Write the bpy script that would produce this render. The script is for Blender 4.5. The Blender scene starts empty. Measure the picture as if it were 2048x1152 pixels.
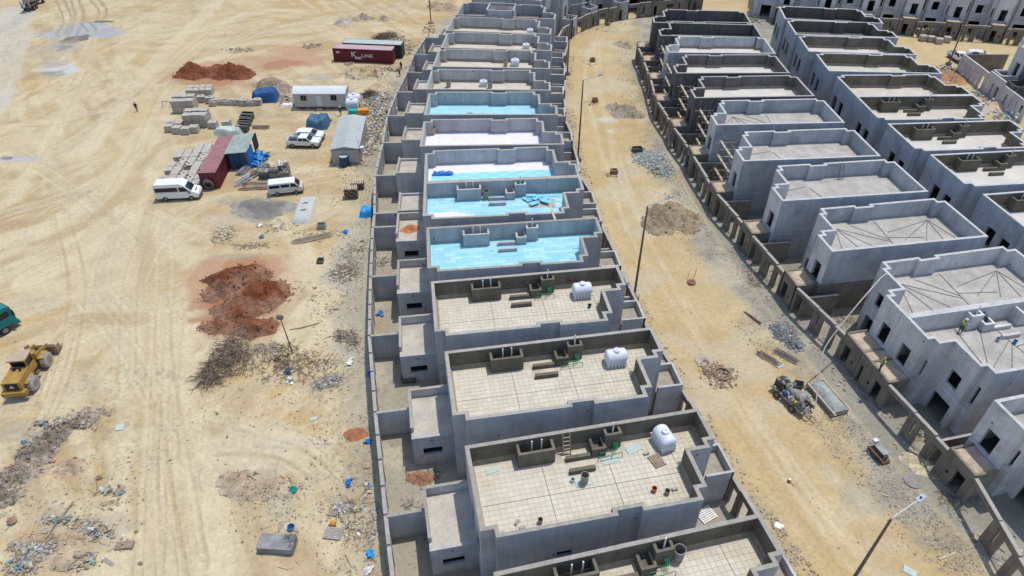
import bpy, math, random
import numpy as np
from mathutils import Matrix, Vector

# ------------------------------------------------------------------ camera, sky, sun, exposure
SC = bpy.context.scene
COL = SC.collection
CAM_H, CAM_PITCH, FPX = 52.0, math.radians(39.4), 1365.0
cd = bpy.data.cameras.new('camera')
cd.sensor_width = 36.0
cd.lens = FPX / 2048 * 36.0
cd.clip_end = 8000
cam = bpy.data.objects.new('camera', cd)
cam.location = (0, 0, CAM_H)
cam.rotation_euler = (math.pi / 2 - CAM_PITCH, 0, 0)
COL.objects.link(cam)
SC.camera = cam

SUN = Vector((0.22, 0.20, 1.0)).normalized()
SUN_EL = math.asin(SUN.z)
SUN_AZ = math.atan2(SUN.x, SUN.y)
W = bpy.data.worlds.new('World')
SC.world = W
W.use_nodes = True
wn = W.node_tree.nodes
sky = wn.new('ShaderNodeTexSky')
sky.sky_type = 'NISHITA'
sky.sun_disc = False
sky.sun_elevation = SUN_EL
sky.sun_rotation = SUN_AZ
sky.dust_density = 1.0
W.node_tree.links.new(sky.outputs[0], wn['Background'].inputs[0])
wn['Background'].inputs[1].default_value = 0.15
sl = bpy.data.lights.new('sun', 'SUN')
sl.energy = 2.75
sl.angle = math.radians(0.5)
sl.color = (1.0, 0.955, 0.88)
so = bpy.data.objects.new('sun', sl)
so.rotation_euler = (-SUN).to_track_quat('-Z', 'Y').to_euler()
so.location = (0, 0, 90)
COL.objects.link(so)
SC.view_settings.view_transform = 'Standard'
SC.view_settings.look = 'None'
SC.view_settings.gamma = 1.0
SC.view_settings.exposure = 0.18
SC.view_settings.use_curve_mapping = False

# ------------------------------------------------------------------ helpers
R0 = random.Random(11)

def G(px, py, z=0.0):
    """point at height z seen at photo pixel px,py (2048 wide): used once to survey positions"""
    u = (px - 1024) / FPX; v = (py - 576) / FPX
    d = (u, math.cos(CAM_PITCH) - v * math.sin(CAM_PITCH), -math.sin(CAM_PITCH) - v * math.cos(CAM_PITCH))
    t = (z - CAM_H) / d[2]
    return (d[0] * t, d[1] * t)

def rot2(a, x, y):
    c, s = math.cos(a), math.sin(a)
    return (c * x - s * y, s * x + c * y)

def hsh(ix, iy, seed):
    n = (ix.astype(np.int64) * 374761393 + iy.astype(np.int64) * 668265263 + seed * 974634777) & 0xffffffff
    n = ((n ^ (n >> 13)) * 1274126177) & 0xffffffff
    return ((n ^ (n >> 16)) & 0xffff) / 65535.0

def vnoise(x, y, seed=0):
    x = np.asarray(x, float); y = np.asarray(y, float)
    ix = np.floor(x); iy = np.floor(y)
    fx = x - ix; fy = y - iy
    fx = fx * fx * (3 - 2 * fx); fy = fy * fy * (3 - 2 * fy)
    a = hsh(ix, iy, seed); b = hsh(ix + 1, iy, seed); c = hsh(ix, iy + 1, seed); d = hsh(ix + 1, iy + 1, seed)
    return (a * (1 - fx) + b * fx) * (1 - fy) + (c * (1 - fx) + d * fx) * fy

def fbm(x, y, s, seed=0, o=4):
    t = 0; a = .5; n = 0
    for k in range(o):
        t = t + a * vnoise(x / s, y / s, seed + k); n += a; a *= .5; s *= .5
    return t / n

MATS = {}
def M(name, col, rough=.85, var=.2, scale=.6, fine=.12, fscale=9., streak=0., attr=False, metal=0., bump=0., stain=None, spec=.3, orand=0., dots=0.):
    if name in MATS: return MATS[name]
    m = bpy.data.materials.new(name); m.use_nodes = True
    nt = m.node_tree; N = nt.nodes; L = nt.links
    b = N['Principled BSDF']
    b.inputs['Roughness'].default_value = rough
    b.inputs['Metallic'].default_value = metal
    b.inputs['Specular IOR Level'].default_value = spec
    geo = N.new('ShaderNodeNewGeometry')
    def noise(sc, sx=1, sy=1, sz=1, det=4):
        mp = N.new('ShaderNodeMapping'); mp.inputs['Scale'].default_value = (sx, sy, sz)
        L.new(geo.outputs['Position'], mp.inputs[0])
        n = N.new('ShaderNodeTexNoise'); n.inputs['Scale'].default_value = sc; n.inputs['Detail'].default_value = det
        n.inputs['Roughness'].default_value = .6
        L.new(mp.outputs[0], n.inputs['Vector'])
        return n.outputs['Fac']
    def rng(sock, lo, hi, a=.3, c=.7):
        r = N.new('ShaderNodeMapRange'); r.inputs[1].default_value = a; r.inputs[2].default_value = c
        r.inputs[3].default_value = lo; r.inputs[4].default_value = hi
        L.new(sock, r.inputs[0]); return r.outputs[0]
    if attr:
        at = N.new('ShaderNodeAttribute'); at.attribute_name = 'Col'; cur = at.outputs['Color']
    else:
        rg = N.new('ShaderNodeRGB'); rg.outputs[0].default_value = (*col, 1); cur = rg.outputs[0]
    def scale_by(cur, fac):
        vm = N.new('ShaderNodeVectorMath'); vm.operation = 'SCALE'
        L.new(cur, vm.inputs[0]); L.new(fac, vm.inputs['Scale']); return vm.outputs[0]
    if var: cur = scale_by(cur, rng(noise(scale), 1 - var, 1 + var))
    fsock = None
    if fine:
        fsock = noise(fscale, det=2)
        cur = scale_by(cur, rng(fsock, 1 - fine, 1 + fine))
    if streak:
        cur = scale_by(cur, rng(noise(1.0, 2.6, 2.6, .16, 3), 1 - streak, 1 + streak))
    if orand:
        oi = N.new('ShaderNodeObjectInfo'); cur = scale_by(cur, rng(oi.outputs['Random'], 1 - orand, 1 + orand, 0., 1.))
    if stain:
        mx = N.new('ShaderNodeMix'); mx.data_type = 'RGBA'
        L.new(rng(noise(stain[2], det=5), 0, stain[1], .52, .72), mx.inputs[0]); L.new(cur, mx.inputs[6])
        mx.inputs[7].default_value = (*stain[0], 1); cur = mx.outputs[2]
    if dots:      # tie holes and small knocks in the shuttered concrete
        vo = N.new('ShaderNodeTexVoronoi'); vo.inputs['Scale'].default_value = dots
        L.new(geo.outputs['Position'], vo.inputs['Vector'])
        cur = scale_by(cur, rng(vo.outputs['Distance'], .25, 1., .055, .085))
    L.new(cur, b.inputs['Base Color'])
    if bump:
        bp = N.new('ShaderNodeBump'); bp.inputs['Strength'].default_value = bump; bp.inputs['Distance'].default_value = .05
        L.new(fsock if fsock else noise(fscale), bp.inputs['Height']); L.new(bp.outputs[0], b.inputs['Normal'])
    MATS[name] = m
    return m

class MB:
    def __init__(s): s.v = []; s.f = []; s.c = []
    def add(s, vs, fs, col=None):
        o = len(s.v); s.v.extend(vs); s.f.extend([tuple(i + o for i in f) for f in fs])
        s.c.extend([col or (1, 1, 1)] * len(vs)); return s
    def box(s, x0, y0, z0, x1, y1, z1, col=None):
        return s.add([(x0, y0, z0), (x1, y0, z0), (x1, y1, z0), (x0, y1, z0), (x0, y0, z1), (x1, y0, z1), (x1, y1, z1), (x0, y1, z1)],
                     [(0, 3, 2, 1), (4, 5, 6, 7), (0, 1, 5, 4), (1, 2, 6, 5), (2, 3, 7, 6), (3, 0, 4, 7)], col)
    def obox(s, c, sz, e=(0, 0, 0), col=None):
        m = Matrix.Rotation(e[2], 3, 'Z') @ Matrix.Rotation(e[1], 3, 'Y') @ Matrix.Rotation(e[0], 3, 'X')
        vs = []
        for k in ((-1, -1, -1), (1, -1, -1), (1, 1, -1), (-1, 1, -1), (-1, -1, 1), (1, -1, 1), (1, 1, 1), (-1, 1, 1)):
            p = m @ Vector((k[0] * sz[0] / 2, k[1] * sz[1] / 2, k[2] * sz[2] / 2)); vs.append((p.x + c[0], p.y + c[1], p.z + c[2]))
        return s.add(vs, [(0, 3, 2, 1), (4, 5, 6, 7), (0, 1, 5, 4), (1, 2, 6, 5), (2, 3, 7, 6), (3, 0, 4, 7)], col)
    def prism(s, poly, z0, z1, col=None):
        n = len(poly)
        return s.add([(x, y, z0) for x, y in poly] + [(x, y, z1) for x, y in poly],
                     [tuple(range(n - 1, -1, -1)), tuple(range(n, 2 * n))] + [(i, (i + 1) % n, n + (i + 1) % n, n + i) for i in range(n)], col)
    def tube(s, pts, r, n=6, col=None, caps=True):
        rs = r if isinstance(r, (list, tuple)) else [r] * len(pts)
        P = [Vector(p) for p in pts]; vs = []
        for i, p in enumerate(P):
            d = (P[min(i + 1, len(P) - 1)] - P[max(i - 1, 0)]).normalized()
            a = d.cross(Vector((0, 0, 1)))
            if a.length < .05: a = d.cross(Vector((0, 1, 0)))
            a.normalize(); b = d.cross(a).normalized()
            for k in range(n):
                t = 2 * math.pi * k / n
                q = p + (a * math.cos(t) + b * math.sin(t)) * rs[i]; vs.append((q.x, q.y, q.z))
        fs = []
        for i in range(len(P) - 1):
            for k in range(n):
                fs.append((i * n + k, (i + 1) * n + k, (i + 1) * n + (k + 1) % n, i * n + (k + 1) % n))
        if caps:
            fs.append(tuple(range(n))); fs.append(tuple(range((len(P) - 1) * n + n - 1, (len(P) - 1) * n - 1, -1)))
        return s.add(vs, fs, col)
    def lathe(s, prof, c=(0, 0, 0), n=12, col=None):
        vs = []; fs = []
        for r, z in prof:
            for k in range(n):
                t = 2 * math.pi * k / n; vs.append((c[0] + r * math.cos(t), c[1] + r * math.sin(t), c[2] + z))
        for i in range(len(prof) - 1):
            for k in range(n):
                fs.append((i * n + k, i * n + (k + 1) % n, (i + 1) * n + (k + 1) % n, (i + 1) * n + k))
        return s.add(vs, fs, col)
    def side(s, prof, hw, col=None):
        """closed x,z outline (counter-clockwise seen from -y) spanned across y; hw(z) half width"""
        n = len(prof)
        vs = [(x, -hw(z), z) for x, z in prof] + [(x, hw(z), z) for x, z in prof]
        fs = [tuple(range(n)), tuple(range(2 * n - 1, n - 1, -1))] + [(i, n + i, n + (i + 1) % n, (i + 1) % n) for i in range(n)]
        return s.add(vs, fs, col)
    def mesh(s, name, mat, mx=1, my=1, sx=1., smooth=False, attr=False):
        me = bpy.data.meshes.new(name)
        v = s.v; f = s.f
        if mx != 1 or my != 1 or sx != 1.: v = [(x * mx * sx, y * my, z) for x, y, z in v]
        if mx * my < 0: f = [t[::-1] for t in f]
        me.from_pydata(v, [], f)
        if attr:
            ca = me.color_attributes.new('Col', 'FLOAT_COLOR', 'POINT')
            ca.data.foreach_set('color', np.c_[np.array(s.c, dtype=np.float32), np.ones(len(s.c), np.float32)].ravel())
        me.materials.append(mat)
        if smooth: me.polygons.foreach_set('use_smooth', [True] * len(me.polygons))
        me.update()
        return me

def link(name, me, parent=None, loc=(0, 0, 0), rz=0.):
    o = bpy.data.objects.new(name, me); COL.objects.link(o)
    o.location = loc; o.rotation_euler = (0, 0, rz)
    if parent is not None: o.parent = parent
    return o
def part(name, mb, mat, parent, loc=(0, 0, 0), rz=0., **k): return link(name, mb.mesh(name, mat, **k), parent, loc, rz)
def tag(o, label, cat, group=None):
    o['label'] = label; o['category'] = cat
    if 'kind' not in o: o['kind'] = 'thing'
    if group: o['group'] = group
    return o
def thing(name, label, cat, loc=(0, 0, 0), rz=0., group=None):
    return tag(link(name, None, None, loc, rz), label, cat, group)
def single(name, mb, mat, label, cat, loc=(0, 0, 0), rz=0., group=None, **k):
    return tag(link(name, mb.mesh(name, mat, **k), None, loc, rz), label, cat, group)
def dup(o, loc, rz, label=None, group=None):
    r = o.copy(); COL.objects.link(r); r.location = loc; r.rotation_euler = (0, 0, rz)
    if label: r['label'] = label
    if group: r['group'] = group
    for ch in list(o.children):
        c = ch.copy(); COL.objects.link(c); c.parent = r
        for g in list(ch.children):
            d = g.copy(); COL.objects.link(d); d.parent = c
    return r

# ------------------------------------------------------------------ materials
CONC = M('concrete_grey', (.44, .445, .455), .9, .16, .5, .10, 14, streak=.10, stain=((.27, .265, .265), .65, .28), orand=.08, dots=.62)
CONCR = M('concrete_rough_edge', (.32, .30, .26), .95, .2, 2, .3, 18, bump=.4)
CONL = M('concrete_pale', (.43, .43, .435), .9, .15, .5, .10, 14, streak=.11, stain=((.28, .275, .27), .6, .28), orand=.08, dots=.62)
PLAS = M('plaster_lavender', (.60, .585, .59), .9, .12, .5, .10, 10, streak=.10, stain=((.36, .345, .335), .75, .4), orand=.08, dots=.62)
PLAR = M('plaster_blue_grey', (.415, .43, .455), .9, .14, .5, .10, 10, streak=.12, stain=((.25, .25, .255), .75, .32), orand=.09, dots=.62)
DARKC = M('bare_dark_concrete', (.135, .125, .115), .95, .2, .6, .15, 10, streak=.2)
BROWN = M('brown_mortar', (.215, .19, .155), .95, .22, .7, .16, 9, streak=.12)
COPE = M('coping_concrete', (.36, .34, .305), .95, .15, 1.5, .2, 16)
COPEL = M('coping_white', (.48, .475, .465), .9, .14, 1.5, .2, 14, stain=((.33, .32, .30), .5, .8))
TILE = M('roof_tile_cream', (1, 1, 1), .6, .07, .5, .04, 20, attr=True, stain=((.42, .345, .22), .5, .38))
TBASE = M('tile_bedding', (.50, .455, .36), .9)
FILL = M('skirting_mortar', (.33, .275, .20), .9, .2, 2)
SCREED = M('screed_grey', (.40, .385, .35), .9, .2, .45, .14, 5, stain=((.28, .26, .23), .7, .3))
RIDGE = M('screed_ridge_dark', (.20, .185, .165), .9)
CREAM = M('cream_roof_screed', (.54, .505, .42), .85, .12, .5, .08, 8, stain=((.40, .36, .29), .5, .35))
WHITER = M('white_roof_coating', (.58, .555, .50), .8, .1, .4, .06, 8, stain=((.42, .39, .34), .45, .35))
BLUEB = M('insulation_board_cyan', (1, 1, 1), .55, .05, 1, .03, 12, attr=True)
WSHEET = M('white_fleece_sheet', (.72, .70, .74), .8, .06, 1.2)
BLUEP = M('blue_plastic', (.02, .18, .55), .45, .2, 2)
TANKW = M('white_tank_plastic', (.68, .71, .78), .35, .05, 2, .03)
PVC = M('white_pipe', (.72, .72, .70), .4, .08, 3)
GREENP = M('green_pipe', (.02, .20, .09), .45, .15, 4)
WOOD = M('weathered_wood', (.33, .26, .19), .9, .25, 2, .25, 12)
WOODP = M('pale_timber', (.50, .42, .31), .9, .2, 2, .2, 12)
STEEL = M('dull_steel', (.25, .245, .24), .5, .2, 2, metal=.6)
RUST = M('rusty_steel', (.16, .085, .05), .8, .3, 3, .2)
BLACK = M('black_rubber', (.03, .03, .032), .8, .2, 4)
DARKI = M('dark_machine', (.10, .095, .088), .6, .3, 4)
GLASS = M('dark_glass', (.012, .018, .022), .14, 0, 1, 0, spec=.35)
WHITE = M('white_car_paint', (.74, .75, .76), .22, .04, .8, .02, spec=.6)
WHITED = M('dusty_white_paint', (.60, .58, .54), .5, .12, 1)
POLE = M('lamp_pole_brown', (.15, .125, .105), .6, .2, 3)
CHUNK = M('rubble_pieces', (1, 1, 1), .95, .15, 2, .15, 12, attr=True)
TWIG = M('dry_twigs', (.20, .15, .115), .95, .4, 3)
SAND = M('ground_sand', (1, 1, 1), .95, .07, .35, .11, 2.6, attr=True, bump=.3)
PILE = M('loose_soil', (1, 1, 1), .97, .12, .8, .2, 6, attr=True, bump=.5)
BLOCK = M('cement_block', (.36, .345, .315), .95, .16, 1.2, .15, 9)
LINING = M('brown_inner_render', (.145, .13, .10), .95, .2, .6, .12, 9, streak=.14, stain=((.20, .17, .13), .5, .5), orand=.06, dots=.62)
ANNROOF = M('annex_roof_screed', (.47, .44, .38), .9, .15, .6, .12, 6, stain=((.33, .27, .20), .6, .4))
PORCHF = M('porch_floor_shade_brown', (.33, .29, .235), .95, .2, 1.2)  # browner than the annex screed: shade inside the porch parapet painted in
# ------------------------------------------------------------------ ground sheet (one sheet, relief + soil colours)
CEN = (262.0, 108.0)
def build_ground():
    ys = [9.0]
    while ys[-1] < 205: ys.append(ys[-1] + .125 + .0026 * max(ys[-1] - 20, 0))
    ys = np.array(ys); nx = 680
    sx = np.linspace(-1, 1, nx)
    Y = np.repeat(ys[:, None], nx, 1); X = sx[None, :] * (18 + .84 * ys)[:, None]
    sh = X.shape
    X = X.ravel(); Y = Y.ravel()
    c = np.empty((X.size, 3)); c[:] = (.56, .425, .245)
    Z = np.zeros(X.size)
    def mix(m, col, k=1.0):
        m = np.clip(m * k, 0, 1)[:, None]; c[:] = c * (1 - m) + np.array(col) * m
    def sm(x, a, b):
        t = np.clip((x - a) / (b - a), 0, 1); return t * t * (3 - 2 * t)
    n1 = fbm(X, Y, 26, 1); n2 = fbm(X, Y, 9, 7); n3 = fbm(X, Y, 3, 13); n4 = fbm(X, Y, .9, 21, 3); n5 = fbm(X, Y, .35, 33, 2)
    mix(sm(n1, .42, .68), (.60, .49, .33), .8)
    mix(sm(n2, .5, .7), (.58, .40, .19), .5)
    mix(sm(n3, .52, .72), (.61, .52, .39), .5)
    # east-west and along-track streaking from traffic
    st = fbm(X * .22 + Y * .03, Y * 1.0, 2.2, 41, 3)
    mix(sm(st, .48, .68), (.66, .56, .40), .55); mix(sm(st, .5, .3), (.47, .35, .205), .5)
    for a_, sd in ((.5, 43), (1.25, 45), (2.2, 47)):
        u_ = X * math.cos(a_) + Y * math.sin(a_); v_ = -X * math.sin(a_) + Y * math.cos(a_)
        s2 = fbm(u_ * .12, v_, 1.3, sd, 3); gate = sm(fbm(X, Y, 30, sd + 1, 2), .45, .62)
        mix(gate * sm(s2, .52, .68), (.66, .57, .43), .55); mix(gate * sm(s2, .46, .3), (.46, .345, .215), .5)
    c[:] *= (0.955 + .09 * n4)[:, None]
    Z += (n3 - .5) * .12 + (n4 - .5) * .05
    rr = np.hypot(X - CEN[0], Y - CEN[1])
    lim = sm(Y, 168, 158)
    def ell(px, py, rx, ry, col, k=1., rough=.55, soft=.45, seed=3):
        cx, cy = G(px, py); ax = abs(G(px + rx, py)[0] - cx); ay = abs(G(px, py - ry)[1] - G(px, py + ry)[1]) / 2
        b = (np.abs(X - cx) < ax * 1.8) & (np.abs(Y - cy) < ay * 1.8)
        i = np.nonzero(b)[0]
        if not len(i): return None
        d = np.hypot((X[i] - cx) / ax, (Y[i] - cy) / ay) + (fbm(X[i], Y[i], max(ax, ay) * .6, seed, 5) - .5) * rough * 2
        m = np.clip(sm(d, 1, 1 - soft) * k, 0, 1)[:, None]
        c[i] = c[i] * (1 - m) + np.array(col) * m
        return i, m[:, 0]
    def spline(pts, n=9):
        P = [np.array(p, float) for p in pts]; P = [2 * P[0] - P[1]] + P + [2 * P[-1] - P[-2]]; out = []
        for a in range(1, len(P) - 2):
            for t in np.linspace(0, 1, n, endpoint=False):
                p0, p1, p2, p3 = P[a - 1:a + 3]
                out.append(.5 * (2 * p1 + (p2 - p0) * t + (2 * p0 - 5 * p1 + 4 * p2 - p3) * t * t + (3 * p1 - p0 - 3 * p2 + p3) * t ** 3))
        out.append(P[-2]); return np.array(out)
    def dist(P, wmax):
        b = (X > P[:, 0].min() - wmax) & (X < P[:, 0].max() + wmax) & (Y > P[:, 1].min() - wmax) & (Y < P[:, 1].max() + wmax)
        i = np.nonzero(b)[0]; x = X[i]; y = Y[i]
        best = np.full(len(i), 1e9); sgn = np.zeros(len(i)); par = np.zeros(len(i)); acc = 0
        for a, e in zip(P[:-1], P[1:]):
            d = e - a; l = math.hypot(*d) + 1e-9
            t = np.clip(((x - a[0]) * d[0] + (y - a[1]) * d[1]) / (l * l), 0, 1)
            qx = x - a[0] - t * d[0]; qy = y - a[1] - t * d[1]; dd = np.hypot(qx, qy)
            m = dd < best
            best[m] = dd[m]; sgn[m] = np.sign(d[0] * qy[m] - d[1] * qx[m]); par[m] = acc + t[m] * l; acc += l
        return i, best, sgn * best, par
    def track(px, w, col, k=.6, ruts=False, world=False, depth=.0):
        P = spline(px if world else [G(*p) for p in px])
        i, d, s, par = dist(P, w * 2.2)
        if ruts:
            m = np.maximum(sm(np.abs(s - .85), w, w * .35), sm(np.abs(s + .85), w, w * .35))
        else:
            m = sm(d + (fbm(X[i], Y[i], 4, 77, 3) - .5) * w * .8, w, w * .45)
            m = m * (.55 + .9 * fbm(s * 3.2, par * .12, 1.0, 91, 3))
        m = np.clip(m * k * (.55 + .9 * vnoise(par / 5, par * 0, 5)), 0, 1)
        c[i] = c[i] * (1 - m[:, None]) + np.array(col) * m[:, None]
        Z[i] -= m * depth
        if ruts:
            Z[i] += depth * .8 * (sm(np.abs(np.abs(s) - .85), w * 1.9, w * 1.2) - sm(np.abs(np.abs(s) - .85), w * 1.2, w * .7))
    PALE = (.67, .575, .43); DUST = (.57, .495, .40); GREY = (.36, .335, .30); LG = (.50, .475, .44); TAN = (.53, .395, .22)
    # main haul road on the open land
    track([(345, 1250), (330, 1050), (305, 860), (300, 700), (300, 560), (250, 400), (240, 290), (330, 150), (440, 20), (470, -30)], 3.6, (.60, .475, .30), .75)
    track([(170, 300), (240, 210), (330, 105), (440, 0)], 2.4, PALE, .8)
    track([(30, 20), (30, 70), (10, 140), (-20, 220)], 4.2, (.60, .56, .52), .9)
    track([(0, 60), (40, 40), (70, 0)], 2.5, LG, .5)
    ell(520, 880, 130, 45, (.60, .505, .41), .8); ell(520, 930, 90, 35, (.66, .60, .52), .5)
    ell(200, 615, 60, 30, LG, .55); ell(80, 610, 60, 25, LG, .4); ell(265, 655, 40, 30, LG, .35)
    ell(310, 420, 60, 60, PALE, .35); ell(120, 780, 90, 60, (.57, .47, .37), .45)
    ell(215, 500, 120, 60, (.64, .56, .43), .4)
    for t, w_, k_ in (([(440, 1200), (405, 950), (375, 800), (360, 640)], 1.8, .8), ([(225, 1200), (235, 980), (255, 800), (265, 640)], 1.6, .7), ([(60, 560), (180, 500), (290, 400), (330, 260), (420, 120)], 2.2, .7),
                      ([(240, 420), (330, 470), (400, 560), (400, 660)], 1.8, .7), ([(0, 480), (120, 440), (220, 360), (300, 240)], 2.0, .7), ([(560, 440), (620, 520), (650, 640), (660, 760)], 1.8, .6),
                      ([(20, 400), (90, 300), (150, 200), (260, 110)], 2.0, .6), ([(700, 330), (560, 340), (480, 300), (330, 320)], 1.5, .5), ([(400, 60), (560, 20), (760, 60)], 2.2, .5)):
        track(t, w_, (.68, .585, .43), k_)
    # vehicle tracks over the open land
    rg = random.Random(5)
    T = [[(300, 1152), (310, 900), (320, 700), (330, 560), (330, 450)], [(345, 1152), (335, 900), (345, 660), (360, 600)],
         [(395, 1152), (360, 950), (330, 760), (320, 600)], [(240, 600), (300, 640), (420, 560)], [(120, 700), (260, 640), (420, 600)],
         [(0, 560), (160, 470), (260, 330), (330, 180)], [(0, 430), (160, 380), (300, 300), (420, 240)], [(60, 900), (130, 720), (150, 560), (120, 420)],
         [(0, 250), (140, 240), (300, 180), (480, 60)], [(0, 330), (130, 290), (260, 200), (400, 80), (520, 10)], [(120, 20), (150, 60), (130, 110), (60, 200)],
         [(190, 0), (200, 30), (170, 70)], [(150, 0), (140, 40), (110, 90)], [(60, 340), (160, 150), (180, 60)], [(260, 160), (230, 90), (240, 20)],
         [(440, 100), (560, 50), (700, 30), (850, 0)], [(420, 130), (520, 80), (640, 70), (800, 40)], [(300, 420), (420, 470), (560, 470), (680, 420)],
         [(280, 560), (330, 470), (440, 400), (700, 350)], [(660, 200), (620, 250), (560, 330)], [(250, 760), (260, 560), (300, 440)], [(170, 600), (250, 690), (310, 800)],
         [(420, 830), (520, 860), (640, 900), (700, 990)], [(440, 900), (560, 905), (650, 960)], [(230, 470), (200, 560), (250, 640)], [(0, 760), (120, 660), (230, 600)],
         [(0, 620), (120, 600), (260, 560)], [(30, 300), (100, 350), (200, 420), (280, 520)], [(690, 640), (700, 760), (690, 860)]]
    for k, t in enumerate(T):
        near = t[0][1] > 500
        track(t, .26, (.46, .345, .20) if k % 3 else (.72, .63, .48), .42 if near else .6, True, depth=.09 if near else .03)
        track([(x + rg.uniform(-20, 20), y + rg.uniform(-8, 8)) for x, y in t], rg.uniform(1.2, 2.6), PALE if k % 3 else (.58, .49, .37), .42)
        if k % 2: track([(x + rg.uniform(-14, 14), y + rg.uniform(-8, 8)) for x, y in t], .24, PALE if k % 4 == 1 else (.50, .40, .27), .35, True, depth=.05)
    for t in ([(520, 60), (640, 30), (800, 12)], [(380, 300), (300, 420), (290, 560)], [(100, 480), (200, 430), (290, 330), (400, 190)], [(20, 680), (140, 640), (280, 640)]):
        track(t, 1.4, (.49, .37, .22), .45)
    # cement wash and puddled grey patches
    for a in ((165, 58, 72, 13), (110, 68, 32, 9), (190, 68, 48, 9), (130, 92, 30, 9)): ell(*a, (.44, .455, .51), 1., .95, .10, 9)
    for a in ((150, 78, 26, 12), (128, 95, 14, 7), (205, 44, 22, 3)): ell(*a, (.19, .18, .18), 1., .95, .10, 19)
    ell(130, 140, 60, 9, (.58, .59, .61), 1., .95, .15, 5); ell(105, 146, 24, 6, (.33, .32, .33), .9, .95, .12, 6); ell(110, 128, 35, 8, (.46, .42, .40), .7, .9); ell(100, 100, 50, 22, (.50, .43, .36), .5, .9)
    ell(35, 318, 42, 6, (.50, .51, .56), 1., .95, .12, 8); ell(10, 316, 18, 3, (.22, .22, .23), .9, .8)
    for t in ([(185, -5), (205, 20), (200, 45)], [(120, 0), (135, 40), (120, 70)], [(150, 0), (158, 35), (140, 75), (95, 95)], [(170, 45), (185, 62)]):
        track(t, .34, (.33, .27, .20), .75, True, depth=.04)
    # red soil stains
    RED = (.40, .165, .085); PK = (.52, .33, .225)
    for a in ((440, 150, 105, 32), (560, 118, 90, 22), (600, 100, 60, 10)): ell(*a, PK, .9, .7)
    ell(560, 128, 70, 12, RED, .55, .9); ell(430, 160, 90, 16, RED, .6, .6)
    for a in ((470, 590, 115, 80), (520, 560, 80, 65), (405, 560, 45, 55)): ell(*a, PK, .95, .6)
    ell(485, 605, 85, 68, (.35, .19, .12), .95, .45, .6); ell(400, 640, 40, 12, (.42, .235, .16), .8, .8)
    ell(420, 600, 50, 25, RED, .5, .9); ell(500, 530, 70, 22, RED, .6, .6)
    ell(712, 868, 24, 15, RED, .95, .5, .3); ell(720, 295, 30, 10, PK, .3, .8)
    ell(1150, 78, 28, 11, (.56, .27, .12), .8, .9); ell(1170, 70, 22, 8, (.56, .27, .12), .5, .9)
    ell(1220, 255, 60, 16, PK, .4, .8); ell(1420, 880, 60, 50, (.58, .42, .28), .5, .7); ell(1440, 740, 42, 34, (.36, .20, .12), .55, .9)
    # dark aggregate spread
    ell(525, 418, 58, 26, (.255, .25, .235), .95, .5, .35); ell(475, 398, 40, 12, (.36, .33, .28), .6, .8); ell(455, 440, 60, 20, (.52, .46, .40), .5)
    ell(480, 512, 60, 8, (.33, .30, .27), .55, .8); ell(640, 155, 45, 10, (.45, .43, .40), .6); ell(690, 690, 45, 22, LG, .4)
    ell(640, 620, 40, 45, PALE, .35); ell(590, 560, 40, 50, PALE, .5)
    ell(955 - 210, 310, 25, 40, GREY, .4); ell(748, 330, 16, 14, GREY, .6); ell(690, 545, 50, 40, LG, .7, .8); ell(700, 480, 40, 60, LG, .5, .9)
    ell(700, 620, 45, 40, (.42, .39, .34), .5, .9)
    for a in ((690, 700, 30, 18), (650, 770, 45, 22), (680, 1010, 34, 26), (700, 960, 25, 40), (560, 1010, 50, 30)): ell(*a, (.46, .42, .36), .5, .9)
    ell(100, 860, 90, 30, (.44, .40, .35), .55, .9); ell(40, 950, 70, 40, (.44, .39, .33), .6, .9); ell(150, 930, 45, 22, (.47, .30, .20), .6, .9)
    ell(150, 1060, 110, 45, (.47, .405, .33), .6, .9); ell(60, 1110, 60, 40, (.50, .41, .29), .6); ell(470, 960, 40, 35, (.70, .62, .50), .6, .8)
    ell(520, 970, 45, 30, (.40, .32, .255), .6, .9); ell(590, 885, 90, 20, (.62, .545, .47), .6)
    for a in ((620, 190, 60, 20), (740, 200, 40, 25), (750, 150, 35, 20)): ell(*a, (.52, .46, .36), .5, .9)
    # yards and plots
    m1 = sm(rr, 252.6, 253.4) * sm(rr, 283.2, 282.6) * lim
    mix(m1, (.41, .38, .335)); mix(m1 * sm(n3, .48, .68), (.52, .485, .42), .85); mix(m1 * sm(n2, .55, .7), (.42, .30, .22), .5)
    m2 = sm(rr, 237.8, 237.0) * sm(rr, 189, 190.5) * lim
    mix(m2, (.335, .32, .29)); mix(m2 * sm(n3, .5, .72), (.45, .42, .37), .8)
    # dust strip outside the rear wall of the left row
    e = rr - 283
    m3 = sm(e, 4.5, .5) * sm(e, -.2, 0) * lim * sm(Y, 150, 120)
    mix(m3 * (.4 + n2), (.42, .395, .345), .75)
    # the road: yellow centre, gravel and mortar verge along the right hand wall, rubble verge on the left
    mr = sm(rr, 237.4, 237.7) * sm(rr, 253, 252.6) * lim
    mix(mr, (.57, .445, .27), .75); mix(mr * sm(n3, .5, .7), (.64, .52, .33), .5)
    mix(mr * sm(rr + (n2 - .5) * 5 + (n3 - .5) * 2.5, 241.2, 238.6), (.40, .375, .34), .95)
    mix(mr * sm(rr + (n3 - .5) * 4, 243.5, 239) * sm(n4, .45, .65), (.30, .285, .265), .6)
    mix(mr * sm(rr + (n3 - .5) * 2.5, 250.6, 252.6) * sm(n4, .35, .6), (.40, .345, .27), .85)
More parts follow.
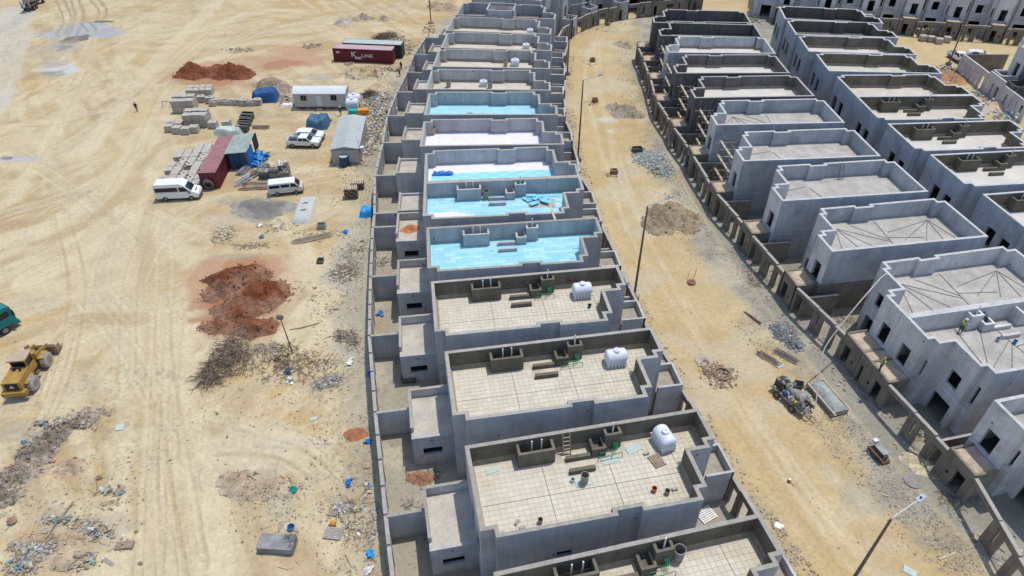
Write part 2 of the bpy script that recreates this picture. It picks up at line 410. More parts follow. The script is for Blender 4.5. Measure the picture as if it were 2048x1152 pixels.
    for q, wd, col, k in ((246.5, .5, PALE, .8), (248.2, .45, PALE, .8), (244.6, .4, TAN, .7), (249.6, .35, TAN, .7), (245.6, .3, PALE, .6), (250.2, .5, (.60, .45, .26), .6)):
        wv = (fbm(Y, Y * 0, 18, int(q), 2) - .5) * 2
        s = rr - q - wv
        m = sm(np.abs(s), wd, wd * .3) * mr * (.3 + .9 * vnoise(Y / 6, s * 0 + q, 3))
        mix(m, col, k); Z -= m * .03
    ell(1255, 345, 50, 18, LG, .5, .9); ell(1230, 60, 40, 12, LG, .6, .8); ell(1215, 240, 25, 8, (.68, .66, .62), .9, .6); ell(1220, 262, 14, 5, (.68, .66, .62), .8)
    ell(1750, 1000, 90, 40, (.37, .345, .315), .55, .9); ell(1870, 1085, 50, 25, (.26, .255, .25), .8, .7, .3); ell(1800, 1060, 60, 25, (.56, .40, .27), .6, .9)
    # far side streets
    mf = sm(Y, 128, 134) * sm(X, 68, 73); mix(mf, (.61, .48, .29), .8)
    ell(1880, 155, 38, 18, (.42, .25, .13), .85, .6); ell(1900, 185, 40, 22, (.62, .53, .42), .7, .8); ell(1960, 215, 50, 22, LG, .7, .8)
    mix(mr * sm(n2, .46, .66), (.53, .385, .20), .35); mix(mr * sm(fbm(X, Y, 5, 99, 3), .50, .66), (.60, .53, .42), .6)
    # tread combs on the near road
    for xx in ((330, 1152, 300, 800), (380, 1152, 345, 830), (415, 1152, 372, 860)):
        P = spline([G(xx[0], xx[1] + 60), G((xx[0] + xx[2]) / 2, 960), G(xx[2], xx[3])]); i, d, s, par = dist(P, .6)
        m = sm(d, .26, .14) * (.5 + .5 * np.sign(np.sin(par * 2 * math.pi / .42)))
        Z[i] -= m * .06; c[i] *= (1 - .10 * m)[:, None]
    # debris grit colour along the rear wall and between the cabins
    grit = sm(n5, .62, .75) * sm(fbm(X, Y, 14, 55), .45, .6) * (X < 0)
    mix(grit, (.30, .27, .235), .5)
    c[:] *= (0.95 + .10 * n5)[:, None]
    c[:] *= np.array((.80, .79, .70))
    # lumpy disturbed ground on the lower left
    d = sm(Y, 52, 40) * sm(X, -18, -21.5) + sm(Y, 62, 45) * sm(X, -20, -17) * sm(X, -9.5, -11) * .6
    Z += np.clip(d, 0, 1) * ((fbm(X, Y, 3.2, 61, 4) - .45) * .9 + (n5 - .5) * .1)
    Z += (fbm(X, Y, 1.6, 83, 3) - .5) * .05
    flat = np.maximum(m1, m2); Z *= 1 - flat
    Z -= Z.mean() * 0
    # far skirts so that the sheet reaches the horizon
    Xg = X.reshape(sh); Yg = Y.reshape(sh); Zg = Z.reshape(sh); cg = c.reshape(*sh, 3)
    Xg = np.hstack([Xg[:, :1] - 3000, Xg, Xg[:, -1:] + 3000]); Yg = np.hstack([Yg[:, :1], Yg, Yg[:, -1:]]); Zg = np.pad(Zg, ((0, 0), (1, 1))); cg = np.concatenate([cg[:, :1], cg, cg[:, -1:]], 1)
    Xg = np.vstack([Xg[:1], Xg, Xg[-1:]]); Yg = np.vstack([Yg[:1] - 1500, Yg, Yg[-1:] + 3000]); Zg = np.pad(Zg, ((1, 1), (0, 0))); cg = np.concatenate([cg[:1], cg, cg[-1:]], 0)
    h, w = Xg.shape
    me = bpy.data.meshes.new('ground')
    idx = np.arange(h * w).reshape(h, w)
    q = np.stack([idx[:-1, :-1], idx[:-1, 1:], idx[1:, 1:], idx[1:, :-1]], -1).reshape(-1, 4)
    me.vertices.add(h * w); me.vertices.foreach_set('co', np.stack([Xg, Yg, Zg], -1).astype(np.float32).ravel())
    me.loops.add(q.size); me.loops.foreach_set('vertex_index', q.astype(np.int32).ravel())
    me.polygons.add(len(q)); me.polygons.foreach_set('loop_start', np.arange(0, q.size, 4, dtype=np.int32)); me.polygons.foreach_set('loop_total', np.full(len(q), 4, np.int32))
    me.update(calc_edges=True)
    me.polygons.foreach_set('use_smooth', np.ones(len(q), bool))
    ca = me.color_attributes.new('Col', 'FLOAT_COLOR', 'POINT')
    ca.data.foreach_set('color', np.concatenate([cg, np.ones((h, w, 1))], -1).astype(np.float32).ravel())
    me.materials.append(SAND)
    o = link('ground', me); o['kind'] = 'structure'
    Zi = Z.reshape(sh)
    def gz(x, y):
        j = int(np.clip(np.searchsorted(ys, y), 0, len(ys) - 1)); i = int(round((x / (18 + .84 * ys[j]) + 1) / 2 * (nx - 1)))
        return float(Zi[j, min(max(i, 0), nx - 1)])
    return gz
gz = build_ground()
# ------------------------------------------------------------------ villas
PO = [(0, 0), (0, -7.5), (1, -7.5), (1, -8.2), (9.9, -8.2), (9.9, -7.8), (11.8, -7.8), (11.8, -8.2), (16.4, -8.2), (16.4, -7.2), (17.1, -7.2), (17.1, -3.9), (18.8, -3.9), (18.8, -3.2), (19.5, -3.2), (19.5, 0)]
WT, ZT, ZR = .30, 8.5, 6.5
def offset(P, t):
    n = len(P); out = []
    for i in range(n):
        a, b, c = P[i - 1], P[i], P[(i + 1) % n]
        d1 = (b[0] - a[0], b[1] - a[1]); d2 = (c[0] - b[0], c[1] - b[1])
        l1 = math.hypot(*d1); l2 = math.hypot(*d2)
        n1 = (-d1[1] / l1, d1[0] / l1); n2 = (-d2[1] / l2, d2[0] / l2)
        k = 1 + n1[0] * n2[0] + n1[1] * n2[1]
        out.append((b[0] + (n1[0] + n2[0]) * t / k, b[1] + (n1[1] + n2[1]) * t / k))
    return out
PI_ = offset(PO, WT)
OPS = {0: [(2.8, 4.2, 3.5, 5.8), (5.2, 6.6, 3.5, 5.8)], 3: [(4.5, 5.7, 4.15, 5.0), (1.6, 2.4, 1.0, 2.2)], 5: [(.7, 1.2, 1.2, 2.2)],
       7: [(1.6, 2.4, 1.2, 2.2)], 9: [], 10: [(.5, 2.7, 0, 2.6), (.9, 2.2, 4.3, 6.0)], 14: [(.5, 1.6, 0, 2.4), (1.0, 2.3, 3.7, 6.0)], 8: [(.35, .7, 3.95, 6.2)], 12: [(.2, .5, 4.0, 6.0)]}
TIERS = [(0, 3.32), (3.355, 3.86), (3.895, ZT)]
def inpoly(x, y, P):
    r = False; n = len(P)
    for i in range(n):
        x1, y1 = P[i]; x2, y2 = P[(i + 1) % n]
        if (y1 > y) != (y2 > y) and x < (x2 - x1) * (y - y1) / (y2 - y1) + x1: r = not r
    return r
def wall_cells(mb, p0, p1, q0, q1, z0, z1, ops, ends=False, t=WT):
    L = math.hypot(p1[0] - p0[0], p1[1] - p0[1]); d = ((p1[0] - p0[0]) / L, (p1[1] - p0[1]) / L); nn = (-d[1], d[0])
    ops = [(max(a, 0), min(b, L), max(lo, z0), min(hi, z1)) for a, b, lo, hi in ops if hi > z0 and lo < z1]
    us = sorted({0, L} | {o[0] for o in ops} | {o[1] for o in ops}); vs = sorted({z0, z1} | {o[2] for o in ops} | {o[3] for o in ops})
    nu, nv = len(us) - 1, len(vs) - 1
    solid = [[not any(o[0] <= (us[i] + us[i + 1]) / 2 <= o[1] and o[2] <= (vs[j] + vs[j + 1]) / 2 <= o[3] for o in ops) for j in range(nv)] for i in range(nu)]
    def po(i): return (p0[0] + d[0] * us[i], p0[1] + d[1] * us[i])
    def pi(i):
        if i == 0: return q0
        if i == nu: return q1
        a = po(i); return (a[0] + nn[0] * t, a[1] + nn[1] * t)
    def quad(*P): mb.add(list(P), [(0, 1, 2, 3)])
    S = lambda i, j: 0 <= i < nu and 0 <= j < nv and solid[i][j]
    for i in range(nu):
        a, b, e, f = po(i), po(i + 1), pi(i), pi(i + 1)
        for j in range(nv):
            if not solid[i][j]: continue
            lo, hi = vs[j], vs[j + 1]
            quad((*a, lo), (*b, lo), (*b, hi), (*a, hi)); quad((*f, lo), (*e, lo), (*e, hi), (*f, hi))
            if not S(i, j + 1): quad((*a, hi), (*b, hi), (*f, hi), (*e, hi))
            if not S(i, j - 1): quad((*e, lo), (*f, lo), (*b, lo), (*a, lo))
            if (i > 0 or ends) and not S(i - 1, j): quad((*e, lo), (*a, lo), (*a, hi), (*e, hi))
            if (i < nu - 1 or ends) and not S(i + 1, j): quad((*b, lo), (*f, lo), (*f, hi), (*b, hi))
def free_wall(p0, p1, h, t, ops=(), z0=0.):
    mb = MB(); L = math.hypot(p1[0] - p0[0], p1[1] - p0[1]); nn = (-(p1[1] - p0[1]) / L * t, (p1[0] - p0[0]) / L * t)
    wall_cells(mb, p0, p1, (p0[0] + nn[0], p0[1] + nn[1]), (p1[0] + nn[0], p1[1] + nn[1]), z0, h, list(ops), True, t)
    return mb
CACHE = {}
def cm(key, fn):
    if key not in CACHE: CACHE[key] = fn()
    return CACHE[key]
ORD = ['first', 'second', 'third', 'fourth', 'fifth', 'sixth', 'seventh', 'eighth', 'ninth', 'tenth', 'eleventh', 'twelfth', 'thirteenth', 'fourteenth', 'fifteenth']
SURF = {'tiles': TBASE, 'boards': None, 'boards2': None, 'sheet': WSHEET, 'screed': SCREED, 'cream': CREAM, 'white': WHITER, 'dark': DARKC, 'cyan': None}
CYAN_FLAT = M('cyan_membrane', (.33, .61, .70), .5, .12, .6, stain=((.52, .62, .66), .5, .5))
SURF['cyan'] = SURF['boards'] = SURF['boards2'] = CYAN_FLAT

def house(label, group, O, ang, sx, sy, roof, wm, cope, s=1., blocks=True, low=None, annex=False, porch='parapet', soiled=False, bm=None, front=True, lining=None, ridges='fan'):
    H = thing('villa', label, 'house', (O[0], O[1], 0), ang, group)
    K = (sx, sy, round(s, 2))
    kw = dict(mx=sx, my=sy, sx=s)
    n = len(PO)
    def add(name, key, mat, fn, parent=H, **k2):
        me = cm((name, key, mat.name) + K, lambda: fn().mesh(name, mat, **kw, **k2))
        return link(name, me, parent)
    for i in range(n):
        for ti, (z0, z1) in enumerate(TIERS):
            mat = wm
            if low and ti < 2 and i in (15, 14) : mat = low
            if sx < 0 and wm is PLAR and 8 <= i <= 14: mat = PLAS if not (low and ti < 2 and i == 14) else low  # road facades take the paler plaster: sand bounce light put into the colour
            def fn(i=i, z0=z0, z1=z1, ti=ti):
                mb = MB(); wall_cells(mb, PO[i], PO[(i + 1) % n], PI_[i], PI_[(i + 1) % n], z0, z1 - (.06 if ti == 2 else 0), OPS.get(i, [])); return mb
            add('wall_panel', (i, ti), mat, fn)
    # coping: thin cap on the parapet
    def fcope():
        a = offset(PO, -.012); b = offset(PO, WT + .012); mb = MB()
        for i in range(n):
            j = (i + 1) % n
            mb.add([(*a[i], ZT), (*a[j], ZT), (*b[j], ZT), (*b[i], ZT), (*a[i], ZT - .06), (*a[j], ZT - .06), (*b[j], ZT - .06), (*b[i], ZT - .06)], [(0, 1, 2, 3), (4, 5, 1, 0), (6, 7, 3, 2), (7, 6, 5, 4)])
        return mb
    add('coping', 0, cope, fcope)
    add('roof_slab', 0, SURF[roof], lambda: MB().prism(offset(PO, WT - .02), ZR - .3, ZR))
    add('floor_slab', 0, DARKC, lambda: MB().prism(offset(PO, WT + .01), 3.1, 3.3))
    # mortar skirting round the parapet foot
    if roof in ('tiles', 'cream', 'white'):
        def fsk():
            a = offset(PO, WT + .008); b = offset(PO, WT + .22); mb = MB()
            for i in range(n):
                j = (i + 1) % n
                mb.add([(*a[i], ZR + .34), (*a[j], ZR + .34), (*b[j], ZR + .02), (*b[i], ZR + .02)], [(0, 1, 2, 3)])
            return mb
        add('skirting', 0, FILL, fsk)
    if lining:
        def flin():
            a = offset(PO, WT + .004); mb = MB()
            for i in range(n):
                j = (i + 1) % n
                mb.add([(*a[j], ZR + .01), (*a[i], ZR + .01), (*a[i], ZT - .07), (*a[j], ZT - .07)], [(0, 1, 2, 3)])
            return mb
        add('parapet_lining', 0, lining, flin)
    inner = offset(PO, WT + .22)
    rs = random.Random(hash((round(O[0]), round(O[1]))) & 0xffff)
    taken = []
    if blocks:
        bm = bm or wm
        taken = [(3.9, 7.2, -1.6, 0), (9.9, 12.8, -1.75, 0), (7.7, 10.1, -1.75, -1.35), (7.7, 10.1, -2.95, -2.5)]
        def trough(x0, x1, y0, y1, z1, t=.22, back=False):
            def f():
                mb = MB()
                mb.box(x0, y0, ZR, x1, y0 + t, z1); mb.box(x0, y0 + t, ZR, x0 + t, y1, z1); mb.box(x1 - t, y0 + t, ZR, x1, y1, z1)
                mb.box(x0 + t, y0 + t, ZR, x1 - t, y1, ZR + .25); return mb
            return f
        yN = -WT - .005
        add('shaft_box', 'a', bm, trough(4.0, 7.0, -1.45, yN, 8.1)); add('shaft_box', 'b', bm, trough(11.2, 12.6, -1.05, yN, 8.25)); add('shaft_box', 'c', bm, trough(10.0, 11.19, -1.62, yN, 7.45))
        add('roof_kerb', 'a', bm, lambda: MB().box(7.85, -1.68, ZR, 9.9, -1.36, ZR + .42)); add('roof_kerb', 'b', bm, lambda: MB().box(7.85, -2.9, ZR, 9.95, -2.58, ZR + .42))
        for x, y, h in ((5.2, -.8, 8.75), (6.0, -.8, 8.8), (11.9, -.7, 9.3)):
            add('vent_pipe', (x, y), PVC, lambda x=x, y=y, h=h: MB().tube([(x, y, ZR), (x, y, h)], .06, 8))
    if roof == 'tiles':
        tw = .44; g = .010
        tiles = []
        for iy in range(int(8 / tw)):
            for ix in range(int(19 / tw)):
                x0 = .55 + ix * tw; y0 = -7.9 + iy * tw
                if y0 + tw > -.5: continue
                # open joints every twelve tiles
                x0 += .03 * (ix // 12); y0 += .03 * (iy // 8)
                cc = [(x0, y0), (x0 + tw, y0), (x0, y0 + tw), (x0 + tw, y0 + tw)]
                if not all(inpoly(x, y, inner) for x, y in cc): continue
                if any(x0 + tw > a and x0 < b and y0 + tw > c_ and y0 < d for a, b, c_, d in taken): continue
                tiles.append((x0, y0))
        tiles.sort(key=lambda t: t[1] * (1 if sy > 0 else -1))
        near = tiles[:300] if soiled else []
        shades = [(.565, .525, .425), (.59, .55, .45), (.545, .50, .395), (.575, .535, .44), (.555, .51, .405)]
        for x0, y0 in near:
            k = rs.randrange(5)
            me = cm(('tile', k) + K, lambda: MB().box(g, g, 0, tw - g, tw - g, .03, shades[k]).mesh('roof_tile', TILE, attr=True, **kw))
            link('roof_tile', me, H, (x0 * sx * s, y0 * sy, ZR))
        rest = MB()
        for x0, y0 in tiles[len(near):]: rest.box(x0 + g, y0 + g, ZR, x0 + tw - g, y0 + tw - g, ZR + .03, shades[rs.randrange(5)])
        o = link('roof_tiles', rest.mesh('roof_tiles', TILE, attr=True, **kw), H); o['kind'] = 'stuff'
        jm = MB()
        for x in (.55 + 12 * tw + .004, .55 + 24 * tw + .034, .55 + 36 * tw + .064): jm.box(x, -7.7, ZR + .001, x + .022, -.55, ZR + .032)
        yj = -7.9 + 8 * tw + .004
        jm.box(.6, yj, ZR + .0012, 16.7, yj + .022, ZR + .0325)
        part('movement_joint', jm, RIDGE, H, **kw)
    if roof in ('boards', 'boards2'):
        bw, bh = 1.25, .6
        shades = [(.32, .62, .73), (.38, .66, .76), (.28, .58, .70)]
        for iy in range(13):
            for ix in range(-1, 16):
                x0 = .55 + ix * bw + (bw / 2 if iy % 2 else 0); y0 = -7.95 + iy * bh
                x1 = min(x0 + bw, 18.95); x0 = max(x0, .55)
                if x1 - x0 < .25: continue
                if not all(inpoly(x, y, inner) for x, y in ((x0 + .02, y0 + .02), (x1 - .02, y0 + .02), (x0 + .02, y0 + bh - .02), (x1 - .02, y0 + bh - .02))):
                    x1 = min(x1, 16.6)
                    if x1 - x0 < .25 or not all(inpoly(x, y, inner) for x, y in ((x0 + .02, y0 + .02), (x1 - .02, y0 + .02), (x0 + .02, y0 + bh - .02), (x1 - .02, y0 + bh - .02))): continue
                if any(x1 > a and x0 < b and y0 + bh > c_ and y0 < d for a, b, c_, d in taken): continue
                if roof == 'boards2' and 12.6 < x0 < 16.0 and -3.9 < y0 < -1.6: continue
                k = rs.randrange(3); w = round(x1 - x0, 2)
                me = cm(('board', k, w) + K, lambda: MB().box(.006, .006, 0, w - .006, bh - .006, .05, shades[k]).mesh('insulation_board', BLUEB, attr=True, **kw))
                o = link('insulation_board', me, H, (x0 * sx * s, y0 * sy, ZR + rs.uniform(0, .012))); o.rotation_euler = (0, 0, rs.uniform(-.004, .004))
    if roof == 'screed':
        Lr = []
        fans = [((2.2, -6.6), [(.8, -1.2), (3.2, -.8), (5.2, -2.6), (7.6, -3.2), (8.6, -5.0)]), ((14.6, -6.6), [(16.5, -1.5), (13.6, -.6), (11.2, -1.4), (9.4, -3.2), (16.4, -4.2)])]
        for a, es in fans:
            for e in es: Lr.append((a, e))
        Lr += [((9.0, -7.3), (9.6, -.6)), ((5, -3.4), (9.2, -4.0)), ((9.4, -3.6), (12.4, -6.9))]
        if ridges == 'few': Lr = [((11.5, -1.0), (12.6, -5.6)), ((12.8, -5.9), (16.2, -5.2))]
        if ridges == 'half': Lr = Lr[5:]
        for k, (a, e) in enumerate(Lr):
            L = math.hypot(e[0] - a[0], e[1] - a[1]); an = math.atan2(e[1] - a[1], e[0] - a[0])
            add('screed_ridge', (k, ridges), RIDGE, lambda a=a, e=e, L=L, an=an: MB().obox(((a[0] + e[0]) / 2, (a[1] + e[1]) / 2, ZR + .02), (L, .075, .06), (0, 0, an)))
    if annex:
        am = wm
        def aw(p0, p1, h, ops=()): return lambda: free_wall(p0, p1, h, .25, ops)
        add('annex_wall', 'n', am, aw((-.003, -.2), (-3.7, -.2), 4.35)); add('annex_wall', 'w', am, aw((-3.7, -.455), (-3.7, -4.8), 4.33))
        add('annex_wall', 'w2', am, aw((-3.69, -4.8), (-3.69, -5.3), 3.75)); add('annex_wall', 's', am, aw((-3.7, -5.55), (-.003, -5.55), 3.12, [(.9, 2.6, 1.3, 2.2)]))
        add('annex_wall', 's2', am, aw((-3.7, -5.552), (-.003, -5.552), 3.78, [(1.55, 1.8, 3.16, 3.3)])) if False else None
        add('annex_wall', 's3', am, lambda: free_wall((-3.7, -5.55), (-.003, -5.55), 3.72, .25, [(1.6, 1.85, 3.15, 3.32)], 3.15))
        add('annex_roof', 0, ANNROOF, lambda: MB().box(-3.45, -5.3, 3.2, -.004, -.46, 3.42))
        add('coping', 'a', cope, lambda: MB().box(-3.71, -.459, 4.351, -.004, -.19, 4.39).box(-3.71, -4.82, 4.331, -3.44, -.46, 4.37))
        add('yard_wall', 0, am, aw((-3.71, -1.45), (-6.75, -1.45), 3.25)); add('coping', 'y', cope, lambda: MB().box(-6.74, -1.72, 3.251, -3.72, -1.44, 3.29))
    if porch and front:
        pm = BROWN if porch == 'sand' else wm
        def pw(p0, p1, h, ops=()): return lambda: free_wall(p0, p1, h, .22, ops)
        zp = 3.55 if porch == 'sand' else 4.0
        add('porch_wall', 'n', pm, pw((22.0, -.55), (19.503, -.55), zp)); add('porch_wall', 's', pm, pw((19.503, -3.6), (22.0, -3.6), zp))
        add('porch_wall', 'e', pm, pw((22.0, -3.6), (22.0, -.55), zp + .002, [(.5, 1.5, 0, 2.4), (2.0, 2.3, 1.1, 1.5)]))
        zf = 3.42 if porch == 'sand' else 3.15
        add('porch_roof', porch, PORCHSAND if porch == 'sand' else PORCHF, lambda: MB().box(19.504, -3.375, zf - .2, 21.775, -.775, zf))
        if porch == 'sand':
            def heap():
                mb = MB(); nx, ny = 12, 13; vs = []
                for iy in range(ny):
                    for ix in range(nx):
                        x = 19.55 + ix * 2.2 / (nx - 1); y = -3.35 + iy * 2.55 / (ny - 1)
                        vs.append((x, y, 3.43 + .22 * float(fbm(x * 1.0, y + 40., .8, 5)) * (ix not in (0, nx - 1) and iy not in (0, ny - 1))))
                return mb.add(vs, [(iy * nx + ix, iy * nx + ix + 1, (iy + 1) * nx + ix + 1, (iy + 1) * nx + ix) for iy in range(ny - 1) for ix in range(nx - 1)])
            add('sand_heap', 0, PORCHSAND, heap)
    return H
PORCHSAND = M('porch_sand', (.46, .37, .27), .97, .2, 1.2, .2, 8, bump=.5)

def rot_add(O, ang, x, y):
    a, b = rot2(ang, x, y); return (O[0] + a, O[1] + b)

# left row: seven with a straight north wall, then mirrored ones
ROW1 = []
def r1ang(O): return math.radians(.8 * math.degrees(math.atan2(CEN[1] - O[1], CEN[0] - O[0])) - 1.2)
GR1 = 'villas of the row left of the sand road'
RD = {'tiles': 'cream tiled roof', 'boards': 'cyan insulation board roof', 'boards2': 'half finished cyan board roof', 'cyan': 'cyan membrane roof', 'sheet': 'white fleece roof', 'cream': 'plain cream roof', 'dark': 'dark roof', 'white': 'white coated roof', 'screed': 'grey screed roof'}
nwA = [(929.6, 891.7), (889, 703), (862, 563), (853, 455), (848, 365)]
OA = [G(*p, ZT) for p in nwA]
a1 = r1ang(OA[0]); d0 = (OA[0][0] - OA[1][0], OA[0][1] - OA[1][1])
OA = [(OA[0][0] + d0[0] * 1.03, OA[0][1] + d0[1] * .99)] + OA
specA = ['tiles', 'tiles', 'tiles', 'tiles', 'boards', 'boards2']
for k, O in enumerate(OA):
    an = r1ang(O)
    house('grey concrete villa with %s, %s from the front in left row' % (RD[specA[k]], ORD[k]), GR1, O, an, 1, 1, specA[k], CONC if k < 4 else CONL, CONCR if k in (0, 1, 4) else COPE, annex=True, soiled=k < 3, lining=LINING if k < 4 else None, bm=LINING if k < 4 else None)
    ROW1.append((O, an, 1))
nwB = [(843, 303), (847, 243), (857, 187), (862, 141), (877, 100), (894, 66), (905, 35), (925, 6)]
specB = ['sheet', 'sheet', 'cyan', 'cream', 'cream', 'cream', 'cream', 'dark']
for k, p in enumerate(nwB):
    P = G(*p, ZT); an = r1ang(P); O = rot_add(P, an, 0, -7.5)
    if k == 0: O = (OA[5][0], OA[5][1]); an = r1ang(O); O = rot_add(O, an, 0, .02)
    house('grey concrete villa with %s, %s from the front in left row' % (RD[specB[k]], ORD[6 + k]), GR1, O, an, 1, -1, specB[k], CONL, COPE, annex=True, blocks=False)
    ROW1.append((O, an, -1))

# middle row, west side faces the road
GR2 = 'villas of the row right of the sand road'
ROW2 = []
def fromS(back, frontp):
    b = G(*back, ZT); f = G(*frontp, ZT); L = math.hypot(f[0] - b[0], f[1] - b[1]); an = math.atan2(b[1] - f[1], b[0] - f[0])
    return b, an, L
spec2 = [((1977, 473), (1668.5, 503), 'screed', PLAR, BROWN), ((1857, 383), (1568, 402), 'screed', PLAR, None), ((1762, 312), (1497, 322), 'screed', PLAR, None),
         ((1690, 245), (1438, 250), 'screed', PLAR, None), ((1630, 192), (1385, 195), 'white', DARKC, None), ((1580, 146), (1362, 144), 'white', DARKC, None), ((1552, 107), (1342, 105), 'white', PLAR, None),
         ((1526, 75), (1330, 71), 'dark', DARKC, None), ((1505, 50), (1322, 46), 'dark', DARKC, None)]
# the joined pair at the near end
pf = G(1812.5, 633, ZT); pan = math.radians(11.2); PO2 = (pf[0] + 18.5 * math.cos(pan), pf[1] + 18.5 * math.sin(pan))
S2 = 18.5 / 19.5
house('lavender plastered villa, south half of joined pair, two buckets on its screed roof', GR2, PO2, pan, -1, 1, 'screed', PLAS, COPEL, s=S2, porch='sand')
house('lavender plastered villa, north half of joined pair with stepped facade above rubble porch', GR2, (PO2[0], PO2[1] + .02), pan, -1, -1, 'screed', PLAS, COPEL, s=S2, blocks=False, porch='sand')
ROW2 += [(PO2, pan, 1), (PO2, pan, -1)]
nf = G(1988, 800, ZT); nan = math.radians(12.8); ON = (nf[0] + 18.5 * math.cos(nan), nf[1] + 18.5 * math.sin(nan))
house('lavender plastered villa cut by the right edge, nearest in the middle row', GR2, ON, nan, -1, 1, 'screed', PLAS, COPEL, s=S2, porch='sand')
ROW2.append((ON, nan, 1))
nm = ['blue grey plastered villa with dark unplastered base', 'blue grey plastered villa with ladder on its parapet', 'blue grey plastered villa', 'blue grey plastered villa with fan ridged roof', 'dark bare concrete villa', 'dark bare concrete villa with raw parapet', 'pale plastered villa between dark bare ones', 'dark bare concrete villa near the bend', 'dark bare concrete villa at the bend end']
for k, (b, f, roof, wm, low) in enumerate(spec2):
    O, an, L = fromS(b, f)
    an = math.radians(.8 * math.degrees(math.atan2(CEN[1] - O[1], CEN[0] - O[0])) + .3) if k > 3 else an
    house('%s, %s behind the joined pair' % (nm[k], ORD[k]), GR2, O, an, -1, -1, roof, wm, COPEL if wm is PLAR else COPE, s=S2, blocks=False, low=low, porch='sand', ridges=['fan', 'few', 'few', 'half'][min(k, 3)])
    ROW2.append((O, an, -1))

# third row, back to back with the middle row
GR3 = 'villas of the third row on the right'
sp3 = [((1757, 999), None)]
def row3(aS, bS, sy, roof, label, wm=PLAR, blocks=False):
    a = G(*aS, ZT); b = G(*bS, ZT); an = math.atan2(b[1] - a[1], b[0] - a[0])
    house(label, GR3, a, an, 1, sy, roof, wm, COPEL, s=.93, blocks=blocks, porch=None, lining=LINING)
    return a, an
O3, A3 = row3((1712, 192), (1930, 190), -1, 'cream', 'blue grey villa with cream roof, north half of third row pair')
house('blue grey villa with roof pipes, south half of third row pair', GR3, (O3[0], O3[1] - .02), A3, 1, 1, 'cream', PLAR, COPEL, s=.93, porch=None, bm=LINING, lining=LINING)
for k, (a, b) in enumerate([((1658, 142), (1868, 147)), ((1618, 103), (1820, 109)), ((1592, 69), (1780, 75)), ((1570, 38), (1748, 46))]):
    row3(a, b, -1, ['cream', 'white', 'dark', 'dark'][k], 'blue grey villa with brown inner parapet, %s beyond the third row pair' % ORD[k])
for k, (a, b) in enumerate([((1775, 247), (2030, 243)), ((1860, 309), (2075, 303)), ((1965, 388), (2190, 374))]):
    a_ = G(*a, ZT); b_ = G(*b, ZT); an = math.radians(.75 * math.degrees(math.atan2(CEN[1] - a_[1], CEN[0] - a_[0])))
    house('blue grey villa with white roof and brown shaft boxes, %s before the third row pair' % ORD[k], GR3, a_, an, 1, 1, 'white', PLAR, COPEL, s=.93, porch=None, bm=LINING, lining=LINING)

# far row along the cross street, and the ones round the bend
wdir = math.atan2(145.2 - 161.6, 107.4 - 54.3)
fang = wdir - math.pi / 2
for k, px in enumerate((1568, 1650, 1735, 1821, 1909, 1999, 2092)):
    C = G(px, 10 + (px - 1568) * .0775, 4.0)
    O = rot_add(C, fang, -20.8, 2.1)
    house('lavender villa facing the cross street at top right, %s from its left end' % ORD[k], 'villas along the far cross street', O, fang, 1, 1, 'screed', PLAS, COPEL, blocks=False, porch='sand')
for k, (p, a) in enumerate((((1140, 35), -24), ((1180, 14), -46), ((1242, 2), -64), ((1312, -6), -72), ((1392, -12), -80))):
    C = G(*p, 3.9); an = math.radians(a); O = rot_add(C, an, -20.8, 2.1)
    house('grey villa behind the curved wall at the bend, %s from the left' % ORD[k], 'villas round the bend', O, an, 1, 1, 'cream', CONL if k < 3 else DARKC, COPEL, blocks=False)
# fourth row at the right edge
house('pale villa facing west beyond the third row at right edge', 'villas of the fourth row', (109.2, 116.2), math.radians(-3), -1, -1, 'screed', PLAS, COPEL, blocks=False, porch='parapet')
house('dark bare villa at the right edge beyond the third row', 'villas of the fourth row', (109.2, 115.6), math.radians(-3), -1, 1, 'dark', DARKC, COPE, blocks=False, porch='parapet')
# ------------------------------------------------------------------ yard and street walls
def lp(h, x, y): return rot_add(h[0], h[1], x, y)
def seg_local(a, b): return math.hypot(b[0] - a[0], b[1] - a[1]), math.atan2(b[1] - a[1], b[0] - a[0])
rear = [lp(h, -6.75, -1.45 * h[2]) for h in ROW1]
d_ = (rear[0][0] - rear[1][0], rear[0][1] - rear[1][1]); rear = [(rear[0][0] + d_[0], rear[0][1] + d_[1])] + rear
for k in range(len(rear) - 1):
    L, an = seg_local(rear[k], rear[k + 1])
    if L < 1.2: continue
    T = thing('boundary_wall', 'rear boundary wall of the left row, %s section counted from the front' % ORD[k], 'wall', (*rear[k], 0), an, 'rear boundary wall sections')
    n = max(1, round(L / 2.7)); p = L / n
    for i in range(n):
        op = [(.7, p - 1.2, 1.1, 2.4)] if (k >= 5 and i % 2 == 0) else []
        link('panel', cm(('bw', round(p, 2), len(op), k > 3), lambda: free_wall((.19, 0), (p - .01, 0), 3.05, .2, op).mesh('panel', CONL if k > 3 else CONC)), T, (i * p, 0, 0))
        link('post', cm(('bp', k > 3), lambda: MB().box(0, -.05, 0, .18, .26, 3.0).mesh('post', BROWN)), T, (i * p, 0, 0))
        link('coping', cm(('bc', round(p, 2)), lambda: MB().box(.2, -.06, 3.051, p - .03, .27, 3.16).mesh('coping', COPE)), T, (i * p, 0, 0))

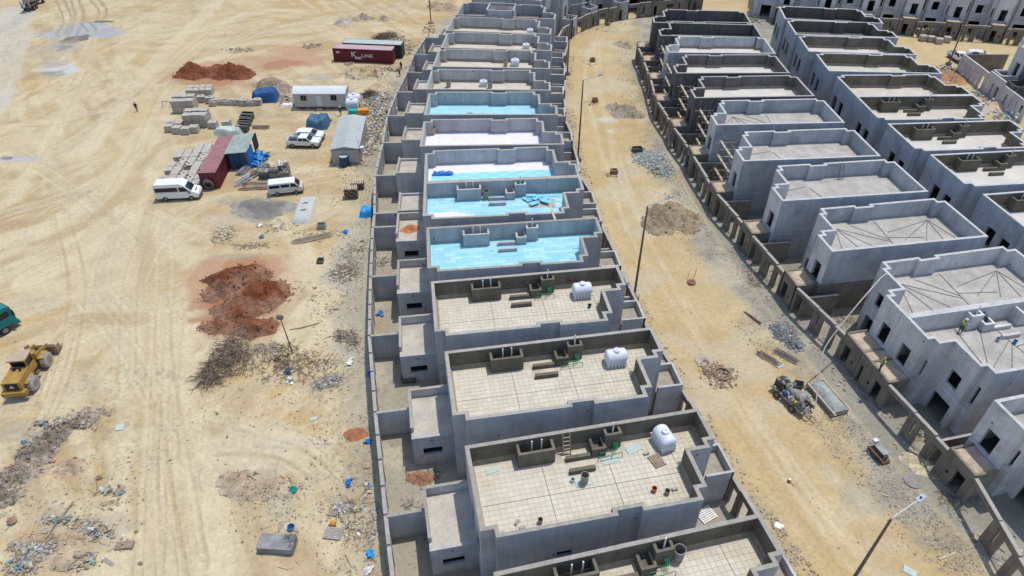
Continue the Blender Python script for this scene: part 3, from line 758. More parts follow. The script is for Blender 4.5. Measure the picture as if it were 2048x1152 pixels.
def porch_pts(O, an, sx, sy, s): return [rot_add(O, an, 22.0 * s * sx, -.55 * sy), rot_add(O, an, 22.0 * s * sx, -3.6 * sy)]
def street(plots, label, group, mat, rev=False):
    """plots ordered; builds wall between the neighbouring porches"""
    for k in range(len(plots) - 1):
        A = porch_pts(*plots[k]); B = porch_pts(*plots[k + 1])
        a, b = min(((p, q) for p in A for q in B), key=lambda t: math.hypot(t[0][0] - t[1][0], t[0][1] - t[1][1]))
        if rev: a, b = b, a
        L, an = seg_local(a, b)
        if L < .5: continue
        T = thing('street_wall', label % ORD[k], 'wall', (*a, 0), an, group)
        t = .28 if rev else -.28
        def piece(u0, u1, h, ops, key):
            def f():
                m = free_wall((u0, 0), (u1, 0), h, .28, [(o[0] - u0, o[1] - u0, o[2], o[3]) for o in ops]); m.v = [(x, y if rev else y - .28, z) for x, y, z in m.v]; return m.mesh('wall_panel', mat)
            link('wall_panel', f(), T)
            y0, y1 = (-.03, .31) if rev else (-.31, .03)
            link('coping', MB().box(u0 + .02, y0, h + .001, u1 - .02, y1, h + .09).mesh('coping', COPE), T)
        if L < 4:
            piece(.01, L - .01, 3.1, [(L * .3, L * .7, 0, 2.3)], 's'); continue
        q = L / 6.7
        piece(.01, 1.3 * q, 3.05, [(.25 * q, 1.05 * q, 0, 2.4)], 'a')
        piece(1.32 * q, 3.6 * q, 3.2, [(1.7 * q, 2.7 * q, .1, 2.6), (3.1 * q, 3.3 * q, 1.0, 2.6)], 'b')
        piece(3.62 * q, L - .01, 3.25, [(3.95 * q, L - .32, 0, 2.75)], 'c')
        yo = .0 if rev else -.28
        for u in (1.32 * q, 2.75 * q, 3.62 * q, L - .3):
            link('pier', cm(('pier', rev, mat.name), lambda: MB().box(0, yo - .07, 0, .26, yo - .002, 2.95).mesh('pier', mat)), T, (u, 0, 0))
P2 = [(O, an, -1, sy, S2) for O, an, sy in ROW2]
order2 = [P2[2], P2[0], P2[1]] + P2[3:]
ext = P2[2]; e0 = rot_add(ext[0], ext[1], -2.2, -10.6)
order2 = [(e0, ext[1] + .04, -1, 1, S2)] + order2
street(order2, 'brown mortar wall with openings right of the road, %s stretch from the front', 'street wall stretches of the middle row', BROWN)
order1 = [(O, an, 1, sy, 1.) for O, an, sy in ROW1]
street(order1, 'front wall of the left row along the road, %s stretch from the front', 'street wall stretches of the left row', BROWN, True)
far = [(rot_add(G(px, 10 + (px - 1568) * .0775, 4.0), fang, -20.8, 2.1), fang, 1, 1, 1.) for px in (1568, 1650, 1735, 1821, 1909, 1999, 2092)]
street(far, 'brown wall with doorways on the far cross street, %s stretch from the left', 'street wall stretches of the far row', BROWN)
bend = [(8.9, 137.0), (10.6, 144.4), (14.0, 151.0), (19.3, 156.8), (26.3, 161.0), (35.4, 163.8), (43.5, 166.5)]
for k in range(len(bend) - 1):
    L, an = seg_local(bend[k], bend[k + 1])
    T = thing('street_wall', 'brown curved wall with doorways at the road bend, %s stretch from the left' % ORD[k], 'wall', (*bend[k], 0), an, 'bend wall stretches')
    n = 3; p = L / n
    for i in range(n):
        ops = [[(.5, p - .5, 0, 2.4)], [(.8, 1.3, .3, 2.4)], [(.5, 1.3, 0, 2.3), (p - .9, p - .6, 1.0, 1.6)]][i]
        hgt = 3.1 + .15 * ((i + k) % 2)
        m = free_wall((i * p + .01, 0), ((i + 1) * p - .01, 0), hgt, .28, ops); part('wall_panel', m, BROWN, T)
        part('coping', MB().box(i * p + .05, -.03, hgt + .001, (i + 1) * p - .05, .31, hgt + .09), COPE, T)
        part('pier', MB().box(i * p + .05, -.1, 0, i * p + .35, -.003, 3.0), BROWN, T)
# white wall of the fourth row
T = thing('street_wall', 'white wall with slit openings beside the fourth row street', 'wall', (86.6, 108.0, 0), math.radians(89), None)
for i, (u0, u1, h) in enumerate(((0, 7.5, 3.2), (7.6, 12.6, 3.8), (12.7, 22.5, 3.3))):
    ops = [(.8, 1.8, .2, 2.4)] + [(u, u + .5, .3, 2.4) for u in np.arange(2.6, u1 - u0 - 1.0, 1.5)]
    part('wall_panel', free_wall((u0, -.3), (u1, -.3), h, .3, ops), PLAS, T)
    part('coping', MB().box(u0, -.33, h + .001, u1, .03, h + .08), COPEL, T)
part('return_wall', free_wall((22.5, -.3), (22.5, -9), 3.2, .25), BROWN, T)
part('return_wall', free_wall((12.6, -.31), (12.6, -5), 3.6, .25), BROWN, T)
# cross walls between the front yards, and rear walls
def cross(rows, sx, s, y, mat, label, group, h, x0=17.3, x1=21.7):
    for k, (O, an, sy) in enumerate(rows):
        T = thing('yard_wall', label % ORD[k], 'wall', (*O, 0), an, group)
        yy = y * sy
        part('wall_panel', free_wall((x0 * s * sx, yy), (x1 * s * sx, yy), h, .2), mat, T)
        a, b = sorted((x0 * s * sx, x1 * s * sx))
        off = .2 * (1 if sx > 0 else -1); lo, hi = sorted((yy, yy + off))
        part('coping', MB().box(a, lo - .02, h + .001, b, hi + .02, h + .06), COPE, T)
cross([(O, an, sy) for O, an, sy in ROW1], 1, 1., 1.15, CONC, 'side wall of front yard, %s plot of the left row', 'front yard side walls of the left row', 2.9, 19.7)
cross([r for i, r in enumerate(ROW2) if i not in (0, 1)], -1, S2, .72, BROWN, 'dark side wall of front yard, %s plot of the middle row', 'front yard side walls of the middle row', 2.9)
bk = [lp(h, 2.4, 0) for h in sorted(ROW2, key=lambda h: h[0][1])]
for k in range(len(bk) - 1):
    L, an = seg_local(bk[k], bk[k + 1])
    if L < 1: continue
    T = thing('boundary_wall', 'grey wall between middle and third row back yards, %s length from the front' % ORD[k], 'wall', (*bk[k], 0), an, 'back yard dividing walls')
    part('panel', free_wall((0, 0), (L - .02, 0), 3.0, .2), PLAR, T)
    part('cross_wall', free_wall((L * .5, -.01), (L * .5, -2.1), 2.8, .2), PLAR, T); part('cross_wall', free_wall((L * .5, 2.1), (L * .5, .21), 2.8, .2), PLAR, T)
    part('coping', MB().box(0, -.03, 3.001, L - .03, .23, 3.06), COPEL, T)

T = thing('porch_canopy', 'rubble covered slab joining the two porches of the joined pair', 'porch', (*PO2, 0), pan)
part('roof_slab', MB().box(-22.0 * S2, -.56, 3.2, -19.6 * S2, .56, 3.5), PORCHSAND, T)
part('front_wall', free_wall((-22.0 * S2 - .01, .55), (-22.0 * S2 - .01, -.55), 3.55, .2, [(.15, .95, 0, 2.4)]), BROWN, T)
# ------------------------------------------------------------------ street lamps
def lamp(loc, rz, label, hgt=13.0, arm=2.4):
    T = thing('street_lamp', label, 'street lamp', (*loc, 0), rz, 'street lamps')
    part('pole', MB().tube([(0, 0, 0), (0, 0, hgt * .5), (0, 0, hgt)], [.15, .125, .085], 8), POLE, T)
    part('arm', MB().tube([(0, 0, hgt - .05), (.12, 0, hgt + .03), (arm, 0, hgt + .28)], .055, 6), M('lamp_arm_grey', (.45, .44, .42), .5), T)
    hd = part('lamp_head', MB().obox((arm + .3, 0, hgt + .31), (.75, .34, .12), (0, -.1, 0)), M('lamp_head_grey', (.28, .36, .40), .4), T)
    part('sensor_cap', MB().tube([(arm + .25, 0, hgt + .38), (arm + .25, 0, hgt + .47)], .07, 8), BLACK, hd)
    part('base_block', MB().box(-.45, -.4, 0, .45, .4, .55), BROWN, T)
    part('base_plate', MB().box(-.25, -.25, .551, .25, .25, .59), RUST, T)
    return T
lamp((14.3, 61.1), math.atan2(1.1, 2.2), 'tall street lamp beside the sand heap on the road')
lamp((10.2, 94.4), math.atan2(.9, 2.2), 'tall street lamp left of the small grey sand heap')
lamp((10.7, 128.3), math.atan2(.4, 2.2), 'tall street lamp before the road bend')
lamp((21.6, 157.0), math.atan2(-1.4, 2.0), 'street lamp by the curved wall at the bend')
lamp((24.2, 24.3), math.atan2(1.1, 2.0), 'nearest street lamp, its pole cut by the bottom edge')
lamp((86.9, 133.3), math.atan2(1, 2), 'street lamp leaning over the pickup on the far cross street')
lamp((81.0, 146.0), math.atan2(1, 2), 'street lamp left of the far block pallets')

# ------------------------------------------------------------------ things on the roofs
def on_roof(k, x, y, z=ZR + .03):
    O, an, sy = ROW1[k]; p = rot_add(O, an, x, y * sy); return (p[0], p[1], z), an
def water_tank(loc, rz, label, s=1., group='white water tanks'):
    T = thing('water_tank', label, 'water tank', loc, rz, group)
    s *= .9
    R, Lh = .78 * s, 1.0 * s
    prof = [(-Lh - .12 * s, .0), (-Lh - .11 * s, .35 * s), (-Lh - .02 * s, .66 * s), (-Lh + .15 * s, R)]
    n = 8
    for i in range(n + 1):
        x = -Lh + .2 * s + (2 * Lh - .4 * s) * i / n; prof += [(x - .03 * s, R), (x, R + .03 * s), (x + .03 * s, R)]
    prof += [(Lh - .15 * s, R), (Lh + .02 * s, .66 * s), (Lh + .11 * s, .35 * s), (Lh + .12 * s, 0)]
    m = 20; vs = []; fs = []; cz = .98 * s
    for x, r in prof:
        for k in range(m):
            t = 2 * math.pi * k / m; vs.append((x, r * math.cos(t), cz + r * math.sin(t)))
    for i in range(len(prof) - 1):
        for k in range(m): fs.append((i * m + k, (i + 1) * m + k, (i + 1) * m + (k + 1) % m, i * m + (k + 1) % m))
    mb = MB(); mb.add(vs, [f[::-1] for f in fs])
    part('tank_body', mb, TANKW, T, smooth=True)
    part('rim', MB().box(-Lh - .06 * s, -R - .04 * s, .72 * s, Lh + .06 * s, R + .04 * s, .79 * s), TANKW, T)
    for k in range(6):
        x = -Lh + .14 * s + k * (2 * Lh - .28 * s) / 5
        part('foot', MB().prism([(x - .12 * s, -R * .93), (x + .12 * s, -R * .93), (x + .12 * s, R * .93), (x - .12 * s, R * .93)], 0, .72 * s), TANKW, T)
    part('sump', MB().box(-Lh + .05 * s, -R * .6, .05, Lh - .05 * s, R * .6, .7 * s), TANKW, T)
    lid = part('lid', MB().lathe([(.34 * s, 1.66 * s), (.34 * s, 1.86 * s), (.29 * s, 1.94 * s), (.0, 1.97 * s)], n=16), TANKW, T)
    part('lid_handle', MB().tube([(-.12 * s, 0, 1.97 * s), (0, 0, 2.06 * s), (.12 * s, 0, 1.97 * s)], .03 * s, 5), TANKW, lid)
    part('outlet', MB().tube([(Lh, 0, .5 * s), (Lh + .3 * s, 0, .5 * s)], .05 * s, 6), BLACK, T)
    return T
l, a = on_roof(1, 16.1, -1.5); water_tank(l, a + math.radians(100), 'white water tank on the front tiled roof, turned lengthwise')
l, a = on_roof(2, 15.5, -2.1); water_tank(l, a, 'white water tank on second tiled roof above the ladder roof')
l, a = on_roof(3, 15.3, -2.0); water_tank(l, a, 'white water tank on tiled roof next to the 8-4 mark')
for px, py, t, s in ((1030, 125, 'white water tank on the far cream roof beside a brown can', .75), (967, 166, 'white water tank in the middle of a far cream roof', .65), (1052, 92, 'white water tank at right of a far cream roof, upper', .65), (1060, 62, 'white water tank at right of the farthest cream roof', .65)):
    water_tank((*G(px, py + 6, ZR), ZR + .02), 0, t, s)

def pipes(k, lab):
    l, a = on_roof(k, 0, 0, 0); T = thing('pipe_manifold', lab, 'pipes', (l[0], l[1], 0), a, 'green roof pipes')
    z = ZR + .05
    part('rail', MB().tube([(10.4, -2.1, z + .45), (12.4, -2.0, z + .5)], .035, 6), GREENP, T)
    part('rail', MB().tube([(10.6, -1.75, z + .5), (12.0, -1.72, z + .5)], .03, 6), GREENP, T)
    for x in (10.4, 11.5, 12.4): part('drop_pipe', MB().tube([(x, -2.08, z), (x, -2.08, z + .5)], .03, 6), GREENP, T)
    for i in range(3): part('riser', MB().tube([(11.9 + i * .14, -1.12, z), (11.9 + i * .14, -1.12, z + .9), (11.9 + i * .14, -1.6, z + .5)], .035, 6), GREENP, T)
    part('tap_pipe', MB().tube([(6.3, -1.5, z), (6.3, -1.5, z + .5), (6.3, -1.7, z + .52)], .045, 6), GREENP, T)
for k, w in ((0, 'the nearest roof at the bottom edge'), (1, 'the roof with the wooden ladder'), (2, 'the second tiled roof with tank'), (3, 'the third tiled roof with tank')):
    pipes(k, 'green water pipes standing on ' + w)
# ladder on villa two
l, a = on_roof(1, 8.1, -.75)
T = thing('ladder', 'wooden ladder leaning on the parapet of the front tiled roof', 'ladder', l, a)
for x in (-.3, .3): part('rail', MB().tube([(x, -.3, 0), (x, .36, 1.9)], .05, 5), WOOD, T)
for i in range(5): part('rung', MB().tube([(-.34, -.3 + .66 * (.12 + .18 * i), 1.9 * (.12 + .18 * i)), (.34, -.3 + .66 * (.12 + .18 * i), 1.9 * (.12 + .18 * i))], .035, 5), WOODP, T)
O2, an2 = ROW2[4][0], ROW2[4][1]
p = rot_add(O2, an2, -7.0, 7.4)
T = thing('ladder', 'grey ladder leaning inside the parapet of a middle row villa', 'ladder', (*p, ZR), an2)
for x in (-.3, .3): part('rail', MB().tube([(x, -.4, 0), (x, .2, 2.0)], .05, 5), STEEL, T)
for i in range(5): part('rung', MB().tube([(-.34, -.4 + .6 * (.12 + .18 * i), 2.0 * (.12 + .18 * i)), (.34, -.4 + .6 * (.12 + .18 * i), 2 * (.12 + .18 * i))], .035, 5), STEEL, T)
def pallet(loc, rz, label, mat=WOOD, n=5, w=1.2, d=1.0, group=None):
    T = thing('pallet', label, 'pallet', loc, rz, group)
    for i in range(n):
        y = -d / 2 + (i + .5) * d / n; part('slat', MB().box(-w / 2, y - d / n * .36, .1, w / 2, y + d / n * .36, .135), mat, T)
    for x in (-w / 2 + .05, 0, w / 2 - .05): part('bearer', MB().box(x - .05, -d / 2, 0, x + .05, d / 2, .0995), mat, T)
    return T
l, a = on_roof(1, 15.0, -3.0); pallet(l, a + math.radians(105), 'grey slatted pallet lying on the front tiled roof')
def can(loc, r, h, mat, label, inner=BLACK, cat='bucket', name='bucket'):
    T = thing(name, label, cat, loc)
    part('shell', MB().lathe([(r * .9, 0), (r, h), (r * .93, h), (r * .85, h * .15)], n=14), mat, T, smooth=False)
    part('bottom', MB().lathe([(0, .03), (r * .84, .04)], n=14), inner, T)
    part('rim', MB().lathe([(r * .98, h - .02), (r * 1.05, h - .02), (r * 1.05, h + .02), (r * .92, h + .02)], n=14), mat, T)
    return T
GREYC = M('cement_crusted_metal', (.30, .28, .25), .9, .2, 3); ORANGE = M('orange_plastic', (.55, .16, .04), .5)
l, _ = on_roof(1, 8.75, -3.8); can(l, .32, 1.0, GREYC, 'tall cement crusted drum on the front tiled roof', cat='drum', name='drum')
l, _ = on_roof(1, 13.8, -5.6); can(l, .2, .42, ORANGE, 'orange paint bucket on the front tiled roof')
l, _ = on_roof(1, 14.7, -6.0); can(l, .2, .42, GREYC, 'grey bucket beside a brick on the front tiled roof')
l, _ = on_roof(1, 4.6, -6.5); can(l, .19, .45, GREYC, 'grey bucket alone on the lower left of front tiled roof')
l, _ = on_roof(1, 7.9, -3.5); can(l, .17, .3, PVC, 'small white bucket beside the tall drum')
l, _ = on_roof(0, 13.1, -.9); can(l, .42, 1.2, GREYC, 'grey drum beside the shaft box on the nearest roof', cat='drum', name='drum')
l, _ = on_roof(2, 16.5, -3.6); can(l, .13, .25, PVC, 'small white bucket at the parapet step of second tiled roof')
l, _ = on_roof(3, 15.7, -3.9); can(l, .17, .36, M('dark_blue_plastic', (.03, .08, .13), .5), 'dark blue bucket near the tank on third tiled roof')
l, _ = on_roof(5, 7.6, -1.1); can(l, .42, 1.1, GREYC, 'grey drum on the half finished cyan roof', cat='drum', name='drum')
l, _ = on_roof(6, 1.2, 2.0, ZR); can((*G(866, 262, 7.0), ZR), .4, 1.0, M('rust_drum', (.42, .33, .22), .8), 'tan drum in the left corner of the white fleece roof', cat='drum', name='drum')
can((*G(897, 168, 7.0), ZR), .4, 1.15, GREYC, 'dark drum at left on a far cream roof', cat='drum', name='drum')
can((*G(980, 170, 7.0), ZR), .4, 1.1, GREYC, 'dark drum right of the tank on a far cream roof', cat='drum', name='drum')
can((*G(1011, 128, 7.0), ZR), .35, 1.1, M('rust_drum', (.42, .33, .22), .8), 'brown can left of the far water tank', cat='drum', name='drum')
for px, py, mt, lb in ((1994, 682, M('bucket_blue_grey', (.22, .33, .42), .5), 'grey blue bucket beside the white kerb on the pair roof'), (2028, 687, M('bucket_blue', (.04, .22, .45), .45), 'bright blue bucket on the screed roof of the pair')):
    can((*G(px, py, ZR), ZR), .17, .4, mt, lb)
GLASSG = M('pale_green_board', (.42, .52, .47), .6, .06, 2)
for k, x, y, w, d, r, lb in ((1, 1.9, -1.3, 1.1, .5, .15, 'pale green board by the skirting of the front tiled roof'), (1, 13.6, -1.5, 1.3, .7, .3, 'pale green boards near the tank on front tiled roof'), (1, 11.4, -2.2, 1.5, .6, .1, 'pale green board under the green pipes'), (1, 8.7, -3.7, 1.3, .8, .05, 'pale green board under the tall drum')):
    l, a = on_roof(k, x, y); single('board', MB().box(-w / 2, -d / 2, .003, w / 2, d / 2, .05), GLASSG, lb, 'board', l, a + r)
for x, y, r, lb in ((15.4, -5.8, .1, 'cement brick beside the grey bucket on front roof'), (2.9, -6.2, .8, 'tilted brick on the lower left of front tiled roof'), (3.2, -6.7, .1, 'flat brick on the lower left of front tiled roof'), (14.4, -2.2, .2, 'hollow brick at the end of the roof pallet')):
    l, a = on_roof(1, x, y); single('brick', MB().box(-.22, -.11, 0, .22, .11, .2).box(-.18, -.07, .2005, -.02, .07, .204), BLOCK, lb, 'brick', l, a + r)
# loose boards, sheets and plank on the half finished cyan roof
rr_ = random.Random(3)
for i in range(14):
    l, a = on_roof(5, 12.9 + rr_.uniform(-.3, 2.4), -2.2 + rr_.uniform(-1.0, .7), ZR + .06 + .05 * i * .6)
    o = single('insulation_board', MB().box(-.6, -.3, 0, .6, .3, .05, (.22, .56, .74)), BLUEB, 'loose cyan board in the heap on the half finished roof', 'board', l, a + rr_.uniform(-.7, .7), 'loose cyan boards', attr=True)
l, a = on_roof(5, 14.3, -2.9, ZR + .062); single('bare_patch', MB().box(-1.7, -.9, 0, 1.7, .9, .004), SCREED, 'bare grey screed patch among cyan boards', 'screed', l, a)
def sheet(k, pts, label, z=ZR + .07, mat=WSHEET, amp=.1):
    """fleece spread over a roof region given by local corner strip"""
    l, a = on_roof(k, 0, 0, 0); sy = ROW1[k][2]; mb = MB(); nx, ny = 40, 10; vs = []
    (x0, x1, ya, yb) = pts
    for j in range(ny):
        for i in range(nx):
            x = x0 + (x1 - x0) * i / (nx - 1); v = j / (ny - 1); wob = .5 * (float(fbm(x, 3. + k, 2.5, 8)) - .5)
            y = ya(x) + (yb(x) + wob - ya(x)) * v
            edge = max(0, v - .75) * 4
            vs.append((x, y * sy, z + amp * edge * float(fbm(x, v * 2, .5, 4, 3)) + .012 * float(fbm(x, v * 3, .8, 9, 2))))
    fs = [(j * nx + i, j * nx + i + 1, (j + 1) * nx + i + 1, (j + 1) * nx + i) for j in range(ny - 1) for i in range(nx - 1)]
    mb.add(vs, fs if sy > 0 else fs)
    return single('fleece_sheet', mb, mat, label, 'sheet', (l[0], l[1], 0), a)
sheet(5, (.6, 8.2, lambda x: -7.05 if x < 1.4 else -7.75, lambda x: -4.0 - .42 * max(0, x - 3.5)), 'white fleece sheet at the lower left of half finished cyan roof', amp=.2)
sheet(5, (9.9, 12.4, lambda x: -7.2, lambda x: -5.0 - .5 * (x - 10)), 'crumpled white fleece scrap by the parapet niche', amp=.35)
l, a = on_roof(6, 0, 0, 0)
cyan_strip = MB()
for i in range(13):
    for j in range(8): cyan_strip.box(.7 + i * 1.25, (.45 + j * .62), ZR + .003, .7 + i * 1.25 + 1.235, .45 + j * .62 + .605, ZR + .05, ((.27, .62, .76), (.33, .68, .80))[(i + j) % 2])
o = single('board_layer', cyan_strip, BLUEB, 'strip of cyan boards along the front of the first white fleece roof', 'boards', (l[0], l[1], 0), a, attr=True)
bp = MB()
for i in range(60):
    x, y = 1.0 + rr_.random() * 2.4, 4.9 + rr_.random() * .7; bp.obox((x, y, ZR + .15), (.5, .3, .06), (rr_.uniform(-.6, .6), rr_.uniform(-.6, .6), rr_.random() * 3))
single('plastic_heap', bp, BLUEP, 'crumpled blue plastic on the first white fleece roof', 'plastic sheet', (l[0], l[1], 0), a)
l, a = on_roof(5, 15.0, -8.1, ZT + .04); single('plank', MB().obox((0, 0, 0), (.25, 3.4, .06), (.12, 0, .12)), WOODP, 'pale plank bridging the parapets of the two cyan roofs', 'plank', l, a)
l, a = on_roof(8, 7.5, -3.9, ZR + .01); 
mb = MB()
for i in range(90): mb.obox((rr_.gauss(0, 1.6), rr_.gauss(0, .4), .05), (.5, .2, .05), (rr_.uniform(-.3, .3), rr_.uniform(-.3, .3), rr_.random() * 3), rr_.choice([(.5, .27, .16), (.45, .36, .28), (.55, .5, .45)]))
o = single('debris_heap', mb, CHUNK, 'flat brown debris heap on the cyan membrane roof', 'debris', l, a, attr=True)
# plant room on the far grey villa of the left row
O, an, sy = ROW1[13]
T = thing('plant_room', 'raised grey block with louvre at the far end of left row', 'plant room', (*O, 0), an)
for p0, p1 in (((6.0, .3), (11.4, .3)), ((11.4, .3), (11.4, 5.0)), ((11.4, 5.0), (6.0, 5.0)), ((6.0, 5.0), (6.0, .3))): part('wall_panel', free_wall(p0, p1, 9.6, .25, z0=ZR), CONL, T)
part('roof_slab', MB().box(6.25, .55, 9.0, 11.15, 4.75, 9.2), DARKC, T)
for i in range(4): part('louvre_slat', MB().obox((8.8, 2.0 + i * .45, 9.35), (2.2, .3, .05), (.4, 0, 0)), DARKI, T)
# painted plot mark on the inner parapet of villa four
def text_mesh(s, size, ext=.004):
    cu = bpy.data.curves.new('txt', 'FONT'); cu.body = s; cu.size = size; cu.extrude = ext; cu.align_x = 'CENTER'; cu.offset = .012 * size
    ob = bpy.data.objects.new('txt', cu); COL.objects.link(ob)
    bpy.context.view_layer.update()
    me = bpy.data.meshes.new_from_object(ob.evaluated_get(bpy.context.evaluated_depsgraph_get()))
    bpy.data.objects.remove(ob); return me
def put_text(s, size, mat, parent, loc, rot, name='lettering', sx=1.):
    me = text_mesh(s, size); me.materials.clear(); me.materials.append(mat)
    o = link(name, me, parent, loc); o.rotation_euler = rot; o.scale = (sx, 1, 1); return o
v3 = [o for o in bpy.data.objects if o.get('label', '').startswith('grey concrete villa with cream tiled roof, fourth')][0]
put_text('8-4', .85, M('red_brown_paint', (.16, .05, .035), .8), v3, (14.6, -WT - .012, ZR + .55), (math.pi / 2, 0, 0), 'painted_number')

# tube scaffolds beside the bare villas
def scaffold(h, label):
    O, an, sy = h; T = thing('scaffold', label, 'scaffold', (*O, 0), an, 'tube scaffolds')
    xs = (-16.9, -18.4); ys = [sy * -v for v in (8.6, 6.6, 4.6)]
    for y in ys:
        for x in xs: part('upright', MB().tube([(x, y, 0), (x, y, 8.2)], .045, 5), SCAFM, T)
    for z in (2.2, 4.4, 6.6):
        for x in xs: part('ledger', MB().tube([(x, ys[0], z), (x, ys[-1], z)], .04, 5), SCAFM, T)
        for y in ys: part('transom', MB().tube([(xs[0] + .6, y, z + .08), (xs[1] - .7, y, z + .08)], .04, 5), SCAFM, T)
        part('deck', MB().box(xs[1], min(ys[0], ys[-1]) - .6, z + .13, xs[1] + .3, max(ys[0], ys[-1]) + .6, z + .17), WOODP, T)
SCAFM = M('scaffold_tube', (.30, .28, .25), .6, .2, 3, metal=.3)
for i_, k_ in enumerate((5, 6, 7, 8, 9)): scaffold(ROW2[k_], 'thin tube scaffold on the road side, %s villa beyond the ladder villa' % ORD[i_])
# ------------------------------------------------------------------ vehicles
def heading(a, b):
    p, q = G(*a), G(*b); return ((p[0] + q[0]) / 2, (p[1] + q[1]) / 2), math.atan2(q[1] - p[1], q[0] - p[0])
def wheel(T, x, y, r, w=.24):
    o = part('wheel', MB().tube([(x, y - w / 2, r), (x, y + w / 2, r)], r, 16), BLACK, T)
    part('rim', MB().tube([(x, y - w / 2 - .012, r), (x, y + w / 2 + .012, r)], r * .58, 10), STEEL, o)
    return o
def vehicle(name, label, loc, rz, low, up, W, zb, tum, wins, shield, wheels, paint=WHITE, roofx=None, cat='van', rear=None, low_paint=None):
    T = thing(name, label, cat, (*loc, 0), rz)
    hl = lambda z: W / 2 - (.05 if z < .55 else 0)
    hu = lambda z: W / 2 - tum * max(0, z - zb)
    part('body', MB().side(low, hl), low_paint or paint, T); part('cabin', MB().side(up, hu), paint, T)
    for poly in wins:
        for s in (-1, 1):
            vs = [(x, s * (hu(z) + .012), z) for x, z in poly]
            part('side_window', MB().add(vs + [(x, y - s * .03, z) for x, y, z in vs], [tuple(range(len(poly)))[::(1 if s < 0 else -1)]]), GLASS, T)
    for nm, (a, b, inset) in (('windscreen', shield),) + ((('rear_window', rear),) if rear else ()):
        d = (b[0] - a[0], b[1] - a[1]); L = math.hypot(*d); n_ = (d[1] / L * .015, -d[0] / L * .015)
        if n_[1] < 0: n_ = (-n_[0], -n_[1])
        P = [(a[0] + n_[0], -(hu(a[1]) - inset), a[1] + n_[1]), (a[0] + n_[0], hu(a[1]) - inset, a[1] + n_[1]), (b[0] + n_[0], hu(b[1]) - inset, b[1] + n_[1]), (b[0] + n_[0], -(hu(b[1]) - inset), b[1] + n_[1])]
        part(nm, MB().add(P, [(0, 1, 2, 3)]), GLASS, T)
    for x, r in wheels:
        for s in (-1, 1): wheel(T, x, s * (W / 2 - .12), r)
    xf = max(p[0] for p in low); xr = min(p[0] for p in low)
    for s in (-1, 1):
        part('headlight', MB().box(xf - .12, s * W * .36 - .16, .78, xf + .012, s * W * .36 + .16, .95), M('lamp_glass', (.6, .62, .65), .15), T)
        part('tail_light', MB().box(xr - .012, s * W * .43 - .08, .9, xr + .05, s * W * .43 + .08, 1.25), M('tail_red', (.35, .02, .02), .3), T)
        part('mirror', MB().box(shield[0][0] - .35, s * (W / 2 + .12) - .1, 1.2, shield[0][0] - .2, s * (W / 2 + .12) + .1, 1.42), BLACK, T)
    part('bumper', MB().box(xf - .2, -W / 2 + .1, .32, xf + .03, W / 2 - .1, .6), DARKI, T)
    part('bumper', MB().box(xr - .03, -W / 2 + .1, .36, xr + .12, W / 2 - .1, .6), DARKI, T)
    part('underbody', MB().box(xr + .2, -W / 2 + .2, .25, xf - .3, W / 2 - .2, .5), BLACK, T)
    return T
l, a = heading((332, 396), (391, 393))
T = vehicle('minibus', 'white high roof minibus parked at the tyre end of the maroon container', l, a,
        [(-2.9, .42), (2.85, .40), (2.98, .75), (2.85, 1.12), (2.15, 1.42), (-2.95, 1.42)], [(-2.95, 1.42), (2.15, 1.42), (1.35, 2.25), (.75, 2.62), (-2.75, 2.62), (-2.93, 2.4)], 2.0, 1.4, .08,
        [[(-2.8, 1.5), (.35, 1.5), (.3, 2.12), (-2.78, 2.12)], [(.5, 1.45), (1.85, 1.45), (1.25, 2.12), (.48, 2.12)]], ((2.08, 1.5), (1.42, 2.2), .12), [(-1.75, .36), (1.85, .36)], cat='minibus', rear=((-2.945, 1.6), (-2.94, 2.3), .3))
part('bonnet_vent', MB().obox((2.5, 0, 1.3), (.12, 1.1, .02), (0, .4, 0)), BLACK, T)
part('sliding_rail', MB().box(-2.6, -1.012, 1.38, .3, -1.002, 1.41), DARKI, T)
l, a = heading((553, 387), (596, 382))
T = vehicle('van', 'dusty white van parked in front of the scaffold stacks', l, a,
        [(-2.35, .42), (2.15, .42), (2.33, .8), (2.2, 1.12), (1.95, 1.2), (-2.38, 1.2)], [(-2.38, 1.2), (2.0, 1.2), (1.35, 1.92), (1.0, 1.98), (-2.2, 1.98), (-2.36, 1.85)], 1.75, 1.2, .10,
        [[(-2.2, 1.3), (-.75, 1.3), (-.75, 1.75), (-2.18, 1.75)], [(-.6, 1.3), (.6, 1.3), (.6, 1.75), (-.6, 1.75)], [(.75, 1.25), (1.75, 1.25), (1.3, 1.76), (.75, 1.76)]], ((1.98, 1.25), (1.4, 1.88), .1), [(-1.3, .33), (1.35, .33)], WHITE, cat='van', rear=((-2.382, 1.3), (-2.37, 1.8), .2), low_paint=WHITED)
l, a = heading((589, 291), (630, 292))
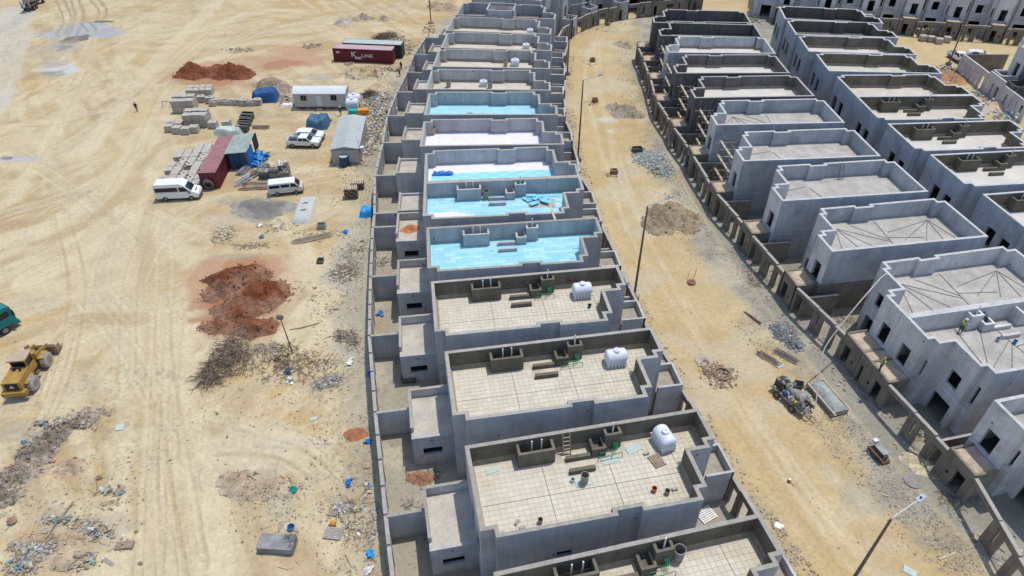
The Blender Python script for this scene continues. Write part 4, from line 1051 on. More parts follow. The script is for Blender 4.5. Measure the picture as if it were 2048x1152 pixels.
def pickup(label, l, a):
    T = vehicle('pickup_truck', label, l, a,
        [(-2.6, .5), (2.5, .45), (2.65, .8), (2.55, 1.12), (1.35, 1.2), (-.75, 1.2), (-.75, .75), (-2.6, .75)], [(-.72, 1.2), (1.42, 1.2), (.75, 1.78), (-.45, 1.80), (-.66, 1.7)], 1.85, 1.15, .18,
        [[(-.55, 1.27), (.1, 1.27), (.08, 1.66), (-.45, 1.66)], [(.2, 1.27), (1.12, 1.27), (.68, 1.68), (.2, 1.68)]], ((1.36, 1.25), (.8, 1.74), .1), [(-1.65, .4), (1.6, .4)], cat='pickup', rear=((-.715, 1.3), (-.66, 1.68), .15))
    part('bed_wall', MB().box(-2.6, -.92, .751, -.76, -.84, 1.2).box(-2.6, .84, .751, -.76, .92, 1.2).box(-2.6, -.839, .751, -2.52, .839, 1.2), WHITE, T)
    part('bed_floor', MB().box(-2.51, -.838, .752, -.762, .838, .80), BLACK, T)
    return T
pickup('white double cab pickup parked beside the long grey cabin', l, a)
l2 = rot_add(l, a, .25, 2.3)
vehicle('suv', 'white suv parked behind the pickup near the blue tarp', l2, a,
        [(-2.2, .4), (2.2, .4), (2.32, .75), (2.15, 1.0), (1.2, 1.1), (-2.25, 1.1)], [(-2.24, 1.1), (1.3, 1.1), (.45, 1.62), (-1.2, 1.66), (-2.0, 1.45)], 1.82, 1.05, .2,
        [[(-1.7, 1.18), (-.4, 1.18), (-.4, 1.52), (-1.3, 1.52)], [(-.3, 1.18), (1.0, 1.18), (.4, 1.54), (-.3, 1.54)]], ((1.22, 1.14), (.5, 1.58), .1), [(-1.35, .36), (1.4, .36)], cat='car', rear=((-2.18, 1.2), (-1.95, 1.46), .15))
p1_, p2_ = G(1906, 116), G(1924, 127); pickup('white pickup on the far cross street beside the leaning lamp', ((p1_[0] + p2_[0]) / 2, (p1_[1] + p2_[1]) / 2), math.atan2(p2_[1] - p1_[1], p2_[0] - p1_[0]))
p1_ = G(1955, 118)
vehicle('suv', 'white car half hidden behind the fourth row wall', p1_, math.radians(-20),
        [(-2.2, .4), (2.2, .4), (2.32, .75), (2.15, 1.0), (1.2, 1.1), (-2.25, 1.1)], [(-2.24, 1.1), (1.3, 1.1), (.45, 1.62), (-1.2, 1.66), (-2.0, 1.45)], 1.82, 1.05, .2,
        [[(-1.7, 1.18), (-.4, 1.18), (-.4, 1.52), (-1.3, 1.52)]], ((1.22, 1.14), (.5, 1.58), .1), [(-1.35, .36), (1.4, .36)], cat='car')

# wheel loader
YEL = M('loader_yellow', (.36, .215, .05), .55, .2, 1.5, .15); YELD = M('faded_cab_roof', (.42, .32, .24), .7, .15, 2); BUCK = M('worn_bucket', (.27, .19, .145), .7, .25, 2)
TYRE = M('dusty_tyre', (.34, .32, .30), .95, .15, 3)
A_, B_ = G(42, 792), G(88, 712)
ah = math.atan2(B_[1] - A_[1], B_[0] - A_[0])
T = thing('wheel_loader', 'yellow wheel loader with raised brown bucket on open sand', 'wheel loader', ((A_[0] + B_[0]) / 2, (A_[1] + B_[1]) / 2, 0), ah)
part('engine_hood', MB().prism([(-3.2, -.85), (-.9, -.85), (-.9, .85), (-3.2, .85)], 1.1, 2.2), YEL, T)
part('grille', MB().box(-3.215, -.62, 1.25, -3.201, .62, 2.1), BLACK, T)
part('warning_triangle', MB().add([(-3.23, -.25, 1.5), (-3.23, .25, 1.5), (-3.23, 0, 1.95)], [(0, 2, 1)]), M('triangle_pink', (.6, .45, .4), .6), T)
part('counterweight', MB().box(-3.55, -1.15, .7, -3.0, 1.15, 1.15), YEL, T)
part('exhaust', MB().tube([(-1.5, -.35, 2.2), (-1.5, -.35, 2.75)], .1, 8), BLACK, T); part('air_filter', MB().tube([(-1.3, .3, 2.2), (-1.3, .3, 2.5)], .2, 10), BLACK, T)
part('rear_frame', MB().box(-3.0, -.5, .6, -.1, .5, 1.099), DARKI, T); part('fender', MB().box(-2.7, -1.25, 1.45, -1.2, -.86, 1.52).box(-2.7, .86, 1.45, -1.2, 1.25, 1.52), YEL, T)
cab_ = part('cab', MB().box(-.88, -.75, 1.1, .45, .75, 1.9), YEL, T)
for x in (-.84, .40):
    for y in (-.7, .7): part('pillar', MB().box(x - .05, y - .05, 1.9, x + .05, y + .05, 3.0), YEL, cab_)
part('roof', MB().box(-1.05, -.9, 3.0, .6, .9, 3.14), YELD, cab_); part('window', MB().box(-.78, -.66, 1.92, .34, .66, 2.98), GLASS, cab_)
part('front_frame', MB().box(.0, -.45, .6, 2.3, .45, 1.3), YEL, T); part('mast', MB().prism([(.9, -.55), (1.5, -.55), (1.5, .55), (.9, .55)], 1.3, 2.2), YEL, T)
for y in (-.62, .62): part('lift_arm', MB().obox((2.1, y, 1.55), (2.4, .18, .4), (0, .28, 0)), YEL, T)
for y in (-.35, .35): part('cylinder', MB().tube([(1.3, y, 1.9), (2.6, y, 1.2)], .09, 8), STEEL, T)
part('front_fender', MB().box(.8, -1.3, 1.45, 2.0, -.66, 1.55).box(.8, .66, 1.45, 2.0, 1.3, 1.55), YEL, T)
bk_ = part('bucket', MB().side([(2.9, .25), (4.1, .2), (4.2, .28), (3.2, .45), (3.0, .8), (3.1, 1.3), (3.0, 1.45), (2.85, 1.2)], lambda z: 1.5), BUCK, T)
part('bucket_cheek', MB().box(2.95, -1.56, .3, 3.7, -1.505, 1.1).box(2.95, 1.505, .3, 3.7, 1.56, 1.1), BUCK, bk_)
for i in range(7): part('tooth', MB().box(4.1, -1.4 + i * .45, .18, 4.35, -1.3 + i * .45, .27), STEEL, bk_)
for x in (-1.95, 1.4):
    for s in (-1, 1):
        y = s * 1.12
        w = part('wheel', MB().tube([(x, y - .3, .78), (x, y - .22, .78), (x, y + .22, .78), (x, y + .3, .78)], [.66, .78, .78, .66], 22), TYRE, T)
        part('rim', MB().tube([(x, y - .31, .78), (x, y + .31, .78)], .36, 12), BUCK, w)
        tr = MB()
        for k in range(20):
            t = 2 * math.pi * k / 20; tr.obox((x + .79 * math.cos(t), y, .78 + .79 * math.sin(t)), (.07, .5, .1), (0, -t, .0))
        part('tread_lugs', tr, TYRE, w)
part('mirror', MB().box(-.1, .95, 2.6, .0, 1.2, 2.85), BLACK, T); part('ladder_step', MB().box(-.6, -1.1, .7, .0, -.8, .8), DARKI, T)
# teal truck on the left edge
TEAL = M('teal_truck_paint', (.01, .20, .22), .45, .15, 1)
wp = G(15, 668)
ta = math.radians(62)
T = thing('truck', 'teal green truck cut by the left edge', 'truck', (*rot_add(wp, ta, -2.6, 1.15), 0), ta)
part('cab', MB().side([(2.0, .9), (4.1, .8), (4.2, 1.6), (4.0, 2.9), (3.7, 3.1), (2.0, 3.1)], lambda z: 1.22), TEAL, T)
part('windscreen', MB().box(4.02, -1.05, 1.9, 4.16, 1.05, 2.75), GLASS, T)
for s in (-1, 1):
    part('side_window', MB().box(2.6, s * 1.232 - .006, 1.9, 3.7, s * 1.232 + .006, 2.6), GLASS, T); part('door', MB().box(2.5, s * 1.23 - .008, .95, 3.8, s * 1.23 + .008, 1.85), TEAL, T)
    part('mirror', MB().box(3.9, s * 1.5 - .12, 1.9, 4.1, s * 1.5 + .12, 2.6), BLACK, T)
    for x in (2.6, -1.2, -2.5): wheel(T, x, s * 1.05, .52, .35)
part('chassis', MB().box(-4.0, -.5, .6, 3.8, .5, .95), DARKI, T); part('bumper', MB().box(4.0, -1.2, .45, 4.35, 1.2, .85), TEAL, T)
part('tipper_body', MB().box(-4.2, -1.22, 1.0, 1.8, -1.12, 2.3).box(-4.2, 1.12, 1.0, 1.8, 1.22, 2.3).box(1.7, -1.119, 1.0, 1.8, 1.119, 2.5).box(-4.2, -1.119, 1.0, 1.699, 1.119, 1.15), TEAL, T)
# concrete mixer truck at the top left
MIXG = M('dusty_mixer_grey', (.36, .34, .31), .8, .25, 1.5)
mp_ = G(52, 24); T = thing('mixer_truck', 'dusty concrete mixer truck at the top left corner seen from behind', 'mixer truck', (mp_[0], mp_[1] + 3.6, 0), math.radians(98))
part('drum', MB().tube([(-3.2, 0, 3.0), (-2.4, 0, 2.8), (-.5, 0, 2.4), (1.2, 0, 2.2), (2.0, 0, 2.1)], [.55, .95, 1.25, 1.0, .5], 16), MIXG, T, smooth=True)
part('hopper', MB().lathe([(.25, 2.7), (.8, 3.7), (.75, 3.7), (.2, 2.75)], (-3.4, 0, 0), 12), MIXG, T); part('chute', MB().obox((-4.1, 0, 1.9), (1.6, .5, .1), (0, -.8, 0)), MIXG, T)
part('cab', MB().side([(2.4, 1.0), (4.3, 1.0), (4.3, 1.8), (4.0, 2.9), (2.4, 2.9)], lambda z: 1.2), MIXG, T); part('chassis', MB().box(-3.6, -.55, .7, 4.0, .55, 1.1), DARKI, T)
for x in (3.2, -1.0, -2.3):
    for s in (-1, 1): wheel(T, x, s * 1.0, .5, .38)
for s in (-1, 1): part('mudguard', MB().box(-3.0, s * 1.0 - .25, 1.1, -.4, s * 1.0 + .25, 1.2), DARKI, T); part('tail_light', MB().box(-3.75, s * .9 - .2, .9, -3.62, s * .9 + .2, 1.15), RUST, T)
part('rear_frame', MB().box(-3.7, -1.0, 1.1, -3.5, -.8, 2.4).box(-3.7, .8, 1.1, -3.5, 1.0, 2.4), MIXG, T); part('water_tank', MB().tube([(-.3, 1.1, 1.5), (.9, 1.1, 1.5)], .35, 10), MIXG, T)

# ------------------------------------------------------------------ containers and cabins
def container(label, loc, rz, L, mat, roofmat, Wd=2.44, Hh=2.6):
    T = thing('shipping_container', label, 'container', (*loc, 0), rz)
    n = int(L / .28)
    for s in (-1, 1):
        vs = []; fs = []
        for i in range(n * 4 + 1):
            x = -L / 2 + .12 + (L - .24) * i / (n * 4); y = s * (Wd / 2 - (.045 if (i % 4) in (1, 2) else 0)); vs += [(x, y, .16), (x, y, Hh - .1)]
        for i in range(n * 4): fs.append((2 * i, 2 * i + 2, 2 * i + 3, 2 * i + 1)[::(1 if s < 0 else -1)])
        part('side_wall', MB().add(vs, fs), mat, T)
        part('rail', MB().box(-L / 2 + .12, s * Wd / 2 - .06, Hh - .1, L / 2 - .12, s * Wd / 2 + .004, Hh).box(-L / 2 + .12, s * Wd / 2 - .06, .03, L / 2 - .12, s * Wd / 2 + .004, .16), mat, T)
        for x in (-L / 2, L / 2 - .12): part('corner_post', MB().box(x, s * Wd / 2 - .06 - (.0 if s < 0 else .06), 0, x + .12, s * Wd / 2 + (.06 if s < 0 else 0) + .005 * s, Hh + .01), mat, T)
    part('roof', MB().box(-L / 2 + .1, -Wd / 2 + .05, Hh - .06, L / 2 - .1, Wd / 2 - .05, Hh - .012), roofmat, T)
    rb = MB()
    for i in range(int(L / .6)): rb.box(-L / 2 + .4 + i * .6, -Wd / 2 + .2, Hh - .0115, -L / 2 + .65 + i * .6, Wd / 2 - .2, Hh + .004)
    part('roof_ribs', rb, roofmat, T)
    for s in (-1, 1):
        x = s * (L / 2 - .03); part('end_wall', MB().box(x - .02, -Wd / 2 + .06, .05, x + .02, Wd / 2 - .06, Hh - .05), mat, T)
        if s < 0:
            for y in (-.9, -.35, .35, .9): part('lock_bar', MB().tube([(x - .05, y, .15), (x - .05, y, Hh - .15)], .025, 6), STEEL, T)
    return T
MAR = M('maroon_container', (.13, .018, .03), .55, .15, .8, .08); MARR = M('faded_pink_roof', (.45, .32, .34), .7, .1, .8); GRN = M('dark_green_container', (.035, .05, .04), .6, .15, .8); GRNR = M('faded_green_roof', (.40, .46, .44), .7, .1, .8)
MARD = M('faded_maroon_roof', (.31, .145, .15), .65, .15, .8)
p, q = G(668, 123), G(788, 128); an = math.atan2(q[1] - p[1], q[0] - p[0]); c_ = rot_add(((p[0] + q[0]) / 2, (p[1] + q[1]) / 2), an, 0, 1.25)
T = container('maroon shipping container lettered K LINE with pale roof', c_, an, 12.19, MAR, MARR, Hh=2.7)
LET = M('white_lettering', (.62, .58, .55), .7, .15, 2)
ff = (math.pi / 2, 0, 0)
put_text('K', 1.45, LET, T, (-1.9, -1.245, 1.12), ff, sx=1.15); put_text('LINE', .98, LET, T, (.85, -1.245, 1.08), ff, sx=1.2)
part('scuffed_patch', MB().box(-1.7, -1.246, .68, -.4, -1.236, 1.14), M('patch_grey', (.50, .46, .43), .8, .3, 4), T); part('logo_plate', MB().box(-5.4, -1.246, 1.75, -4.75, -1.236, 2.15), LET, T)
put_text('K', .36, MAR, T, (-5.08, -1.252, 1.82), ff)
part('swoosh', MB().box(-2.5, -1.246, 2.05, -1.1, -1.236, 2.1), LET, T)
c2 = rot_add(c_, an, 1.1, 3.0)
T = container('dark green shipping container behind the maroon lettered one', c2, an, 12.19, GRN, GRNR, Hh=2.75)
put_text('CAPITAL', .55, M('dull_lettering', (.26, .28, .27), .8), T, (-.3, -1.245, 2.08), ff, sx=1.2)
FL, FR, BL, BR = G(396, 346, 2.6), G(430, 346, 2.6), G(437, 273, 2.6), G(470, 272, 2.6)
fm = ((FL[0] + FR[0]) / 2, (FL[1] + FR[1]) / 2); bm_ = ((BL[0] + BR[0]) / 2, (BL[1] + BR[1]) / 2)
an2c = math.atan2(bm_[1] - fm[1], bm_[0] - fm[0]); L2c = math.hypot(bm_[0] - fm[0], bm_[1] - fm[1])
cc2 = ((fm[0] + bm_[0]) / 2, (fm[1] + bm_[1]) / 2)
T2 = container('maroon container end on to the viewer with a tyre at its foot', cc2, an2c, L2c, MAR, MARD)
for i in range(3): part('vent_mark', MB().box(-L2c / 2 - .012, .1 + i * .22 - .06, 1.2, -L2c / 2 - .003, .1 + i * .22 + .04, 1.7), LET, T2)
tp = rot_add(cc2, an2c, -L2c / 2 - .35, .15)
mb = MB(); nR, nr = 20, 8; vs = []; fs = []
for i in range(nR):
    for j in range(nr):
        t = 2 * math.pi * i / nR; u = 2 * math.pi * j / nr; R = .62 + .24 * math.cos(u); vs.append((.20 * math.sin(u) * 1.0 - .1 * math.sin(t), R * math.cos(t), .86 + R * math.sin(t)))
for i in range(nR):
    for j in range(nr): fs.append((i * nr + j, ((i + 1) % nR) * nr + j, ((i + 1) % nR) * nr + (j + 1) % nr, i * nr + (j + 1) % nr))
mb.add(vs, fs); single('tyre', mb, M('dusty_black_tyre', (.11, .10, .095), .9, .3, 4), 'large loose tyre leaning on the end of maroon container', 'tyre', (*tp, 0), an2c, smooth=True)
# lean-to shelter on the right of that container
SHEL = M('corrugated_green_sheet', (.30, .36, .33), .7, .2, 1, .15, 6)
T = thing('lean_to_shelter', 'corrugated lean to roof with blue tarps beside the maroon container', 'shelter', (*cc2, 0), an2c)
for k in range(5):
    x0 = L2c / 2 - 6.2 + k * 1.24; mb = MB(); vs = []; fs = []
    for i in range(17):
        x = x0 + 1.26 * i / 16; z = .03 * (i % 2); vs += [(x, -1.1, 2.75 + z), (x, -4.4, 3.0 + z)]
    for i in range(16): fs.append((2 * i, 2 * i + 2, 2 * i + 3, 2 * i + 1))
    part('roof_sheet', mb.add(vs, fs), SHEL, T, (0, 0, .012 * (k % 2)))
for x in (L2c / 2 - 6.0, L2c / 2 - 3.2, L2c / 2 - .2): part('post', MB().tube([(x, -4.3, 0), (x, -4.25, 3.0)], .06, 6), WOOD, T)
def cloth(x0, y0, x1, y1, z0, z1, seed, n=14):
    mb = MB(); vs = []; rq = random.Random(seed)
    for i in range(n + 1):
        t = i / n; o_ = .12 * math.sin(t * 19 + seed) + rq.uniform(-.05, .05); zb_ = z0 + rq.uniform(0, .5)
        for z in (z1, (z1 + zb_) / 2, zb_): vs.append((x0 + (x1 - x0) * t + o_, y0 + (y1 - y0) * t - o_, z))
    return mb.add(vs, [(3 * i + j, 3 * i + 3 + j, 3 * i + 4 + j, 3 * i + 1 + j) for i in range(n) for j in (0, 1)])
TARPB = M('blue_tarp', (.02, .085, .23), .55, .2, 1.5, .1); TARPS = M('navy_tarp', (.03, .075, .145), .6, .2, 1.5)
part('tarp_curtain', cloth(L2c / 2 - 6.1, -1.5, L2c / 2 - 6.1, -3.9, .1, 2.85, 1), TARPS, T); part('tarp_curtain', cloth(L2c / 2 - 6.2, -4.4, L2c / 2 - 3.4, -4.5, .4, 2.9, 2), M('bright_blue_tarp', (.015, .19, .52), .5, .2, 2), T)
part('tarp_flap', cloth(L2c / 2 - 2.0, -4.5, L2c / 2 - .1, -4.4, .6, 3.1, 3), M('shade_net_dark', (.04, .05, .055), .9), T)
part('stored_boards', MB().obox((L2c / 2 - 5.0, -2.2, 1.0), (1.8, .12, 1.6), (.4, 0, .2)).obox((L2c / 2 - 3, -2.4, .9), (2.2, .1, 1.4), (.5, 0, .1)), WOOD, T)
bt = MB(); rq = random.Random(8)
for i in range(90): bt.obox((rq.uniform(-2.2, 2.2), rq.gauss(0, .6), .1 + .35 * rq.random()), (.8, .5, .05), (rq.uniform(-.7, .7), rq.uniform(-.7, .7), rq.random() * 3))
single('tarp_heap', bt, M('bright_blue_tarp', (.015, .19, .52), .5, .2, 2), 'crumpled bright blue tarp spilling from the lean to shelter', 'tarp', (*G(512, 322), 0), an2c)
# cabins
CABW = M('cabin_wall_white', (.46, .45, .435), .7, .1, .6, .06); CABR = M('cabin_roof_white', (.60, .63, .64), .6, .08, .5); CABR2 = M('cabin_roof_grey_green', (.42, .455, .45), .65, .15, .5, .1, 4, stain=((.30, .32, .31), .5, .5)); CABG = M('cabin_wall_ribbed', (.40, .40, .385), .7, .1, .6); DKR = M('dark_red_trim', (.20, .07, .06), .7)
p, q = G(591, 219), G(695, 219); an = math.atan2(q[1] - p[1], q[0] - p[0]); Lc = math.hypot(q[0] - p[0], q[1] - p[1]); cc = rot_add(((p[0] + q[0]) / 2, (p[1] + q[1]) / 2), an, 0, 1.5)
T = thing('site_cabin', 'white site cabin with curved roof, two windows and a door', 'cabin', (*cc, 0), an)
ops = [(1.3, 2.3, 1.65, 2.55), (Lc - 2.6, Lc - 1.6, 1.7, 2.65), (Lc * .43, Lc * .53, .55, 2.55)]
part('wall', free_wall((-Lc / 2, -1.5), (Lc / 2, -1.5), 2.95, .1, ops, .5), CABW, T)
for p0, p1 in (((Lc / 2, -1.4), (Lc / 2, 1.5)), ((Lc / 2 - .1, 1.5), (-Lc / 2, 1.5)), ((-Lc / 2, 1.4), (-Lc / 2, -1.4))): part('wall', free_wall(p0, p1, 2.94, .1, (), .5), CABW, T)
arc = [(-1.62 + 3.24 * i / 10, 2.93 + .62 * math.sin(math.pi * i / 10)) for i in range(11)]
mb = MB(); vs = [(x, y, z) for x in (-Lc / 2 - .08, Lc / 2 + .08) for y, z in arc]
mb.add(vs, [(i, 11 + i, 12 + i, i + 1) for i in range(10)] + [tuple(range(10, -1, -1)), tuple(range(11, 22))]); part('roof', mb, CABR, T)
rb = MB()
for k in range(int(Lc / .45)):
    x = -Lc / 2 + .2 + k * .45
    for i in range(10): rb.add([(x, arc[i][0], arc[i][1] + .004), (x + .09, arc[i][0], arc[i][1] + .004), (x + .09, arc[i + 1][0], arc[i + 1][1] + .03), (x, arc[i + 1][0], arc[i + 1][1] + .03)], [(0, 1, 2, 3)])
part('roof_ribs', rb, CABR, T)
for a0, a1, z0, z1 in ops[:2]:
    w = part('window', MB().box(-Lc / 2 + a0 + .02, -1.43, z0 + .02, -Lc / 2 + a1 - .02, -1.42, z1 - .02), GLASS, T)
    part('window_frame', MB().box(-Lc / 2 + a0 - .06, -1.53, z0 - .06, -Lc / 2 + a0 + .04, -1.501, z1 + .06).box(-Lc / 2 + a1 - .04, -1.53, z0 - .06, -Lc / 2 + a1 + .06, -1.501, z1 + .06).box(-Lc / 2 + a0 + .041, -1.53, z0 - .06, -Lc / 2 + a1 - .041, -1.501, z0 + .02).box(-Lc / 2 + a0 + .041, -1.53, z1 - .02, -Lc / 2 + a1 - .041, -1.501, z1 + .06).box(-Lc / 2 + (a0 + a1) / 2 - .03, -1.48, z0 + .021, -Lc / 2 + (a0 + a1) / 2 + .03, -1.45, z1 - .021), WOOD, w)
d_ = part('door', MB().box(-Lc / 2 + ops[2][0] + .01, -1.46, .56, -Lc / 2 + ops[2][1] - .01, -1.43, 2.54), CABR, T); part('handle', MB().box(-Lc / 2 + ops[2][0] + .1, -1.5, 1.5, -Lc / 2 + ops[2][0] + .16, -1.461, 1.62), BLACK, d_)
part('skid', MB().box(-Lc / 2, -1.35, .25, Lc / 2, -1.15, .499).box(-Lc / 2, 1.15, .25, Lc / 2, 1.35, .499), DKR, T)
for k in range(6): part('support_block', MB().box(-Lc / 2 + .3 + k * 1.7, -1.4, 0, -Lc / 2 + .75 + k * 1.7, -1.1, .249), BLOCK, T)
part('step', MB().box(-Lc / 2 + ops[2][0], -2.0, 0, -Lc / 2 + ops[2][1], -1.6, .3), WOODP, T); part('gable_trim', MB().box(Lc / 2 + .081, -1.6, 2.86, Lc / 2 + .1, 1.6, 2.98), DKR, T)
FL, FR, BL, BR = G(660, 297, 2.7), G(718, 298, 2.7), G(680, 233, 2.7), G(731, 235, 2.7)
fm = ((FL[0] + FR[0]) / 2, (FL[1] + FR[1]) / 2); bb = ((BL[0] + BR[0]) / 2, (BL[1] + BR[1]) / 2); an = math.atan2(bb[1] - fm[1], bb[0] - fm[0]); Lc = math.hypot(bb[0] - fm[0], bb[1] - fm[1]); Wc = 4.1
cab2 = ((fm[0] + bb[0]) / 2, (fm[1] + bb[1]) / 2)
T = thing('site_cabin', 'long ribbed grey cabin with pitched roof beside the blue barrel', 'cabin', (*cab2, 0), an)
part('roof', MB().add([(x, y, z) for x in (-Lc / 2 - .15, Lc / 2 + .15) for y, z in ((-Wc / 2 - .12, 2.68), (0, 3.12), (Wc / 2 + .12, 2.68), (Wc / 2 + .12, 2.6), (0, 3.04), (-Wc / 2 - .12, 2.6))],
    [(0, 6, 7, 1), (1, 7, 8, 2), (2, 8, 9, 3), (3, 9, 10, 4), (4, 10, 11, 5), (5, 11, 6, 0), (5, 4, 1, 0), (4, 3, 2, 1), (6, 7, 10, 11), (7, 8, 9, 10)]), CABR2, T)
rb = MB()
for k in range(int(Lc / .5)):
    x = -Lc / 2 + k * .5
    for s in (-1, 1): rb.add([(x, 0, 3.14), (x + .06, 0, 3.14), (x + .06, s * (Wc / 2 + .1), 2.70), (x, s * (Wc / 2 + .1), 2.70)], [(0, 1, 2, 3)])
part('roof_ribs', rb, CABR2, T)
def ribbed(p0, p1, z0, z1):
    L = math.hypot(p1[0] - p0[0], p1[1] - p0[1]); n = int(L / .1); d = ((p1[0] - p0[0]) / L, (p1[1] - p0[1]) / L); vs = []
    for i in range(n + 1):
        o_ = .035 if i % 4 < 2 else 0; x = p0[0] + d[0] * L * i / n + d[1] * o_; y = p0[1] + d[1] * L * i / n - d[0] * o_; vs += [(x, y, z0), (x, y, z1)]
    return MB().add(vs, [(2 * i, 2 * i + 2, 2 * i + 3, 2 * i + 1) for i in range(n)])
cs = [(-Lc / 2, -Wc / 2), (Lc / 2, -Wc / 2), (Lc / 2, Wc / 2), (-Lc / 2, Wc / 2)]
for i in range(4): part('wall', ribbed(cs[i], cs[(i + 1) % 4], .1, 2.6), CABG, T)
for x in (-Lc / 2, Lc / 2): part('gable', MB().add([(x, -Wc / 2, 2.6), (x, Wc / 2, 2.6), (x, 0, 3.03)], [(0, 1, 2)]), CABG, T)
part('trim', MB().box(-Lc / 2 - .17, -Wc / 2 - .12, 2.58, -Lc / 2 - .151, Wc / 2 + .12, 2.66).box(-Lc / 2 - .1, -Wc / 2 - .06, 0, -Lc / 2 + .05, Wc / 2 + .06, .1), DKR, T)
part('air_unit', MB().box(-Lc / 2 + 1.0, -Wc / 2 - .6, 1.7, -Lc / 2 + 1.8, -Wc / 2 - .04, 2.2), CABR, T); part('aerial', MB().tube([(-Lc / 2 + .4, -Wc / 2 - .1, 1.6), (-Lc / 2 + .4, -Wc / 2 - .1, 3.8)], .03, 5), BLACK, T)
bl = G(690, 331)
T = thing('barrel', 'large blue barrel against the gable of the long grey cabin', 'barrel', (*bl, 0))
NAVY = M('navy_barrel', (.02, .06, .12), .45, .15, 2)
part('shell', MB().lathe([(.62, 0), (.70, .1), (.72, .9), (.70, 1.0), (.72, 1.1), (.68, 1.65)], n=20), NAVY, T, smooth=True); part('lid', MB().lathe([(.69, 1.64), (.66, 1.72), (0, 1.76)], n=20), M('pale_lid', (.45, .53, .56), .5), T)
water_tank((*G(706, 217), .0), .05, 'front white water tank beside the curved roof cabin', 1.15); water_tank((*G(710, 207), .0), .05, 'rear white water tank beside the curved roof cabin', 1.15)
single('crate', MB().box(-.7, -.5, 0, .7, .5, .6).box(-.6, -.4, .6005, .6, .4, .62), M('turquoise_plastic', (.02, .36, .36), .5), 'turquoise crate in front of the white water tanks', 'crate', (*G(706, 226), 0))
single('generator_box', MB().box(-.95, -.6, 0, .95, .6, .9).box(-.9, -.55, .9005, .9, .55, .95), M('orange_box', (.62, .26, .05), .6, .15, 2), 'orange box beside the far end of the long cabin', 'box', (*G(727, 228), 0), .1)
# ------------------------------------------------------------------ block pallets and stacked goods
def blocks_mesh(nl, seed, mess=0.):
    rq = random.Random(seed); mb = MB()
    for l in range(nl):
        for i in range(3):
            for j in range(5):
                if mess and l > nl - 3 and rq.random() < mess: continue
                sh = rq.uniform(.9, 1.08); a = .02 * mess
                mb.obox((-.4 + i * .4 + rq.uniform(-a, a), -.42 + j * .21 + rq.uniform(-a, a), .12 + .2 * l + .1), (.385, .2, .192), (0, 0, rq.uniform(-a, a)), (.455 * sh, .42 * sh, .36 * sh))
    return mb
BLK = M('stacked_cement_block', (1, 1, 1), .95, .12, 1.2, .12, 9, attr=True)
BM = [blocks_mesh(5, 1).mesh('block_stack', BLK, attr=True), blocks_mesh(5, 2, .25).mesh('block_stack', BLK, attr=True), blocks_mesh(4, 3, .5).mesh('block_stack', BLK, attr=True)]
BB = MB().box(-.6, -.55, 0, .6, -.43, .119).box(-.6, -.06, 0, .6, .06, .119).box(-.6, .43, 0, .6, .55, .119).mesh('wooden_base', WOOD)
rb_ = random.Random(21)
def bpallet(xy, rz, label, group, k=0, z=0.):
    T = thing('block_pallet', label, 'block pallet', (xy[0], xy[1], z), rz + rb_.uniform(-.05, .05), group)
    link('block_stack', BM[k], T); link('wooden_base', BB, T); T.scale = (1.1, 1.12, 1.0); return T
# packed grid left of the end-on container
for r in range(9):
    for c in range(5):
        x = -L2c / 2 + .4 + r * 1.36 + rb_.uniform(-.08, .08); y = 1.95 + c * 1.3 + rb_.uniform(-.06, .06)
        if (r, c) in ((2, 4), (8, 4), (8, 3), (3, 2), (5, 4)): continue
        bpallet(rot_add(cc2, an2c, x, y), an2c, 'grey block pallet in packed grid, %s row from the front, %s beside the container' % (ORD[r], ['nearest', 'second', 'third', 'fourth', 'fifth'][c]), 'pallets in the packed grid', 0 if rb_.random() < .8 else 1)
cl = [('grey block pallet near the red soil', 'pallets by the red soil', [(383, 190), (395, 190), (407, 189), (419, 189), (386, 184), (397, 184), (409, 183), (420, 183)], 1),
      ('block pallet stacked near the walking man', 'two high pallets right of the walking man', [(357, 224), (371, 224), (386, 223), (360, 215), (374, 215), (388, 214)], 2),
      ('block pallet stacked near dark bins', 'two high pallets beside the bins', [(381, 253), (397, 252), (412, 252), (384, 244), (399, 243), (414, 243)], 2),
      ('loose grey block pallet near dark bins', 'loose pallets left of the bins', [(341, 262), (357, 265), (374, 267), (391, 264), (428, 255), (455, 253), (345, 254), (360, 256)], 1),
      ('tumbled tan block pallet near blue tarp', 'tumbled pallets by the blue tarp', [(447, 208), (461, 209), (475, 209), (490, 210), (504, 210), (517, 209), (422, 205), (428, 210), (405, 203)], 3),
      ('block pallet by far cross street', 'pallets on the far cross street', [(1838, 68), (1855, 68), (1870, 68), (1885, 73), (1844, 81), (1860, 83), (1876, 87), (1892, 84)], 1)]
for lab, grp, pts, hi in cl:
    ys_ = sorted({p[1] for p in pts}); cut = (ys_[0] + ys_[-1]) / 2
    front = sorted(p[0] for p in pts if p[1] > cut); back = sorted(p[0] for p in pts if p[1] <= cut)
    for px, py in pts:
        xy = G(px, py); rw = 'front' if py > cut else 'back'; k = (front if py > cut else back).index(px)
        where = ', %s line, %s from the left' % (rw, ORD[k])
        T = bpallet(xy, rb_.uniform(-.12, .05), lab + where + (', bottom' if hi == 2 else ''), grp, (1 if rb_.random() < .6 else 2) if hi == 3 else 0)
        if hi == 2: bpallet(xy, T.rotation_euler[2], lab + where + ', top', grp, 0, 1.13)
